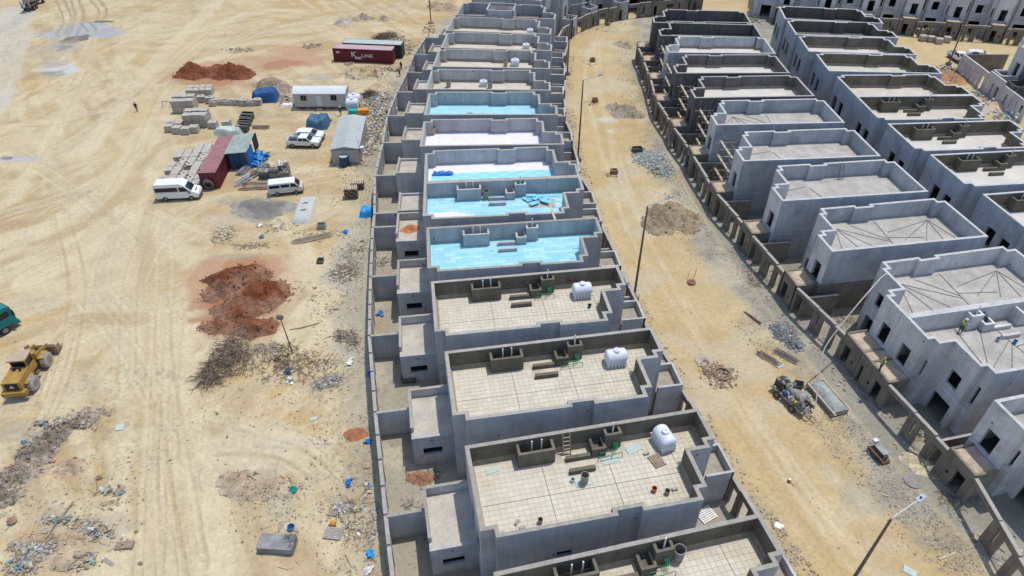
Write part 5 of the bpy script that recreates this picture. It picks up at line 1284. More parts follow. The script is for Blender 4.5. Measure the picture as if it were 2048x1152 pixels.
# dark open bins
for i, (px, py) in enumerate(((487, 262), (491, 252), (494, 244), (497, 238))):
    T = thing('mortar_bin', 'dark open steel bin, %s from the front beside the block pallets' % ORD[i], 'bin', (*G(px, py), 0), -.12, 'dark open steel bins')
    for b_ in ((-.95, -.5, .1, -.9, .5, 1.15), (.9, -.5, .1, .95, .5, 1.15), (-.899, -.5, .1, .899, -.45, 1.15), (-.899, .45, .1, .899, .5, 1.15)): part('bin_wall', MB().box(*b_), DARKI, T)
    part('bin_floor', MB().box(-.89, -.44, .1, .89, .44, .16), DARKI, T); part('skid', MB().box(-.8, -.6, 0, -.6, .6, .099).box(.6, -.6, 0, .8, .6, .099), RUST, T); part('rim', MB().box(-1.0, -.55, 1.151, 1.0, -.44, 1.2).box(-1.0, .44, 1.151, 1.0, .55, 1.2), GREYC, T)
def rods(name, label, cat, xy, rz, n, L, r, mat, spread=.6, h=.4, seed=1, tilt=0., z=0.):
    rq = random.Random(seed); T = thing(name, label, cat, (*xy, z), rz)
    for i in range(n):
        y = rq.uniform(-spread, spread); a_ = rq.uniform(-.06, .06); l_ = L * rq.uniform(.8, 1.05) / 2; zz = r + h * rq.random() * (1 - abs(y) / spread * .7); x = rq.uniform(-.15, .15) * L
        part(name.split('_')[-1] + '_piece' if False else 'rod', MB().tube([(x - l_, y - l_ * a_, zz - tilt * l_), (x + l_, y + l_ * a_, zz + tilt * l_)], r, 5), mat if not isinstance(mat, list) else mat[i % len(mat)], T)
    return T
rods('timber_bundle', 'grey timber bundle lying right of the dark bins', 'timber', G(521, 256), -.05, 16, 2.6, .07, WOOD, .4, .5, 2)
SCAF = M('scaffold_grey', (.33, .32, .31), .6, .25, 3, metal=.3)
for i, (px, py, n, L, rz, mt, lb) in enumerate(((487, 345, 26, 2.2, 1.15, SCAF, 'upright bundle of scaffold tubes by the lean to'), (500, 352, 24, 2.4, 1.0, SCAF, 'leaning grey scaffold tube bundle left of formwork stacks'), (513, 350, 22, 2.3, .95, [WOOD, RUST], 'brown rod bundle left of the formwork stacks'), (487, 364, 30, 2.6, .9, [PVC, SCAF], 'white and grey pipe heap at the container corner'))):
    rods('pipe_bundle', lb, 'pipes', G(px, py), rz, n, L, .045, mt, .5, .9, 30 + i, .12)
rods('timber_pile', 'brown timber lengths lying in front of the formwork stacks', 'timber', G(517, 372), .03, 40, 4.2, .06, [WOOD, WOODP, RUST, WOODP], 1.2, .3, 41)
rods('pipe_pile', 'green pipes lying behind the dusty van', 'pipes', G(548, 360), .02, 12, 3.5, .07, M('teal_green_pipe', (.03, .22, .15), .5), .5, .3, 42)
for i, (px, py, h, w) in enumerate(((531, 357, 1.5, 1.5), (551, 356, 1.6, 1.4), (572, 356, 1.1, 1.5), (571, 348, 1.7, 1.4), (530, 345, 1.3, 1.6))):
    T = thing('formwork_stack', ['grey formwork panel stack next to the brown rods', 'tall dark formwork stack behind the green pipes', 'low formwork stack behind the dusty van', 'formwork stack under white sacks', 'rear formwork stack topped with struts'][i], 'formwork', (*G(px, py), 0), .05, 'formwork stacks')
    n = int(h / .12)
    for k in range(n): part('panel', MB().obox((rb_.uniform(-.05, .05), rb_.uniform(-.05, .05), .06 + k * .12), (w, 1.1, .1), (0, 0, rb_.uniform(-.04, .04))), [DARKI, WOOD, GREYC][rb_.randrange(3)], T)
    for k in range(7): part('strut', MB().tube([(-w / 2 + rb_.random() * w, -.6, h + .05), (-w / 2 + rb_.random() * w, .6, h + .1 + rb_.random() * .3)], .04, 5), [SCAF, PVC][i == 3], T)
def tarp(label, px, py, sx_, sy_, h, mat, seed, name='tarp_covered_heap', rz=0., cat='tarp', boxy=5.0):
    mb = MB(); n = 22; vs = []
    for j in range(n):
        for i in range(n):
            u = -1 + 2 * i / (n - 1); v = -1 + 2 * j / (n - 1); d = (abs(u) ** boxy + abs(v) ** boxy) ** (1 / boxy)
            z = h * max(0, min(1, (1 - d) * 4.2)) * (.55 + .75 * float(fbm(u * 2 + seed, v * 2, 1.1, seed, 2))) + .16 * abs(float(fbm(u * 5, v * 5, 1, seed + 3, 3)) - .5) * (d < .95)
            vs.append((u * sx_ * (1 + .12 * (float(fbm(v * 3, seed, 1, 4, 2)) - .5)), v * sy_ * (1 + .15 * (float(fbm(u * 3, seed, 1, 6, 2)) - .5)), z + .01))
    mb.add(vs, [(j * n + i, j * n + i + 1, (j + 1) * n + i + 1, (j + 1) * n + i) for j in range(n - 1) for i in range(n - 1)])
    return single(name, mb, mat, label, cat, (*G(px, py), 0), rz, None)
tarp('blue tarp tied over a heap between the pallets and the cabin', 532, 198, 2.3, 1.9, 1.7, TARPB, 3)
tarp('blue grey tarp over goods behind the white suv', 637, 249, 1.9, 2.0, 1.5, M('blue_grey_tarp', (.05, .12, .20), .55, .25, 1.5), 5)
tarp('pale green sheet over goods at the far end of maroon container', 458, 266, 2.4, 1.2, 1.0, M('pale_green_sheet', (.46, .53, .47), .7), 7)
tarp('dark blue tarp scrap left of the pale green sheet', 440, 266, .9, .8, .5, TARPB, 8)
tarp('bright blue plastic bundle beside the rear boundary wall', 734, 426, .95, 1.2, .8, M('cyan_blue_plastic', (.02, .28, .62), .4, .25, 3), 9)
tarp('white sacks heap left of the curved roof cabin', 575, 211, 1.2, .6, .3, PVC, 10, 'sack_heap', cat='sacks')
# cement mattress by the van
mb = MB(); nx_, ny_ = 12, 24; vs = []
for j in range(ny_):
    for i in range(nx_):
        u = -1 + 2 * i / (nx_ - 1); v = -1 + 2 * j / (ny_ - 1); d = max(abs(u), abs(v)); vs.append((u * 1.35, v * 3.3, .55 * max(0, 1 - max(0, (d - .72)) / .28) ** .5 + .03 * float(fbm(u * 3, v * 5, 1, 3))))
mb.add(vs, [(j * nx_ + i, j * nx_ + i + 1, (j + 1) * nx_ + i + 1, (j + 1) * nx_ + i) for j in range(ny_ - 1) for i in range(nx_ - 1)])
p, q = G(597, 448), G(617, 388); T = thing('covered_slab', 'pale sheeted slab with two dark marks below the dusty van', 'covered slab', (*G(610, 420), 0), math.atan2(q[1] - p[1], q[0] - p[0]) - math.pi / 2)
part('cover', mb, M('pale_grey_sheet', (.46, .47, .43), .7, .1, 1.2, .1), T, smooth=True)
for y in (-.9, .9):
    part('weight', MB().obox((0, y, .6), (.9, .1, .06), (0, 0, .5)).obox((.05, y, .62), (.5, .09, .06), (0, 0, -.6)), DARKI, T)
# brick pallets near the wall
for i, (px, py, lb) in enumerate(((704, 394, 'dark slatted pallet stack of bricks near the rear wall'), (716, 376, 'smaller dark pallet stack behind the brick stack'))):
    T = thing('brick_stack', lb, 'brick stack', (*G(px, py), 0), .1)
    for l in range(6 - i * 2):
        for c in range(6): part('row', MB().box(-.95 + c * .32, -.6, .02 + l * .26, -.95 + c * .32 + .26, .6, .02 + l * .26 + .2), [DARKI, WOOD, RUST][(l + c) % 3], T)
    for c in range(8): part('slat', MB().box(-.95 + c * .24, -.62, 1.6 - i * .5, -.95 + c * .24 + .14, .62, 1.66 - i * .5), WOODP, T)

# ------------------------------------------------------------------ heaps
def heap(name, label, cones, col, cat='soil heap', res=.22, rough=.5, seed=1, col2=None, clods=0):
    C = [(*G(px, py), r, ry, h) for px, py, r, ry, h in cones]
    x0 = min(c[0] - c[2] * 1.25 for c in C); x1 = max(c[0] + c[2] * 1.25 for c in C); y0 = min(c[1] - c[3] * 1.25 for c in C); y1 = max(c[1] + c[3] * 1.25 for c in C)
    nx = int((x1 - x0) / res) + 2; ny = int((y1 - y0) / res) + 2
    X, Y = np.meshgrid(np.linspace(x0, x1, nx), np.linspace(y0, y1, ny))
    Z = np.full(X.shape, -9.)
    for cx, cy, r, ry, h in C:
        d = np.hypot((X - cx) / r, (Y - cy) / ry) + (fbm(X, Y, r * .6, seed, 4) - .5) * .8
        Z = np.maximum(Z, h * 1.2 * (1 - d) * 1.15)
    Z = np.minimum(Z, Z * .75 + .25)
    Z = Z + ((fbm(X, Y, .9, seed + 3, 4) - .5) * rough + (vnoise(X / .3, Y / .3, seed + 9) - .5) * rough * .45) * np.clip(Z + .25, 0, 1)
    n1 = fbm(X, Y, 2.2, seed + 5, 4); n2 = vnoise(X / .35, Y / .35, seed + 2)
    k = np.clip((n1 - .42) / .2, 0, 1)[..., None]
    hn = np.clip(Z / max(.3, Z.max()), 0, 1)[..., None]
    k = np.clip(k * .8 + (.45 - hn) * 1.3, 0, 1)
    c = np.array(col) * (1 - k) + np.array(col2 or [q * 1.25 for q in col]) * k
    c = c * (.8 + .4 * n2[..., None])
    mb = MB(); idx = {}; vs = []; cs = []; fs = []
    ok = Z > -.05
    for j in range(ny):
        for i in range(nx):
            if ok[j, i] or ok[max(j - 1, 0), i] or ok[j, max(i - 1, 0)] or ok[min(j + 1, ny - 1), i] or ok[j, min(i + 1, nx - 1)] or ok[max(j - 1, 0), max(i - 1, 0)]:
                idx[(j, i)] = len(vs); vs.append((X[j, i], Y[j, i], max(Z[j, i], -.15))); cs.append(tuple(c[j, i]))
    for j in range(ny - 1):
        for i in range(nx - 1):
            q = [(j, i), (j, i + 1), (j + 1, i + 1), (j + 1, i)]
            if all(t in idx for t in q): fs.append(tuple(idx[t] for t in q))
    mb.v = vs; mb.f = fs; mb.c = cs
    rq = random.Random(seed)
    if clods:
        on = [v for v, cc in zip(vs, cs)]
        for _ in range(clods):
            q = rq.randrange(len(vs)); v = vs[q]; s = .05 + .16 * rq.random() ** 3
            mb.obox((v[0] + rq.uniform(-.3, .3), v[1] + rq.uniform(-.3, .3), max(v[2], 0) + s * .2), (s, s * rq.uniform(.6, 1), s * .7), (rq.random(), rq.random(), rq.random() * 3), tuple(t * rq.uniform(.85, 1.2) for t in cs[q]))
    return single(name, mb, PILE, label, cat, attr=True)
RED1 = (.20, .068, .03); RED2 = (.30, .155, .10)
heap('soil_heap', 'large red brown soil heap above the dry brush on open sand', [(455, 575, 3.0, 3.0, 2.0), (490, 555, 3.2, 2.2, 1.8), (520, 595, 3.6, 3.4, 1.7), (480, 620, 3.0, 2.6, 1.5), (545, 590, 2.2, 2.4, 1.0), (505, 655, 2.8, 1.8, 1.1), (440, 655, 1.9, 1.2, .7)], (.16, .052, .02), seed=4, col2=(.28, .155, .10), clods=1100)
heap('soil_heap', 'red soil heap with two crests behind the block pallets', [(392, 147, 3.6, 2.8, 1.9), (372, 150, 2.2, 2.0, 1.2), (440, 142, 3.8, 2.2, 1.2), (465, 150, 4.2, 2.8, 1.8), (490, 152, 2.0, 2.0, .9)], (.165, .055, .022), seed=9, col2=(.235, .095, .05), clods=260)
heap('gravel_heap', 'brown gravel heap behind the blue tarp', [(545, 170, 3.4, 2.4, 1.4), (570, 180, 2.6, 1.8, .8)], (.30, .225, .165), 'gravel heap', seed=12, col2=(.38, .31, .24), clods=160)
heap('sand_heap', 'large brown sand heap on the road behind the street lamp', [(1340, 432, 3.2, 3.4, 1.7), (1365, 440, 2.6, 2.8, 1.3), (1318, 448, 2.0, 2.6, .9), (1375, 455, 1.6, 1.6, .6)], (.27, .205, .13), 'sand heap', res=.16, seed=15, col2=(.34, .27, .185), clods=200)
heap('sand_heap', 'grey brown sand heap on the road beyond the second lamp', [(1250, 226, 2.9, 2.2, 1.2), (1230, 215, 1.8, 1.4, .6), (1268, 232, 1.8, 1.4, .7)], (.29, .235, .165), 'sand heap', seed=17, col2=(.37, .32, .25), clods=90)
heap('sand_heap', 'small dry heap at the far right verge of the road', [(1255, 92, 2.2, 1.6, .7), (1240, 88, 1.4, 1.0, .4)], (.33, .27, .18), 'sand heap', seed=19, clods=90)
heap('gravel_heap', 'dark flat aggregate heap left of the sheeted slab', [(528, 418, 4.4, 2.6, .55), (505, 414, 3.0, 2.0, .35)], (.165, .16, .145), 'gravel heap', seed=21, rough=.14, col2=(.30, .27, .225))
heap('soil_heap', 'brown soil heap left of the far pole', [(872, 16, 2.6, 2.2, 1.2), (900, 17, 2.6, 2.0, 1.1)], (.36, .265, .185), seed=23, clods=60)
heap('gravel_heap', 'pinkish grey heap at the top centre', [(690, 47, 2.6, 2.0, 1.0)], (.40, .33, .27), 'gravel heap', seed=25)
heap('rubble_heap', 'broken block heap right of the pinkish grey heap', [(727, 37, 2.2, 1.6, .9), (714, 40, 1.6, 1.2, .5)], (.33, .26, .18), 'rubble heap', seed=26, clods=120)
heap('rubble_heap', 'small tan rubble heap at the top centre', [(769, 40, 1.9, 1.5, .8)], (.38, .30, .2), 'rubble heap', seed=27, clods=90)
heap('soil_heap', 'dry yellow debris heap in front of the lettered container', [(728, 148, 4.2, 3.0, .9), (712, 145, 2.6, 2.0, .7), (745, 150, 2.5, 2.2, .7)], (.40, .30, .155), seed=29, col2=(.46, .39, .28), clods=700)
heap('soil_heap', 'small red soil heap against the rear wall', [(712, 869, 1.1, .8, .35)], (.32, .13, .07), seed=31, res=.12, rough=.15)
heap('soil_heap', 'dusty brown heap at the lower centre of open sand', [(470, 962, 1.6, 1.4, .45), (500, 985, 1.7, 1.3, .35), (540, 975, 1.8, 1.2, .4)], (.36, .275, .19), seed=33, res=.14, rough=.3, col2=(.46, .37, .26), clods=300)
heap('soil_heap', 'orange dug soil beside the third row villas', [(1880, 158, 4.2, 3.6, 1.2), (1862, 150, 2.4, 2.0, .8)], (.33, .19, .095), seed=35, clods=200)
heap('soil_heap', 'pale soil heap in the far right street', [(2005, 212, 3.0, 2.2, .8)], (.44, .34, .25), seed=37, clods=80)
heap('soil_heap', 'orange soil heap inside the fifth annex of left row', [(818, 452, 1.15, .95, .55)], (.42, .18, .075), seed=39, res=.14)
bpy.data.objects[-1 if False else 0]
o = [o for o in bpy.data.objects if o.get('label') == 'orange soil heap inside the fifth annex of left row'][0]
cx, cy = G(818, 452); tx, ty = G(820, 458, 3.43)
o.location = (tx - cx, ty - cy, 3.43)
heap('soil_heap', 'reddish soil heap in the yard of the third villa', [(842, 957, 1.3, .8, .4)], (.30, .16, .10), seed=40, res=.12, rough=.2, clods=120)
heap('soil_heap', 'pale straw and soil heap behind the nearest portal', [(1828, 920, 1.2, 1.0, .4), (1838, 938, .9, .7, .3)], (.50, .42, .29), seed=43, res=.12, rough=.25, clods=90)

# ------------------------------------------------------------------ rubble and litter
GRY = [(.30, .27, .225), (.38, .35, .30), (.25, .22, .18), (.43, .39, .33)]
TANC = [(.42, .33, .22), (.34, .26, .17), (.48, .40, .29), (.28, .22, .15)]
MIX = GRY + TANC
TRASH = [(.55, .54, .51), (.50, .48, .45), (.06, .20, .38), (.42, .36, .27), (.20, .30, .27), (.42, .36, .28), (.30, .27, .23), (.36, .30, .23), (.33, .29, .24), (.46, .38, .27), (.40, .34, .26), (.28, .25, .21)]
BLUEG = [(.27, .32, .32), (.34, .36, .34), (.38, .35, .29), (.23, .27, .29), (.42, .36, .27)]
def rubble(name, label, areas, cols, smin, smax, seed, flat=.6, mound=0., twigs=0):
    rq = random.Random(seed); mb = MB()
    for px, py, rx, ry, n in areas:
        cx, cy = G(px, py); ax = abs(G(px + rx, py)[0] - cx); ay = abs(G(px, py - ry)[1] - G(px, py + ry)[1]) / 2
        for _ in range(n):
            t = rq.random() * 6.283; r = rq.random() ** .6 * (1 + .35 * rq.gauss(0, .5)); x = cx + ax * r * math.cos(t); y = cy + ay * r * math.sin(t)
            s = smin + (smax - smin) * rq.random() ** 2.4; c = rq.choice(cols); k = rq.uniform(.75, 1.2)
            z = gz(x, y) + mound * max(0, 1 - r) ** 1.0 + s * .12
            w = (s * rq.uniform(.5, 1.2), s * rq.uniform(.35, .9), s * flat * rq.uniform(.3, 1))
            e = (rq.uniform(-.6, .6), rq.uniform(-.6, .6), rq.random() * 6.3)
            mb.obox((x, y, z), w, e, (c[0] * k, c[1] * k, c[2] * k))
            v = mb.v
            for q in range(len(v) - 8, len(v)):      # knock the corners so pieces are not neat boxes
                a = v[q]; v[q] = (a[0] + rq.uniform(-.16, .16) * s, a[1] + rq.uniform(-.16, .16) * s, a[2] + rq.uniform(-.08, .08) * s)
        for _ in range(int(twigs * n)):
            t = rq.random() * 6.283; r = rq.random() ** .5; x = cx + ax * r * math.cos(t); y = cy + ay * r * math.sin(t); L = rq.uniform(.3, 1.3); a = rq.random() * 6.3; z = gz(x, y) + .04 + mound * max(0, 1 - r)
            mb.tube([(x, y, z), (x + L * .5 * math.cos(a), y + L * .5 * math.sin(a), z + .1 * rq.random()), (x + L * math.cos(a + .2), y + L * math.sin(a + .2), z)], .018, 3, rq.choice([(.2, .14, .09), (.32, .24, .16), (.14, .11, .09)]), False)
    o = link(name, mb.mesh(name, CHUNK, attr=True)); o['kind'] = 'stuff'; tag(o, label, 'rubble'); return o
heap('soil_ridge', 'grey brown rubble bank on the lower left ground', [(190, 826, 1.8, .7, .35), (165, 838, 2.0, .9, .45), (135, 852, 2.1, 1.1, .6), (105, 876, 1.9, 1.3, .7), (75, 908, 1.8, 1.4, .7), (45, 948, 1.9, 1.4, .7), (15, 988, 1.9, 1.3, .6)], (.215, .175, .135), 'rubble bank', res=.12, rough=.9, seed=51, col2=(.37, .31, .235), clods=1500)
rubble('rubble_ridge', 'boards and broken stone on the rubble bank', [(130, 852, 70, 10, 130), (80, 895, 36, 18, 110), (45, 942, 32, 20, 110), (20, 985, 30, 14, 80)], GRY * 3 + TANC + [(.1, .18, .28)], .05, .55, 1, .3, .45, .25)
heap('soil_ridge', 'low tan soil mounds under the litter at the bottom left', [(150, 935, 2.0, 1.2, .45), (60, 1085, 1.9, 1.1, .4), (150, 1075, 1.8, 1.0, .45), (215, 1010, 1.5, .6, .3), (120, 1120, 1.6, .9, .35), (30, 1040, 1.8, 1.0, .3)], (.38, .28, .185), 'soil mound', res=.12, rough=.5, seed=53, col2=(.46, .37, .26), clods=500)
rubble('litter_spread', 'blue grey plastic and block litter at the bottom left', [(70, 1095, 46, 22, 520), (50, 1135, 36, 18, 260), (190, 1065, 50, 20, 170), (170, 1120, 40, 20, 110), (220, 985, 40, 10, 90), (130, 1045, 50, 12, 110), (250, 1090, 18, 8, 40)], BLUEG + GRY * 2 + TRASH + TANC, .05, .42, 2, .3, .3, .1)
rubble('stones', 'scattered stones and clods over the lower left ground', [(150, 1010, 150, 110, 700), (560, 1030, 110, 60, 420), (560, 980, 60, 25, 500), (640, 800, 90, 90, 420), (300, 930, 60, 120, 60), (480, 820, 120, 100, 160), (200, 700, 200, 150, 60)], TANC + GRY, .03, .22, 3, .7)
rubble('litter_spread', 'pale litter heap left of the nearest rear wall', [(690, 1015, 18, 14, 260), (735, 985, 9, 30, 60), (745, 1060, 10, 60, 120), (700, 1050, 30, 40, 110)], TRASH + [(.6, .6, .58)] * 3, .05, .38, 4, .3, .15, .2)
rubble('litter_spread', 'grey litter heap at the centre of the wall strip', [(660, 762, 26, 14, 480), (640, 770, 18, 10, 200)], TRASH + GRY, .05, .34, 5, .35, .2, .1)
rubble('litter_spread', 'grey rubble near the lamp mast and boundary wall', [(690, 672, 26, 13, 280), (705, 690, 16, 10, 70), (540, 700, 36, 13, 220), (600, 720, 60, 20, 130), (660, 725, 30, 18, 80)], GRY * 2 + TRASH[:2] + TANC, .04, .3, 6, .4, .1, .4)
rubble('litter_spread', 'grey wood and rubble strip left of the blue roof villas', [(690, 545, 28, 20, 360), (710, 500, 30, 24, 110), (640, 590, 60, 40, 60), (640, 470, 60, 12, 80), (500, 492, 36, 6, 90), (450, 470, 26, 18, 130), (560, 455, 40, 12, 70)], GRY * 2 + TANC + TRASH[:2], .05, .4, 7, .35, .05, .5)
rubble('litter_spread', 'white and grey litter between the long cabin and the wall', [(755, 200, 30, 16, 420), (760, 235, 24, 22, 520), (745, 270, 18, 22, 520), (735, 300, 14, 14, 220), (740, 215, 40, 10, 220), (590, 208, 30, 5, 120), (560, 198, 30, 8, 200), (700, 328, 40, 6, 160)], TRASH + [(.58, .57, .55)] * 3 + TANC, .07, .6, 8, .35, .2, .3)
rubble('rubble_spread', 'grey stone strewn round the lettered container', [(700, 128, 10, 5, 70), (780, 140, 20, 5, 220), (790, 80, 25, 14, 240), (860, 60, 16, 12, 160), (815, 100, 18, 14, 160), (480, 100, 30, 5, 130), (625, 92, 20, 5, 90)], GRY + TANC, .08, .5, 9, .5, .1)
rubble('gravel_spread', 'grey green broken stone against the street wall by the heap', [(1300, 318, 34, 16, 1700), (1320, 340, 26, 16, 500), (1275, 300, 16, 8, 200)], [(.33, .37, .34), (.42, .45, .42), (.25, .28, .26), (.36, .37, .34)], .1, .4, 10, .5, .35)
rubble('gravel_spread', 'dark slate heap against the street wall in mid picture', [(1568, 665, 24, 20, 1500), (1590, 690, 18, 12, 300)], [(.20, .205, .21), (.27, .275, .28), (.15, .155, .16), (.33, .33, .33)], .08, .3, 11, .4, .5)
vr = [(1290 + 6, 120, 18, 16, 200), (1280, 160, 16, 18, 260), (1290, 200, 18, 22, 340), (1310, 240, 14, 24, 300), (1290, 270, 30, 14, 260), (1345, 350, 20, 14, 300), (1400, 410, 22, 18, 240), (1440, 480, 30, 26, 420), (1480, 540, 34, 26, 520), (1520, 600, 30, 26, 480), (1650, 790, 30, 20, 200), (1640, 840, 50, 24, 330), (1700, 860, 40, 24, 300), (1790, 990, 40, 30, 520), (1840, 1040, 50, 34, 560), (1900, 1100, 60, 36, 700), (1930, 1135, 50, 16, 300)]
rubble('gravel_spread', 'mortar crumbs and stone along the wall right of the road', vr, GRY + [(.2, .195, .19)] * 2 + TANC, .02, .14, 12, .5)
vl = [(1115, 108, 10, 12, 200), (1112, 135, 8, 16, 260), (1122, 90, 14, 8, 200), (1160, 66, 22, 6, 200), (1190, 58, 20, 5, 160), (1240, 48, 30, 4, 160), (1125, 190, 8, 26, 220), (1140, 240, 9, 26, 240), (1155, 300, 12, 30, 320), (1165, 360, 12, 30, 260), (1180, 430, 10, 30, 200), (1210, 520, 14, 30, 260), (1240, 590, 10, 20, 160), (1400, 860, 6, 20, 50), (1560, 1060, 12, 20, 200), (1590, 1110, 16, 24, 160)]
rubble('gravel_spread', 'stones and litter along the road side of the left row', vl, MIX + TANC, .03, .2, 13, .5)
rubble('stones', 'small stones scattered over the sand road', [(1300, 600, 90, 200, 110), (1450, 850, 120, 120, 90), (1240, 330, 60, 140, 110), (1210, 140, 60, 60, 60), (1700, 1060, 120, 80, 90)], TANC + GRY, .03, .16, 14, .6)
rubble('rubble_spread', 'rubble in the far right street', [(1900, 140, 30, 10, 260), (1930, 150, 20, 10, 160), (1975, 195, 34, 20, 420), (2010, 235, 30, 14, 300), (1800, 60, 30, 6, 160), (1920, 75, 60, 5, 220), (1510, 40, 20, 8, 160), (1990, 80, 40, 4, 120)], GRY + TANC + TRASH[:4], .08, .5, 15, .45, .2)
rubble('yard_debris', 'debris lying in the yards of the left row', [(765, 525, 10, 10, 120), (1035 - 240, 700, 14, 10, 30), (870, 948, 16, 8, 60), (800, 440, 10, 10, 50), (815, 1010, 8, 6, 60)], MIX + TRASH[:3], .04, .3, 16, .4, 0, .3)
rubble('yard_debris', 'debris lying in the front yards of the middle row', [(1510, 565, 14, 8, 120), (1690, 640, 20, 10, 100), (1500, 545, 8, 5, 60), (1830, 870, 20, 14, 120), (1900, 1000, 20, 14, 120)], MIX, .05, .3, 17, .4, 0, .3)
def strip(name, label, r0, r1, y0, y1, n, cols, smin, smax, seed, bias=1.):
    rq = random.Random(seed); mb = MB()
    for _ in range(n):
        y = y0 + (y1 - y0) * rq.random() ** 1.25; r = r0 + (r1 - r0) * rq.random() ** bias
        if float(fbm(r * 1.0, y, 3.5, seed, 3)) < .44: continue
        x = CEN[0] - math.sqrt(r * r - (y - CEN[1]) ** 2); s = smin + (smax - smin) * rq.random() ** 3; c = rq.choice(cols); k = rq.uniform(.75, 1.2)
        mb.obox((x, y, gz(x, y) + s * .15), (s, s * rq.uniform(.4, .9), s * rq.uniform(.2, .6)), (rq.uniform(-.5, .5), rq.uniform(-.5, .5), rq.random() * 6.3), (c[0] * k, c[1] * k, c[2] * k))
    o = link(name, mb.mesh(name, CHUNK, attr=True)); o['kind'] = 'stuff'; tag(o, label, 'rubble')
strip('rubble_strip', 'fine messy debris strip outside the rear wall of the left row', 283.4, 289.0, 26, 150, 11000, GRY * 2 + TANC + TANC, .02, .20, 91, 1.5)
strip('rubble_strip', 'fine mortar debris strip along the wall right of the road', 237.9, 242.5, 26, 142, 12000, GRY * 2 + [(.22, .21, .20)] * 3 + TANC * 2, .02, .17, 92, 1.4)
strip('rubble_strip', 'fine stone strip along the front wall of the left row', 252.7, 251.0, 26, 138, 3000, GRY + TANC, .03, .26, 93, 1.4)
strip('rubble_strip', 'debris strip in the front yards of the middle row', 236.9, 233.2, 28, 130, 2600, GRY * 2 + TANC, .04, .34, 94)
strip('rubble_strip', 'debris strip in the rear yards of the left row', 282.2, 277.2, 28, 140, 1500, GRY + TANC * 2, .03, .24, 95)
# dry brush
def brush(label, areas, n, L, seed, mat=TWIG):
    rq = random.Random(seed); mb = MB()
    for px, py, r, h in areas:
        cx, cy = G(px, py)
        for _ in range(n):
            t = rq.random() * 6.283; q = rq.random() ** .6 * r; x = cx + q * math.cos(t); y = cy + q * math.sin(t); z = h * (1 - q / r) * rq.random()
            a = rq.random() * 6.283; l = L * rq.uniform(.4, 1.2); up = rq.uniform(-.1, .6) * l
            m1_ = (x + l * .5 * math.cos(a), y + l * .5 * math.sin(a), z + up * .7); m2_ = (x + l * math.cos(a + rq.uniform(-.5, .5)), y + l * math.sin(a + .2), max(.02, z + up * .8))
            mb.tube([(x, y, z), m1_, m2_], [.034, .026, .014], 3, caps=False)
            for _k in range(2):
                b = a + rq.uniform(-1, 1); l2 = l * .35; mb.tube([m1_, (m1_[0] + l2 * math.cos(b), m1_[1] + l2 * math.sin(b), max(.02, m1_[2] + rq.uniform(-.1, .3) * l2))], [.02, .01], 3, caps=False)
    return single('dry_brush', mb, mat, label, 'brush')
brush('large tangle of dry brush below the red soil heap', [(470, 690, 1.9, .9), (455, 715, 2.0, .9), (435, 740, 2.1, .8), (480, 720, 1.8, .7), (420, 755, 1.4, .3)], 105, 1.4, 1)
brush('dry brush heap behind the green container', [(770, 74, 2.0, 1.2), (782, 72, 1.6, .9), (762, 76, 1.4, .8)], 120, 1.2, 2)
brush('dark dead bush between the cabin and the rear wall', [(741, 191, 1.5, 1.3)], 320, 1.0, 3)
brush('thin dry twigs on the sand at centre left', [(560, 715, 2.4, .1), (600, 735, 2.2, .1), (540, 740, 2.2, .1)], 70, 1.0, 4)
rods('branch_pile', 'pile of dry yellow branches below the sheeted slab', 'branches', G(624, 478), .38, 40, 4.5, .035, [WOODP, WOOD], .5, .4, 51)
# cables and hoses on the ground
def cable(label, pts, r, mat, name='cable', z=.03):
    P = [(*G(*p), z) for p in pts]; return single(name, MB().tube(P, r, 5), mat, label, 'cable')
cable('thin dark cable near the floodlight mast', [(580, 660), (600, 657), (620, 652), (636, 647)], .09, M('grey_tan_strip', (.22, .18, .13), .9))
cable('dark looped wire at the bottom centre', [(505, 1128), (540, 1130), (575, 1140), (600, 1132), (590, 1122)], .02, BLACK)
cable('black cable across the lower strip of sand', [(690, 1110), (700, 1130), (715, 1150)], .03, BLACK)
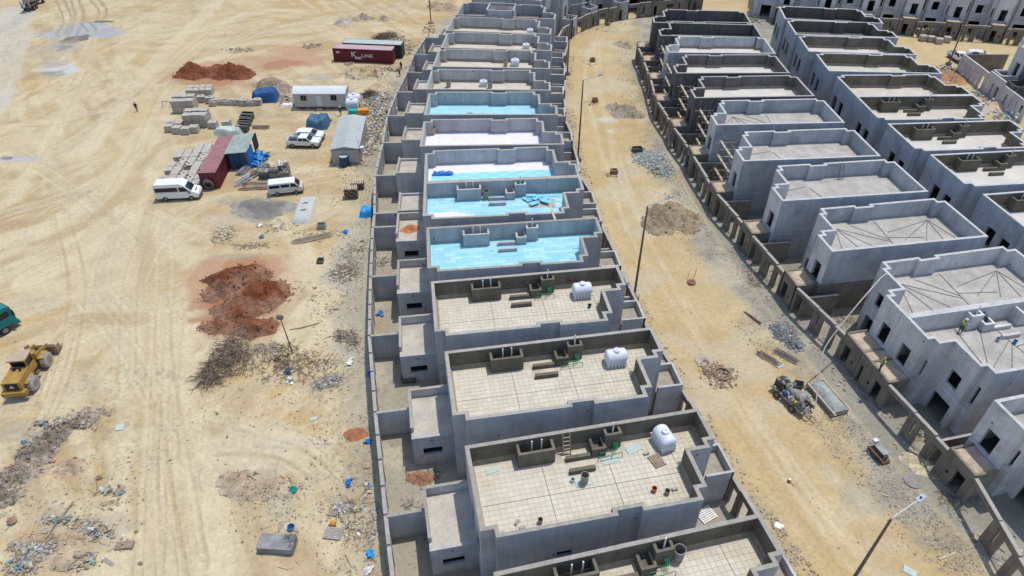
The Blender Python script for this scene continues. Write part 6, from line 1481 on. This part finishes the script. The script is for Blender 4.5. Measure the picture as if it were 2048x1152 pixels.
# ------------------------------------------------------------------ people
def person(label, loc, rz, shirt, trousers, skin=(.20, .11, .07), vest=False, pose='stand', hat=None, h=1.72):
    k = h / 1.75
    J = {'pel': (0, 0, .95), 'wa': (0, 0, 1.1), 'ch': (.02, 0, 1.35), 'nk': (.03, 0, 1.5), 'hd': (.05, 0, 1.62), 'ht': (.05, 0, 1.72)}
    la = {'stand': [((0, .2, 1.42), (.02, .27, 1.12), (.12, .24, .88))] * 2, 'walk': [((0, .2, 1.42), (-.1, .26, 1.14), (-.02, .26, .9)), ((0, .2, 1.42), (.08, .26, 1.14), (.24, .24, .94))],
          'work': [((.05, .2, 1.4), (.24, .24, 1.2), (.45, .14, 1.28))] * 2, 'bend': [((.3, .2, 1.25), (.42, .22, .98), (.55, .16, .78))] * 2}[pose]
    ll = {'stand': [((.02, .1, .52), (0, .11, .08), (.13, .12, .04))] * 2, 'walk': [((.18, .1, .53), (.12, .1, .08), (.25, .1, .05)), ((-.05, .1, .52), (-.28, .1, .12), (-.18, .1, .06))],
          'work': [((.06, .13, .52), (0, .15, .08), (.13, .16, .04))] * 2, 'bend': [((.06, .13, .52), (0, .15, .08), (.13, .16, .04))] * 2}[pose]
    if pose == 'bend': J = {'pel': (0, 0, .93), 'wa': (.1, 0, 1.07), 'ch': (.3, 0, 1.2), 'nk': (.42, 0, 1.28), 'hd': (.53, 0, 1.32), 'ht': (.6, 0, 1.36)}
    V = []; E = []; Rr = []
    def v(p, r): V.append((p[0] * k, p[1] * k, p[2] * k)); Rr.append(r * k); return len(V) - 1
    a = v(J['pel'], .15); b = v(J['wa'], .145); c = v(J['ch'], .165); n = v(J['nk'], .062); hd = v(J['hd'], .1); ht = v(J['ht'], .085)
    E += [(a, b), (b, c), (c, n), (n, hd), (hd, ht)]
    for s, arm in ((1, la[0]), (-1, la[1])):
        pr = c
        for q, r in zip(arm, (.07, .05, .04)): i = v((q[0], q[1] * s, q[2]), r); E.append((pr, i)); pr = i
        for f in range(3): i = v((arm[2][0] + .05, (arm[2][1] + .02 * (f - 1)) * s, arm[2][2] - .06), .016); E.append((pr, i))
    for s, leg in ((1, ll[0]), (-1, ll[1])):
        hp = v((0, .1 * s, .88), .105); E.append((a, hp)); pr = hp
        for q, r in zip(leg, (.075, .05, .045)): i = v((q[0], q[1] * s, q[2]), r); E.append((pr, i)); pr = i
    me = bpy.data.meshes.new('skeleton'); me.from_pydata(V, E, [])
    ob = bpy.data.objects.new('skeleton', me); COL.objects.link(ob)
    m = ob.modifiers.new('s', 'SKIN'); ob.modifiers.new('u', 'SUBSURF').levels = 1
    for i, r in enumerate(Rr): me.skin_vertices[0].data[i].radius = (r, r)
    me.skin_vertices[0].data[0].use_root = True
    bpy.context.view_layer.update()
    bm = bpy.data.meshes.new_from_object(ob.evaluated_get(bpy.context.evaluated_depsgraph_get())); bpy.data.objects.remove(ob)
    cols = []
    hz = J['nk'][2] * k
    hands = [Vector((q[2][0] * k, q[2][1] * s * k, q[2][2] * k)) for s, q in ((1, la[0]), (-1, la[1]))]
    for vt in bm.vertices:
        p = vt.co
        if any((p - hq).length < .13 for hq in hands): cc = skin
        elif (p - Vector([t * k for t in J['hd']])).length < .2 and p.x > J['nk'][0] * k - .12: cc = skin
        elif p.z < .11 * k: cc = (.03, .025, .02)
        elif p.z < .97 * k: cc = trousers
        else: cc = shirt
        cols.append((*cc, 1))
    ca = bm.color_attributes.new('Col', 'FLOAT_COLOR', 'POINT'); ca.data.foreach_set('color', np.array(cols, np.float32).ravel())
    bm.materials.clear(); bm.materials.append(M('people', (1, 1, 1), .8, .1, 4, attr=True)); bm.polygons.foreach_set('use_smooth', [True] * len(bm.polygons))
    T = thing('person', label, 'person', loc, rz)
    link('body', bm, T)
    hx, _, hzz = [t * k for t in J['hd']]
    if hat: part('hard_hat', MB().lathe([(.15, .03), (.125, .05), (.12, .1), (.08, .16), (0, .18)], (hx, 0, hzz), 12), hat, T, smooth=True)
    else: part('hair', MB().lathe([(.112, .02), (.112, .08), (.07, .135), (0, .15)], (hx - .01, 0, hzz), 12), BLACK, T, smooth=True)
    for s in (-1, 1): part('eye', MB().lathe([(.012, -.01), (.014, 0), (0, .012)], (hx + .1, .035 * s, hzz + .01), 6), BLACK, T)
    part('nose', MB().lathe([(.02, -.03), (.012, 0), (0, .02)], (hx + .1, 0, hzz - .01), 6), M('people_skin', skin, .7, .05), T)
    if vest:
        w_ = [t * k for t in J['wa']]; c_ = [t * k for t in J['ch']]; n_ = [t * k for t in J['nk']]
        part('vest', MB().tube([(w_[0], 0, w_[2] - .06), (w_[0], 0, w_[2] + .05), tuple(c_), (n_[0] - .02, 0, n_[2] - .03)], [.19, .2, .215, .1], 12, caps=False), M('hi_vis_yellow', (.42, .62, .03), .7, .1, 4), T)
        part('vest_band', MB().tube([(c_[0], 0, c_[2] - .08), (c_[0], 0, c_[2] - .03)], .217, 12, caps=False), M('reflective_band', (.6, .6, .55), .5), T)
    return T
WH = M('white_hat', (.72, .72, .72), .4)
person('man in dark clothes walking alone on the open sand', (*G(275, 223), 0), -1.2, (.02, .02, .025), (.03, .03, .035), pose='walk')
person('man in dark clothes standing between container and rear wall', (*G(803, 140), 0), -2.0, (.015, .015, .015), (.02, .02, .02))
person('second dark clothed man crouching toward litter by rear wall', (*G(800, 153), 0), 2.6, (.03, .03, .03), (.02, .02, .02), pose='bend')
person('man in teal clothes with white hat by the cabins', (*G(682, 231), 0), -1.5, (.02, .14, .15), (.03, .06, .08), hat=WH)
person('worker in hi vis vest standing outside the rear wall', (*G(765, 300), 0), 1.4, (.06, .07, .05), (.03, .03, .035), vest=True, hat=None)
person('worker in hi vis vest leaning to the shaft box on the pair roof', (*G(1919, 664, ZR), ZR), .2, (.4, .42, .4), (.10, .07, .05), vest=True, pose='work', hat=WH)
person('worker in green clothes working right of the shaft box on roof', (*G(1966, 652, ZR), ZR), math.radians(120), (.06, .10, .07), (.04, .05, .045), pose='bend')
person('worker in hi vis vest standing on the rubble porch roof', (*G(1759, 741, 3.5), 3.5), math.radians(160), (.10, .11, .12), (.06, .065, .07), vest=True, pose='work', hat=M('tan_hat', (.45, .25, .15), .7))
person('worker in hi vis vest among white buckets behind the portal', (*G(1863, 894), 0), math.radians(200), (.10, .10, .10), (.04, .04, .045), vest=True, pose='work')
person('worker in dark clothes on sand by the long cabin litter', (*G(776, 238), 0), 1.2, (.05, .07, .05), (.04, .04, .04))
for i, (px, py) in enumerate(((1853, 873), (1853, 882), (1871, 895), (1839, 869))):
    can((*G(px, py), 0), .2, .42, [GREYC, GREYC, GREYC, PVC][i], ['grey bucket farthest behind the worker at the portal', 'grey bucket left of the worker at the portal', 'grey bucket right of the worker at the portal', 'white basin behind the portal lintel'][i])

# ------------------------------------------------------------------ plant and materials on the road
pa, pb = G(1553, 775), G(1612, 830)
an = math.atan2(pb[1] - pa[1], pb[0] - pa[0])
T = thing('plaster_pump', 'cement crusted plaster pump on a trailer frame beside the hose', 'pump', ((pa[0] + pb[0]) / 2, (pa[1] + pb[1]) / 2, 0), an)
CR = M('cement_crust', (.30, .29, .265), .9, .3, 3, .2); RED_ = M('engine_dark', (.06, .055, .05), .5, .3, 4)
part('frame', MB().box(-1.9, -.75, .45, 1.9, -.6, .62).box(-1.9, .6, .45, 1.9, .75, .62).box(-1.9, -.599, .45, -1.75, .599, .62).box(1.5, -.599, .45, 1.65, .599, .62), CR, T)
part('mixing_drum', MB().tube([(-.9, .1, 1.05), (-.7, .1, 1.05), (1.0, .1, 1.05), (1.15, .1, 1.05)], [.3, .42, .42, .3], 14), CR, T)
part('hopper', MB().lathe([(.25, .9), (.55, 1.7), (.5, 1.7), (.2, .95)], (-.2, .5, 0), 4), DARKI, T); part('engine', MB().box(-1.7, -.5, .63, -.9, .4, 1.3), RED_, T)
part('radiator', MB().box(-1.85, -.4, .63, -1.72, .3, 1.35), DARKI, T); part('exhaust', MB().tube([(-1.3, -.3, 1.3), (-1.3, -.3, 1.75), (-1.5, -.3, 1.9)], .05, 6), RUST, T)
part('air_filter', MB().tube([(-1.1, .2, 1.32), (-1.1, .2, 1.6)], .16, 10), CR, T); part('belt_guard', MB().tube([(1.2, -.15, 1.0), (1.3, -.15, 1.0)], .4, 14), DARKI, T)
part('pump_cylinder', MB().tube([(.9, -.4, .75), (1.9, -.4, .75)], .16, 10), CR, T); part('pump_cylinder', MB().tube([(.9, .5, .75), (1.8, .5, .75)], .13, 10), DARKI, T)
part('outlet_elbow', MB().tube([(1.8, -.4, .75), (2.2, -.4, .6), (2.3, -.2, .5)], .09, 8), CR, T); part('blue_motor', MB().tube([(-.6, -.55, .85), (-.2, -.55, .85)], .16, 10), M('motor_blue', (.02, .06, .25), .4), T)
part('tool_box', MB().box(.1, -.75, .63, .6, -.35, .95), CR, T); part('fuel_can', MB().box(.7, -.7, .63, .95, -.45, 1.0), M('mustard_can', (.30, .27, .05), .6), T)
part('tank_lid', MB().box(.3, .55, 1.0, 1.0, 1.0, 1.08), CR, T)
for x in (-.9, .9):
    for s in (-1, 1): wheel(T, x, s * .82, .34, .2)
part('drawbar', MB().tube([(1.6, 0, .5), (2.8, 0, .35)], .06, 6), CR, T); T.scale = (1.12, 1.2, 1.2)
rq = random.Random(4); gb = MB()
for _ in range(70): gb.obox((rq.uniform(-1.7, 1.7), rq.uniform(-.6, .6), .7 + rq.random() * .8), (rq.uniform(.06, .3), rq.uniform(.06, .25), rq.uniform(.05, .25)), (rq.random(), rq.random(), rq.random() * 3))
part('fittings', gb, CR, T)
pa, pb = G(1628, 772), G(1678, 830); an = math.atan2(pb[1] - pa[1], pb[0] - pa[0])
T = thing('mixing_trough', 'mixing trough heaped with pale plaster under a sheet beside the pump', 'trough', ((pa[0] + pb[0]) / 2, (pa[1] + pb[1]) / 2, 0), an)
mb = MB(); n = 12; vs = []
for j in range(9):
    for i in range(n):
        u = -1 + 2 * i / (n - 1); v = -1 + 2 * j / 8; vs.append((u * 2.0, v * .8, .60 + .55 * (1 - max(abs(u) ** 2, abs(v)) ** 2) + .22 * (float(fbm(u * 3, v * 3, 1, 2)) - .5)))
part('plaster_load', mb.add(vs, [(j * n + i, j * n + i + 1, (j + 1) * n + i + 1, (j + 1) * n + i) for j in range(8) for i in range(n - 1)]), M('pale_green_plaster', (.34, .365, .34), .9, .25, 2.5, .15, 8), T)
part('trough_side', MB().box(-2.05, -.9, .1, 2.05, -.82, .66).box(-2.05, .82, .1, 2.05, .9, .66).box(-2.05, -.819, .1, -1.97, .819, .66).box(1.97, -.819, .1, 2.05, .819, .66).box(-1.96, -.81, .1, 1.96, .81, .3), CR, T)
part('edge_plank', MB().box(-2.2, -.98, .661, 2.4, -.84, .7).box(-2.2, .88, .661, 2.2, .98, .7), WOODP, T)
for x, y in ((-1.8, -.8), (1.8, -.8), (-1.8, .8), (1.8, .8)): part('leg', MB().tube([(x, y, .2), (x * 1.1, y * 1.15, 0)], .05, 5), STEEL, T)
part('front_frame', MB().tube([(-1.2, -1.0, 0), (-1.2, -.95, .7)], .03, 5).tube([(1.4, -1.3, 0), (2.3, -1.2, .65), (2.3, .2, .65)], .03, 5), STEEL, T)
h0 = G(1618, 838); hm = G(1640, 740, 3.0); h1 = G(1652, 690, 5.0); he = G(1736, 585, 8.4); hr = G(1772, 548, 8.6)
P = [(*h0, .45), (*G(1630, 815, .8), .8), (*hm, 3.0), (*h1, 4.6), (*G(1690, 640, 6.6), 6.6), (*he, 8.4), (*hr, 8.62), (*G(1790, 560, 7.2), 7.2)]
fine_ = [Vector(p) for p in P]; sm_ = []
for i in range(len(fine_) - 1):
    p0, p1, p2, p3 = fine_[max(i - 1, 0)], fine_[i], fine_[i + 1], fine_[min(i + 2, len(fine_) - 1)]
    for t in (0, .25, .5, .75): sm_.append(.5 * (2 * p1 + (p2 - p0) * t + (2 * p0 - 5 * p1 + 4 * p2 - p3) * t * t + (3 * p1 - p0 - 3 * p2 + p3) * t ** 3))
single('hose', MB().tube([tuple(p) for p in sm_], .06, 8), M('pale_hose', (.50, .46, .40), .7), 'pale plaster hose rising from the pump to the villa roof', 'hose')
pa, pb = G(1742, 895), G(1772, 928); an = math.atan2(pb[1] - pa[1], pb[0] - pa[0])
T = thing('compressor', 'dark engine set on a skid with rods beside the portal wall', 'engine', ((pa[0] + pb[0]) / 2, (pa[1] + pb[1]) / 2, 0), an)
part('skid', MB().box(-1.0, -.45, .1, 1.0, .45, .25), RUST, T); part('engine', MB().box(-.6, -.3, .25, .5, .3, .9), DARKI, T); part('cover', MB().box(-.5, -.32, .901, .6, .32, .98), M('grey_green_cover', (.28, .33, .32), .6), T)
part('cylinder', MB().tube([(-.9, -.55, .5), (.9, -.55, .5)], .12, 10), RUST, T); part('box', MB().box(-1.15, -.1, .7, -.8, .35, 1.1), PVC, T); part('flywheel', MB().tube([(.65, -.1, .6), (.75, -.1, .6)], .32, 14), DARKI, T)
for x in (-.8, -.4, 0, .4, .8): part('bar', MB().tube([(x, -1.2, .1), (x, .6, .14)], .025, 5), STEEL, T)
part('outlet', MB().tube([(.8, .2, .9), (1.3, .1, .5), (1.6, .0, .05)], .03, 5), PVC, T)
for i, (px, py, rz) in enumerate(((1537, 718, -.95), (1572, 713, -.9))): rods('rebar_bundle', ['rusty rod bundle on the road left of the slate board', 'rusty rod bundle on the road right of the slate board'][i], 'rods', G(px, py), rz + math.radians(5), 46, 2.4, .025, [RUST, STEEL, WOOD], .5, .12, 60 + i)
rods('rebar_bundle', 'small rod bundle near the dark slate heap', 'rods', G(1505, 637), -1.0, 8, 2.2, .035, RUST, .25, .08, 63)
single('board', MB().box(-.4, -.5, .01, .4, .5, .05), GLASSG, 'pale board lying between the two rod bundles', 'board', (*G(1557, 728), .0), .4)
# manhole and its rubble
mh = G(1444, 750)
T = thing('manhole', 'open brick manhole ringed with broken paving on the road', 'manhole', (*mh, 0))
part('ring', MB().lathe([(1.0, 0), (.95, .28), (.72, .3), (.68, .05)], n=24), M('manhole_brick', (.26, .15, .10), .9, .25, 3), T); part('shaft', MB().lathe([(.69, .06), (0, .03)], n=24), BLACK, T)
rubble('rubble_spread', 'brown broken paving round the manhole', [(1440, 752, 34, 22, 360), (1420, 735, 24, 18, 200)], [(.24, .15, .10), (.33, .25, .18), (.38, .33, .27)], .08, .4, 71, .4, .1)
single('manhole_cover', MB().lathe([(.95, 0), (.95, .14), (.4, .16), (.35, .1), (0, .1)], n=22), M('pale_cover', (.40, .34, .27), .9, .2, 3), 'round concrete cover lying beside the manhole', 'manhole cover', (*G(1408, 722), 0))
single('round_slab', MB().lathe([(.75, 0), (.75, .1), (0, .11)], n=24), M('dull_slab', (.26, .24, .215), .95, .2, 2), 'round slab against the right wall below the portal', 'slab', (*G(1825, 963), 0))
T = thing('marker_drum', 'red brown drum base with two thin rods on the road', 'marker', (*G(1383, 566), 0)); part('base', MB().lathe([(.5, 0), (.5, .22), (0, .26)], n=14), M('red_brown_base', (.25, .12, .08), .8), T); part('rod', MB().tube([(.1, 0, .2), (.35, .3, 2.0)], .03, 5), RUST, T); part('rod', MB().tube([(-.5, .2, 0), (-.45, .4, 1.5)], .02, 5), RUST, T)
T = thing('marker_pin', 'small orange capped pin on the near road', 'marker', (*G(1578, 963), 0)); part('cap', MB().lathe([(.16, 0), (.17, .22), (.08, .3), (0, .32)], n=12), M('orange_red_cap', (.55, .16, .08), .6), T); part('pin', MB().tube([(0, 0, .02), (.3, -.5, .03)], .02, 5), BLACK, T); part('tip', MB().lathe([(.12, .3), (.12, .36), (0, .38)], n=10), PVC, T)
for px, py, lb in ((1185, 122, 'small brown brick box on the far road'), (1190, 203, 'brown brick box on the road left of the sand heap'), (1228, 346, 'brick box with rubble on the road in mid distance')):
    T = thing('brick_box', lb, 'brick box', (*G(px, py), 0), .1)
    for b_ in ((-.5, -.45, 0, .5, -.3, .6), (-.5, .3, 0, .5, .45, .6), (-.5, -.299, 0, -.35, .299, .6), (.35, -.299, 0, .5, .299, .6)): part('wall', MB().box(*b_), M('manhole_brick', (.26, .15, .10), .9, .25, 3), T)
    part('fill', MB().box(-.34, -.29, 0, .34, .29, .35), BROWN, T)
    rubble('rubble_spread', 'crumbled brick at the ' + lb, [(px - 6, py + 4, 14, 6, 60)], [(.24, .15, .10), (.33, .25, .18)], .08, .35, px, .4)
T = thing('open_crate', 'dark steel frame crate by the broken stone', 'crate', (*G(1274, 303), 0), .15)
for b_ in ((-.75, -.5, 0, .75, -.44, .7), (-.75, .44, 0, .75, .5, .7), (-.75, -.439, 0, -.69, .439, .7), (.69, -.439, 0, .75, .439, .7), (-.03, -.439, 0, .03, .439, .65)): part('side', MB().box(*b_), DARKI, T)
# loose planks and sheets on the lower left
single('concrete_block', MB().box(-1.45, -.68, 0, 1.45, .68, .85), M('foundry_grey', (.25, .25, .25), .85, .25, 1, .1, stain=((.16, .12, .10), .7, .8)), 'big grey concrete block with wire at the bottom centre', 'concrete block', (*G(557, 1094), 0), -.06)
T = thing('wire_heap', 'tangled wire on the right end of the concrete block', 'wire', (*G(583, 1075, .95), .95)); rq = random.Random(2); mb = MB()
for _ in range(60):
    a = rq.random() * 6.3; x, y = rq.gauss(0, .25), rq.gauss(0, .4); mb.tube([(x, y, .02), (x + .3 * math.cos(a), y + .3 * math.sin(a), .03 + .12 * rq.random())], .018, 3, caps=False)
part('wire', mb, STEEL, T)
pallet((*G(667, 1068), .05), -.12, 'grey pallet lying among litter at the bottom centre', BLOCK, 7, 1.5, 1.1)
pallet((*G(1412, 1030), 0), .5, 'white slatted pallet in the side yard of the front villa', PVC, 7, 1.5, 1.3); pallet((*G(250, 1092), .1), .1, 'broken grey pallet in the bottom left litter', WOOD, 6, 1.4, .7)
for px, py, w, d, rz, mt, lb in ((240, 855, .7, .7, .2, GLASSG, 'square pale board alone on the haul road edge'), (567, 1050, .9, .7, .1, WOOD, 'brown cardboard sheet behind the concrete block'), (577, 1056, .9, .9, -.2, WOODP, 'tan cardboard sheet beside the blue bowl'), (665, 1027, .8, .5, -.1, WOOD, 'brown board beside the pale litter heap'), (628, 838, .7, .35, .5, GLASSG, 'pale green broken sheet on the wall strip'), (735, 930, .7, .9, .1, WOOD, 'brown framed board against the rear wall'), (1820, 1143, 1.0, .6, -.6, GLASSG, 'pale sheet with green print at the bottom right'), (1558, 1052, .7, .5, -.5, PVC, 'white sheet by the corner of the nearest villa'), (218, 1125, 1.2, .3, -.5, GREYC, 'grey plank in the bottom left litter'), (1895, 1112, 1.9, .14, .35, WOODP, 'pale plank lying on the right verge')):
    x, y = G(px, py); single('loose_board', MB().obox((0, 0, .05), (w, d, .04), (.06, .05, 0)), mt, lb, 'board', (x, y, gz(x, y)), rz)
can((*G(583, 1057), 0), .3, .3, M('cyan_bowl', (.01, .24, .62), .4), 'bright blue bowl behind the concrete block')
single('ball', MB().lathe([(0, 0), (.2, .06), (.28, .25), (.2, .44), (0, .5)], n=14), M('orange_ball', (.62, .24, .03), .5), 'orange and purple drum lid behind the grey pallet', 'lid', (*G(667, 1050), 0), smooth=True)
for px, py, mt, lb in ((587, 978, M('teal_rag', (.01, .33, .28), .6), 'teal rag on the sand above the concrete block'), (697, 970, BLUEP, 'small blue bag left of the rear wall'), (741, 1108, M('cyan_bag', (.02, .30, .62), .5), 'bright blue bag at the foot of the near rear wall'), (740, 1140, PVC, 'white bag at the bottom by the rear wall'), (578, 762, PVC, 'white sheet scrap on the sand strip'), (577, 745, TARPS, 'dark sack above the white scrap'), (735, 885, BLUEP, 'blue bag by the small red soil heap'), (700, 725, PVC, 'white bag on the wall strip'), (519, 452, PVC, 'white sack left of the sheeted slab'), (524, 475, M('blue_pail', (.12, .24, .36), .5), 'blue grey pail above the branch pile'), (690, 465, BLUEP, 'blue wrap strip near the brick stacks'), (760, 630, BLUEP, 'blue sheet leaning by the yard wall'), (738, 750, BLUEP, 'blue plastic jammed at the rear wall')):
    rq = random.Random(px); mb = MB()
    for _ in range(10): mb.obox((rq.gauss(0, .16), rq.gauss(0, .2), .1 + .1 * rq.random()), (.36, .26, .05), (rq.uniform(-.8, .8), rq.uniform(-.8, .8), rq.random() * 3))
    x, y = G(px, py); single('rag', mb, mt, lb, 'rag', (x, y, gz(x, y)))
# floodlight mast
T = thing('floodlight_mast', 'slim floodlight mast standing on sand by the soil heap', 'floodlight', (*G(585, 706), 0)); part('mast', MB().tube([(0, 0, 0), (-.1, 0, 2.6), (-.25, 0, 5.0)], [.09, .07, .06], 6), POLE, T)
part('floodlight', MB().obox((-.25, -.05, 5.2), (.6, .3, .5), (.4, 0, 0)), DARKI, T); part('prop', MB().tube([(-.05, .0, 1.6), (.5, .5, 0)], .05, 5), POLE, T); part('prop', MB().tube([(-.05, .0, 1.6), (-.4, -.6, 0)], .05, 5), POLE, T); part('lens', MB().obox((-.25, -.2, 5.1), (.5, .06, .4), (.4, 0, 0)), STEEL, T)
T = thing('utility_pole', 'brown pole on a concrete foot left of the far left row', 'pole', (*G(862, 46), 0)); part('pole', MB().tube([(0, 0, .3), (0, 0, 4.6)], .13, 7), RUST, T); part('foot', MB().lathe([(.7, 0), (.6, .25), (.2, .35), (0, .36)], n=10), BROWN, T); part('cap', MB().box(-.2, -.2, 4.6, .2, .2, 4.9), RUST, T)
rods('prop_bundle', 'timber props leaning on the street wall right of the road', 'props', G(1338, 290), 1.5, 7, 3.4, .05, WOODP, .5, .3, 81, .55, 1.3)
rods('scaffold_tubes', 'scaffold tubes standing at the far road bend', 'scaffold', G(1304, 64), 1.5, 6, .5, .05, WOOD, .8, .1, 82)
T = thing('sawhorse', 'dark steel frame stand on open sand left of the pallets', 'stand', (*G(335, 215), 0), -.2)
for x in (-.7, .7): part('leg', MB().tube([(x, -.4, 0), (x - .2, .4, .9)], .04, 5), DARKI, T)
part('bar', MB().tube([(-1.2, .4, .9), (1.0, .4, .95)], .04, 5), DARKI, T)
T = thing('steel_box', 'small open steel box on the sand below the branch pile', 'box', (*G(641, 524), 0), .05)
for b_ in ((-.4, -.45, 0, .4, -.4, .35), (-.4, .4, 0, .4, .45, .35), (-.4, -.399, 0, -.35, .399, .35), (.35, -.399, 0, .4, .399, .35), (-.34, -.03, .1, .34, .03, .35)): part('side', MB().box(*b_), DARKI, T)
T = thing('water_trough', 'grey open box beside the sheeted slab', 'box', (*G(644, 456), 0), .05)
for b_ in ((-.55, -.4, 0, .55, -.34, .7), (-.55, .34, 0, .55, .4, .7), (-.55, -.339, 0, -.49, .339, .7), (.49, -.339, 0, .55, .339, .7), (-.48, -.33, 0, .48, .33, .2)): part('side', MB().box(*b_), BLOCK, T)
single('skip_box', MB().box(-.75, -.35, 0, .75, .35, .08).box(-.75, -.35, .081, -.69, .35, .6).box(.69, -.35, .081, .75, .35, .6).box(-.689, -.35, .081, .689, -.29, .6).box(-.689, .29, .081, .689, .35, .6), DARKI, 'dark open metal box in the yard of the second villa', 'box', (*G(818, 762), 0), .1)
single('leaning_panel', MB().obox((0, 0, .5), (.9, .06, 1.1), (-.5, 0, 0)), GREYC, 'grey panel propped behind the dark metal box', 'panel', (*G(819, 748), 0), .1)

x0_, y0_ = G(150, 1010); x1_, y1_ = G(80, 1100)
single('branch', MB().tube([(x0_, y0_, .45), ((x0_ + x1_) / 2, (y0_ + y1_) / 2, .5), (x1_, y1_, .3)], [.07, .055, .03], 6), WOOD, 'long bare branch across the bottom left litter', 'branch')
for px, py, s_, c_, lb in ((200, 958, .5, (.33, .22, .15), 'brown boulder near the rubble bank'), (30, 1048, .7, (.36, .24, .16), 'red brown boulder at the left edge'), (280, 1125, .3, (.26, .22, .17), 'dark stone beside the haul road bottom'), (272, 1062, .26, (.26, .22, .17), 'dark stone beside the haul road'), (160, 1110, .8, (.44, .34, .24), 'tan boulder in the bottom left litter'), (108, 705, .22, (.2, .18, .13), 'small stone right of the loader bucket')):
    rq = random.Random(px); mb = MB(); mb.lathe([(.0, -.1), (.5, 0), (.62, .3), (.4, .62), (0, .7)], n=9)
    mb.v = [(a * s_ * rq.uniform(.75, 1.25), b * s_ * rq.uniform(.6, 1.1), c * s_ * rq.uniform(.7, 1.2)) for a, b, c in mb.v]; mb.c = [c_] * len(mb.v)
    x, y = G(px, py); single('boulder', mb, CHUNK, lb, 'stone', (x, y, gz(x, y)), rq.random() * 6, attr=True)
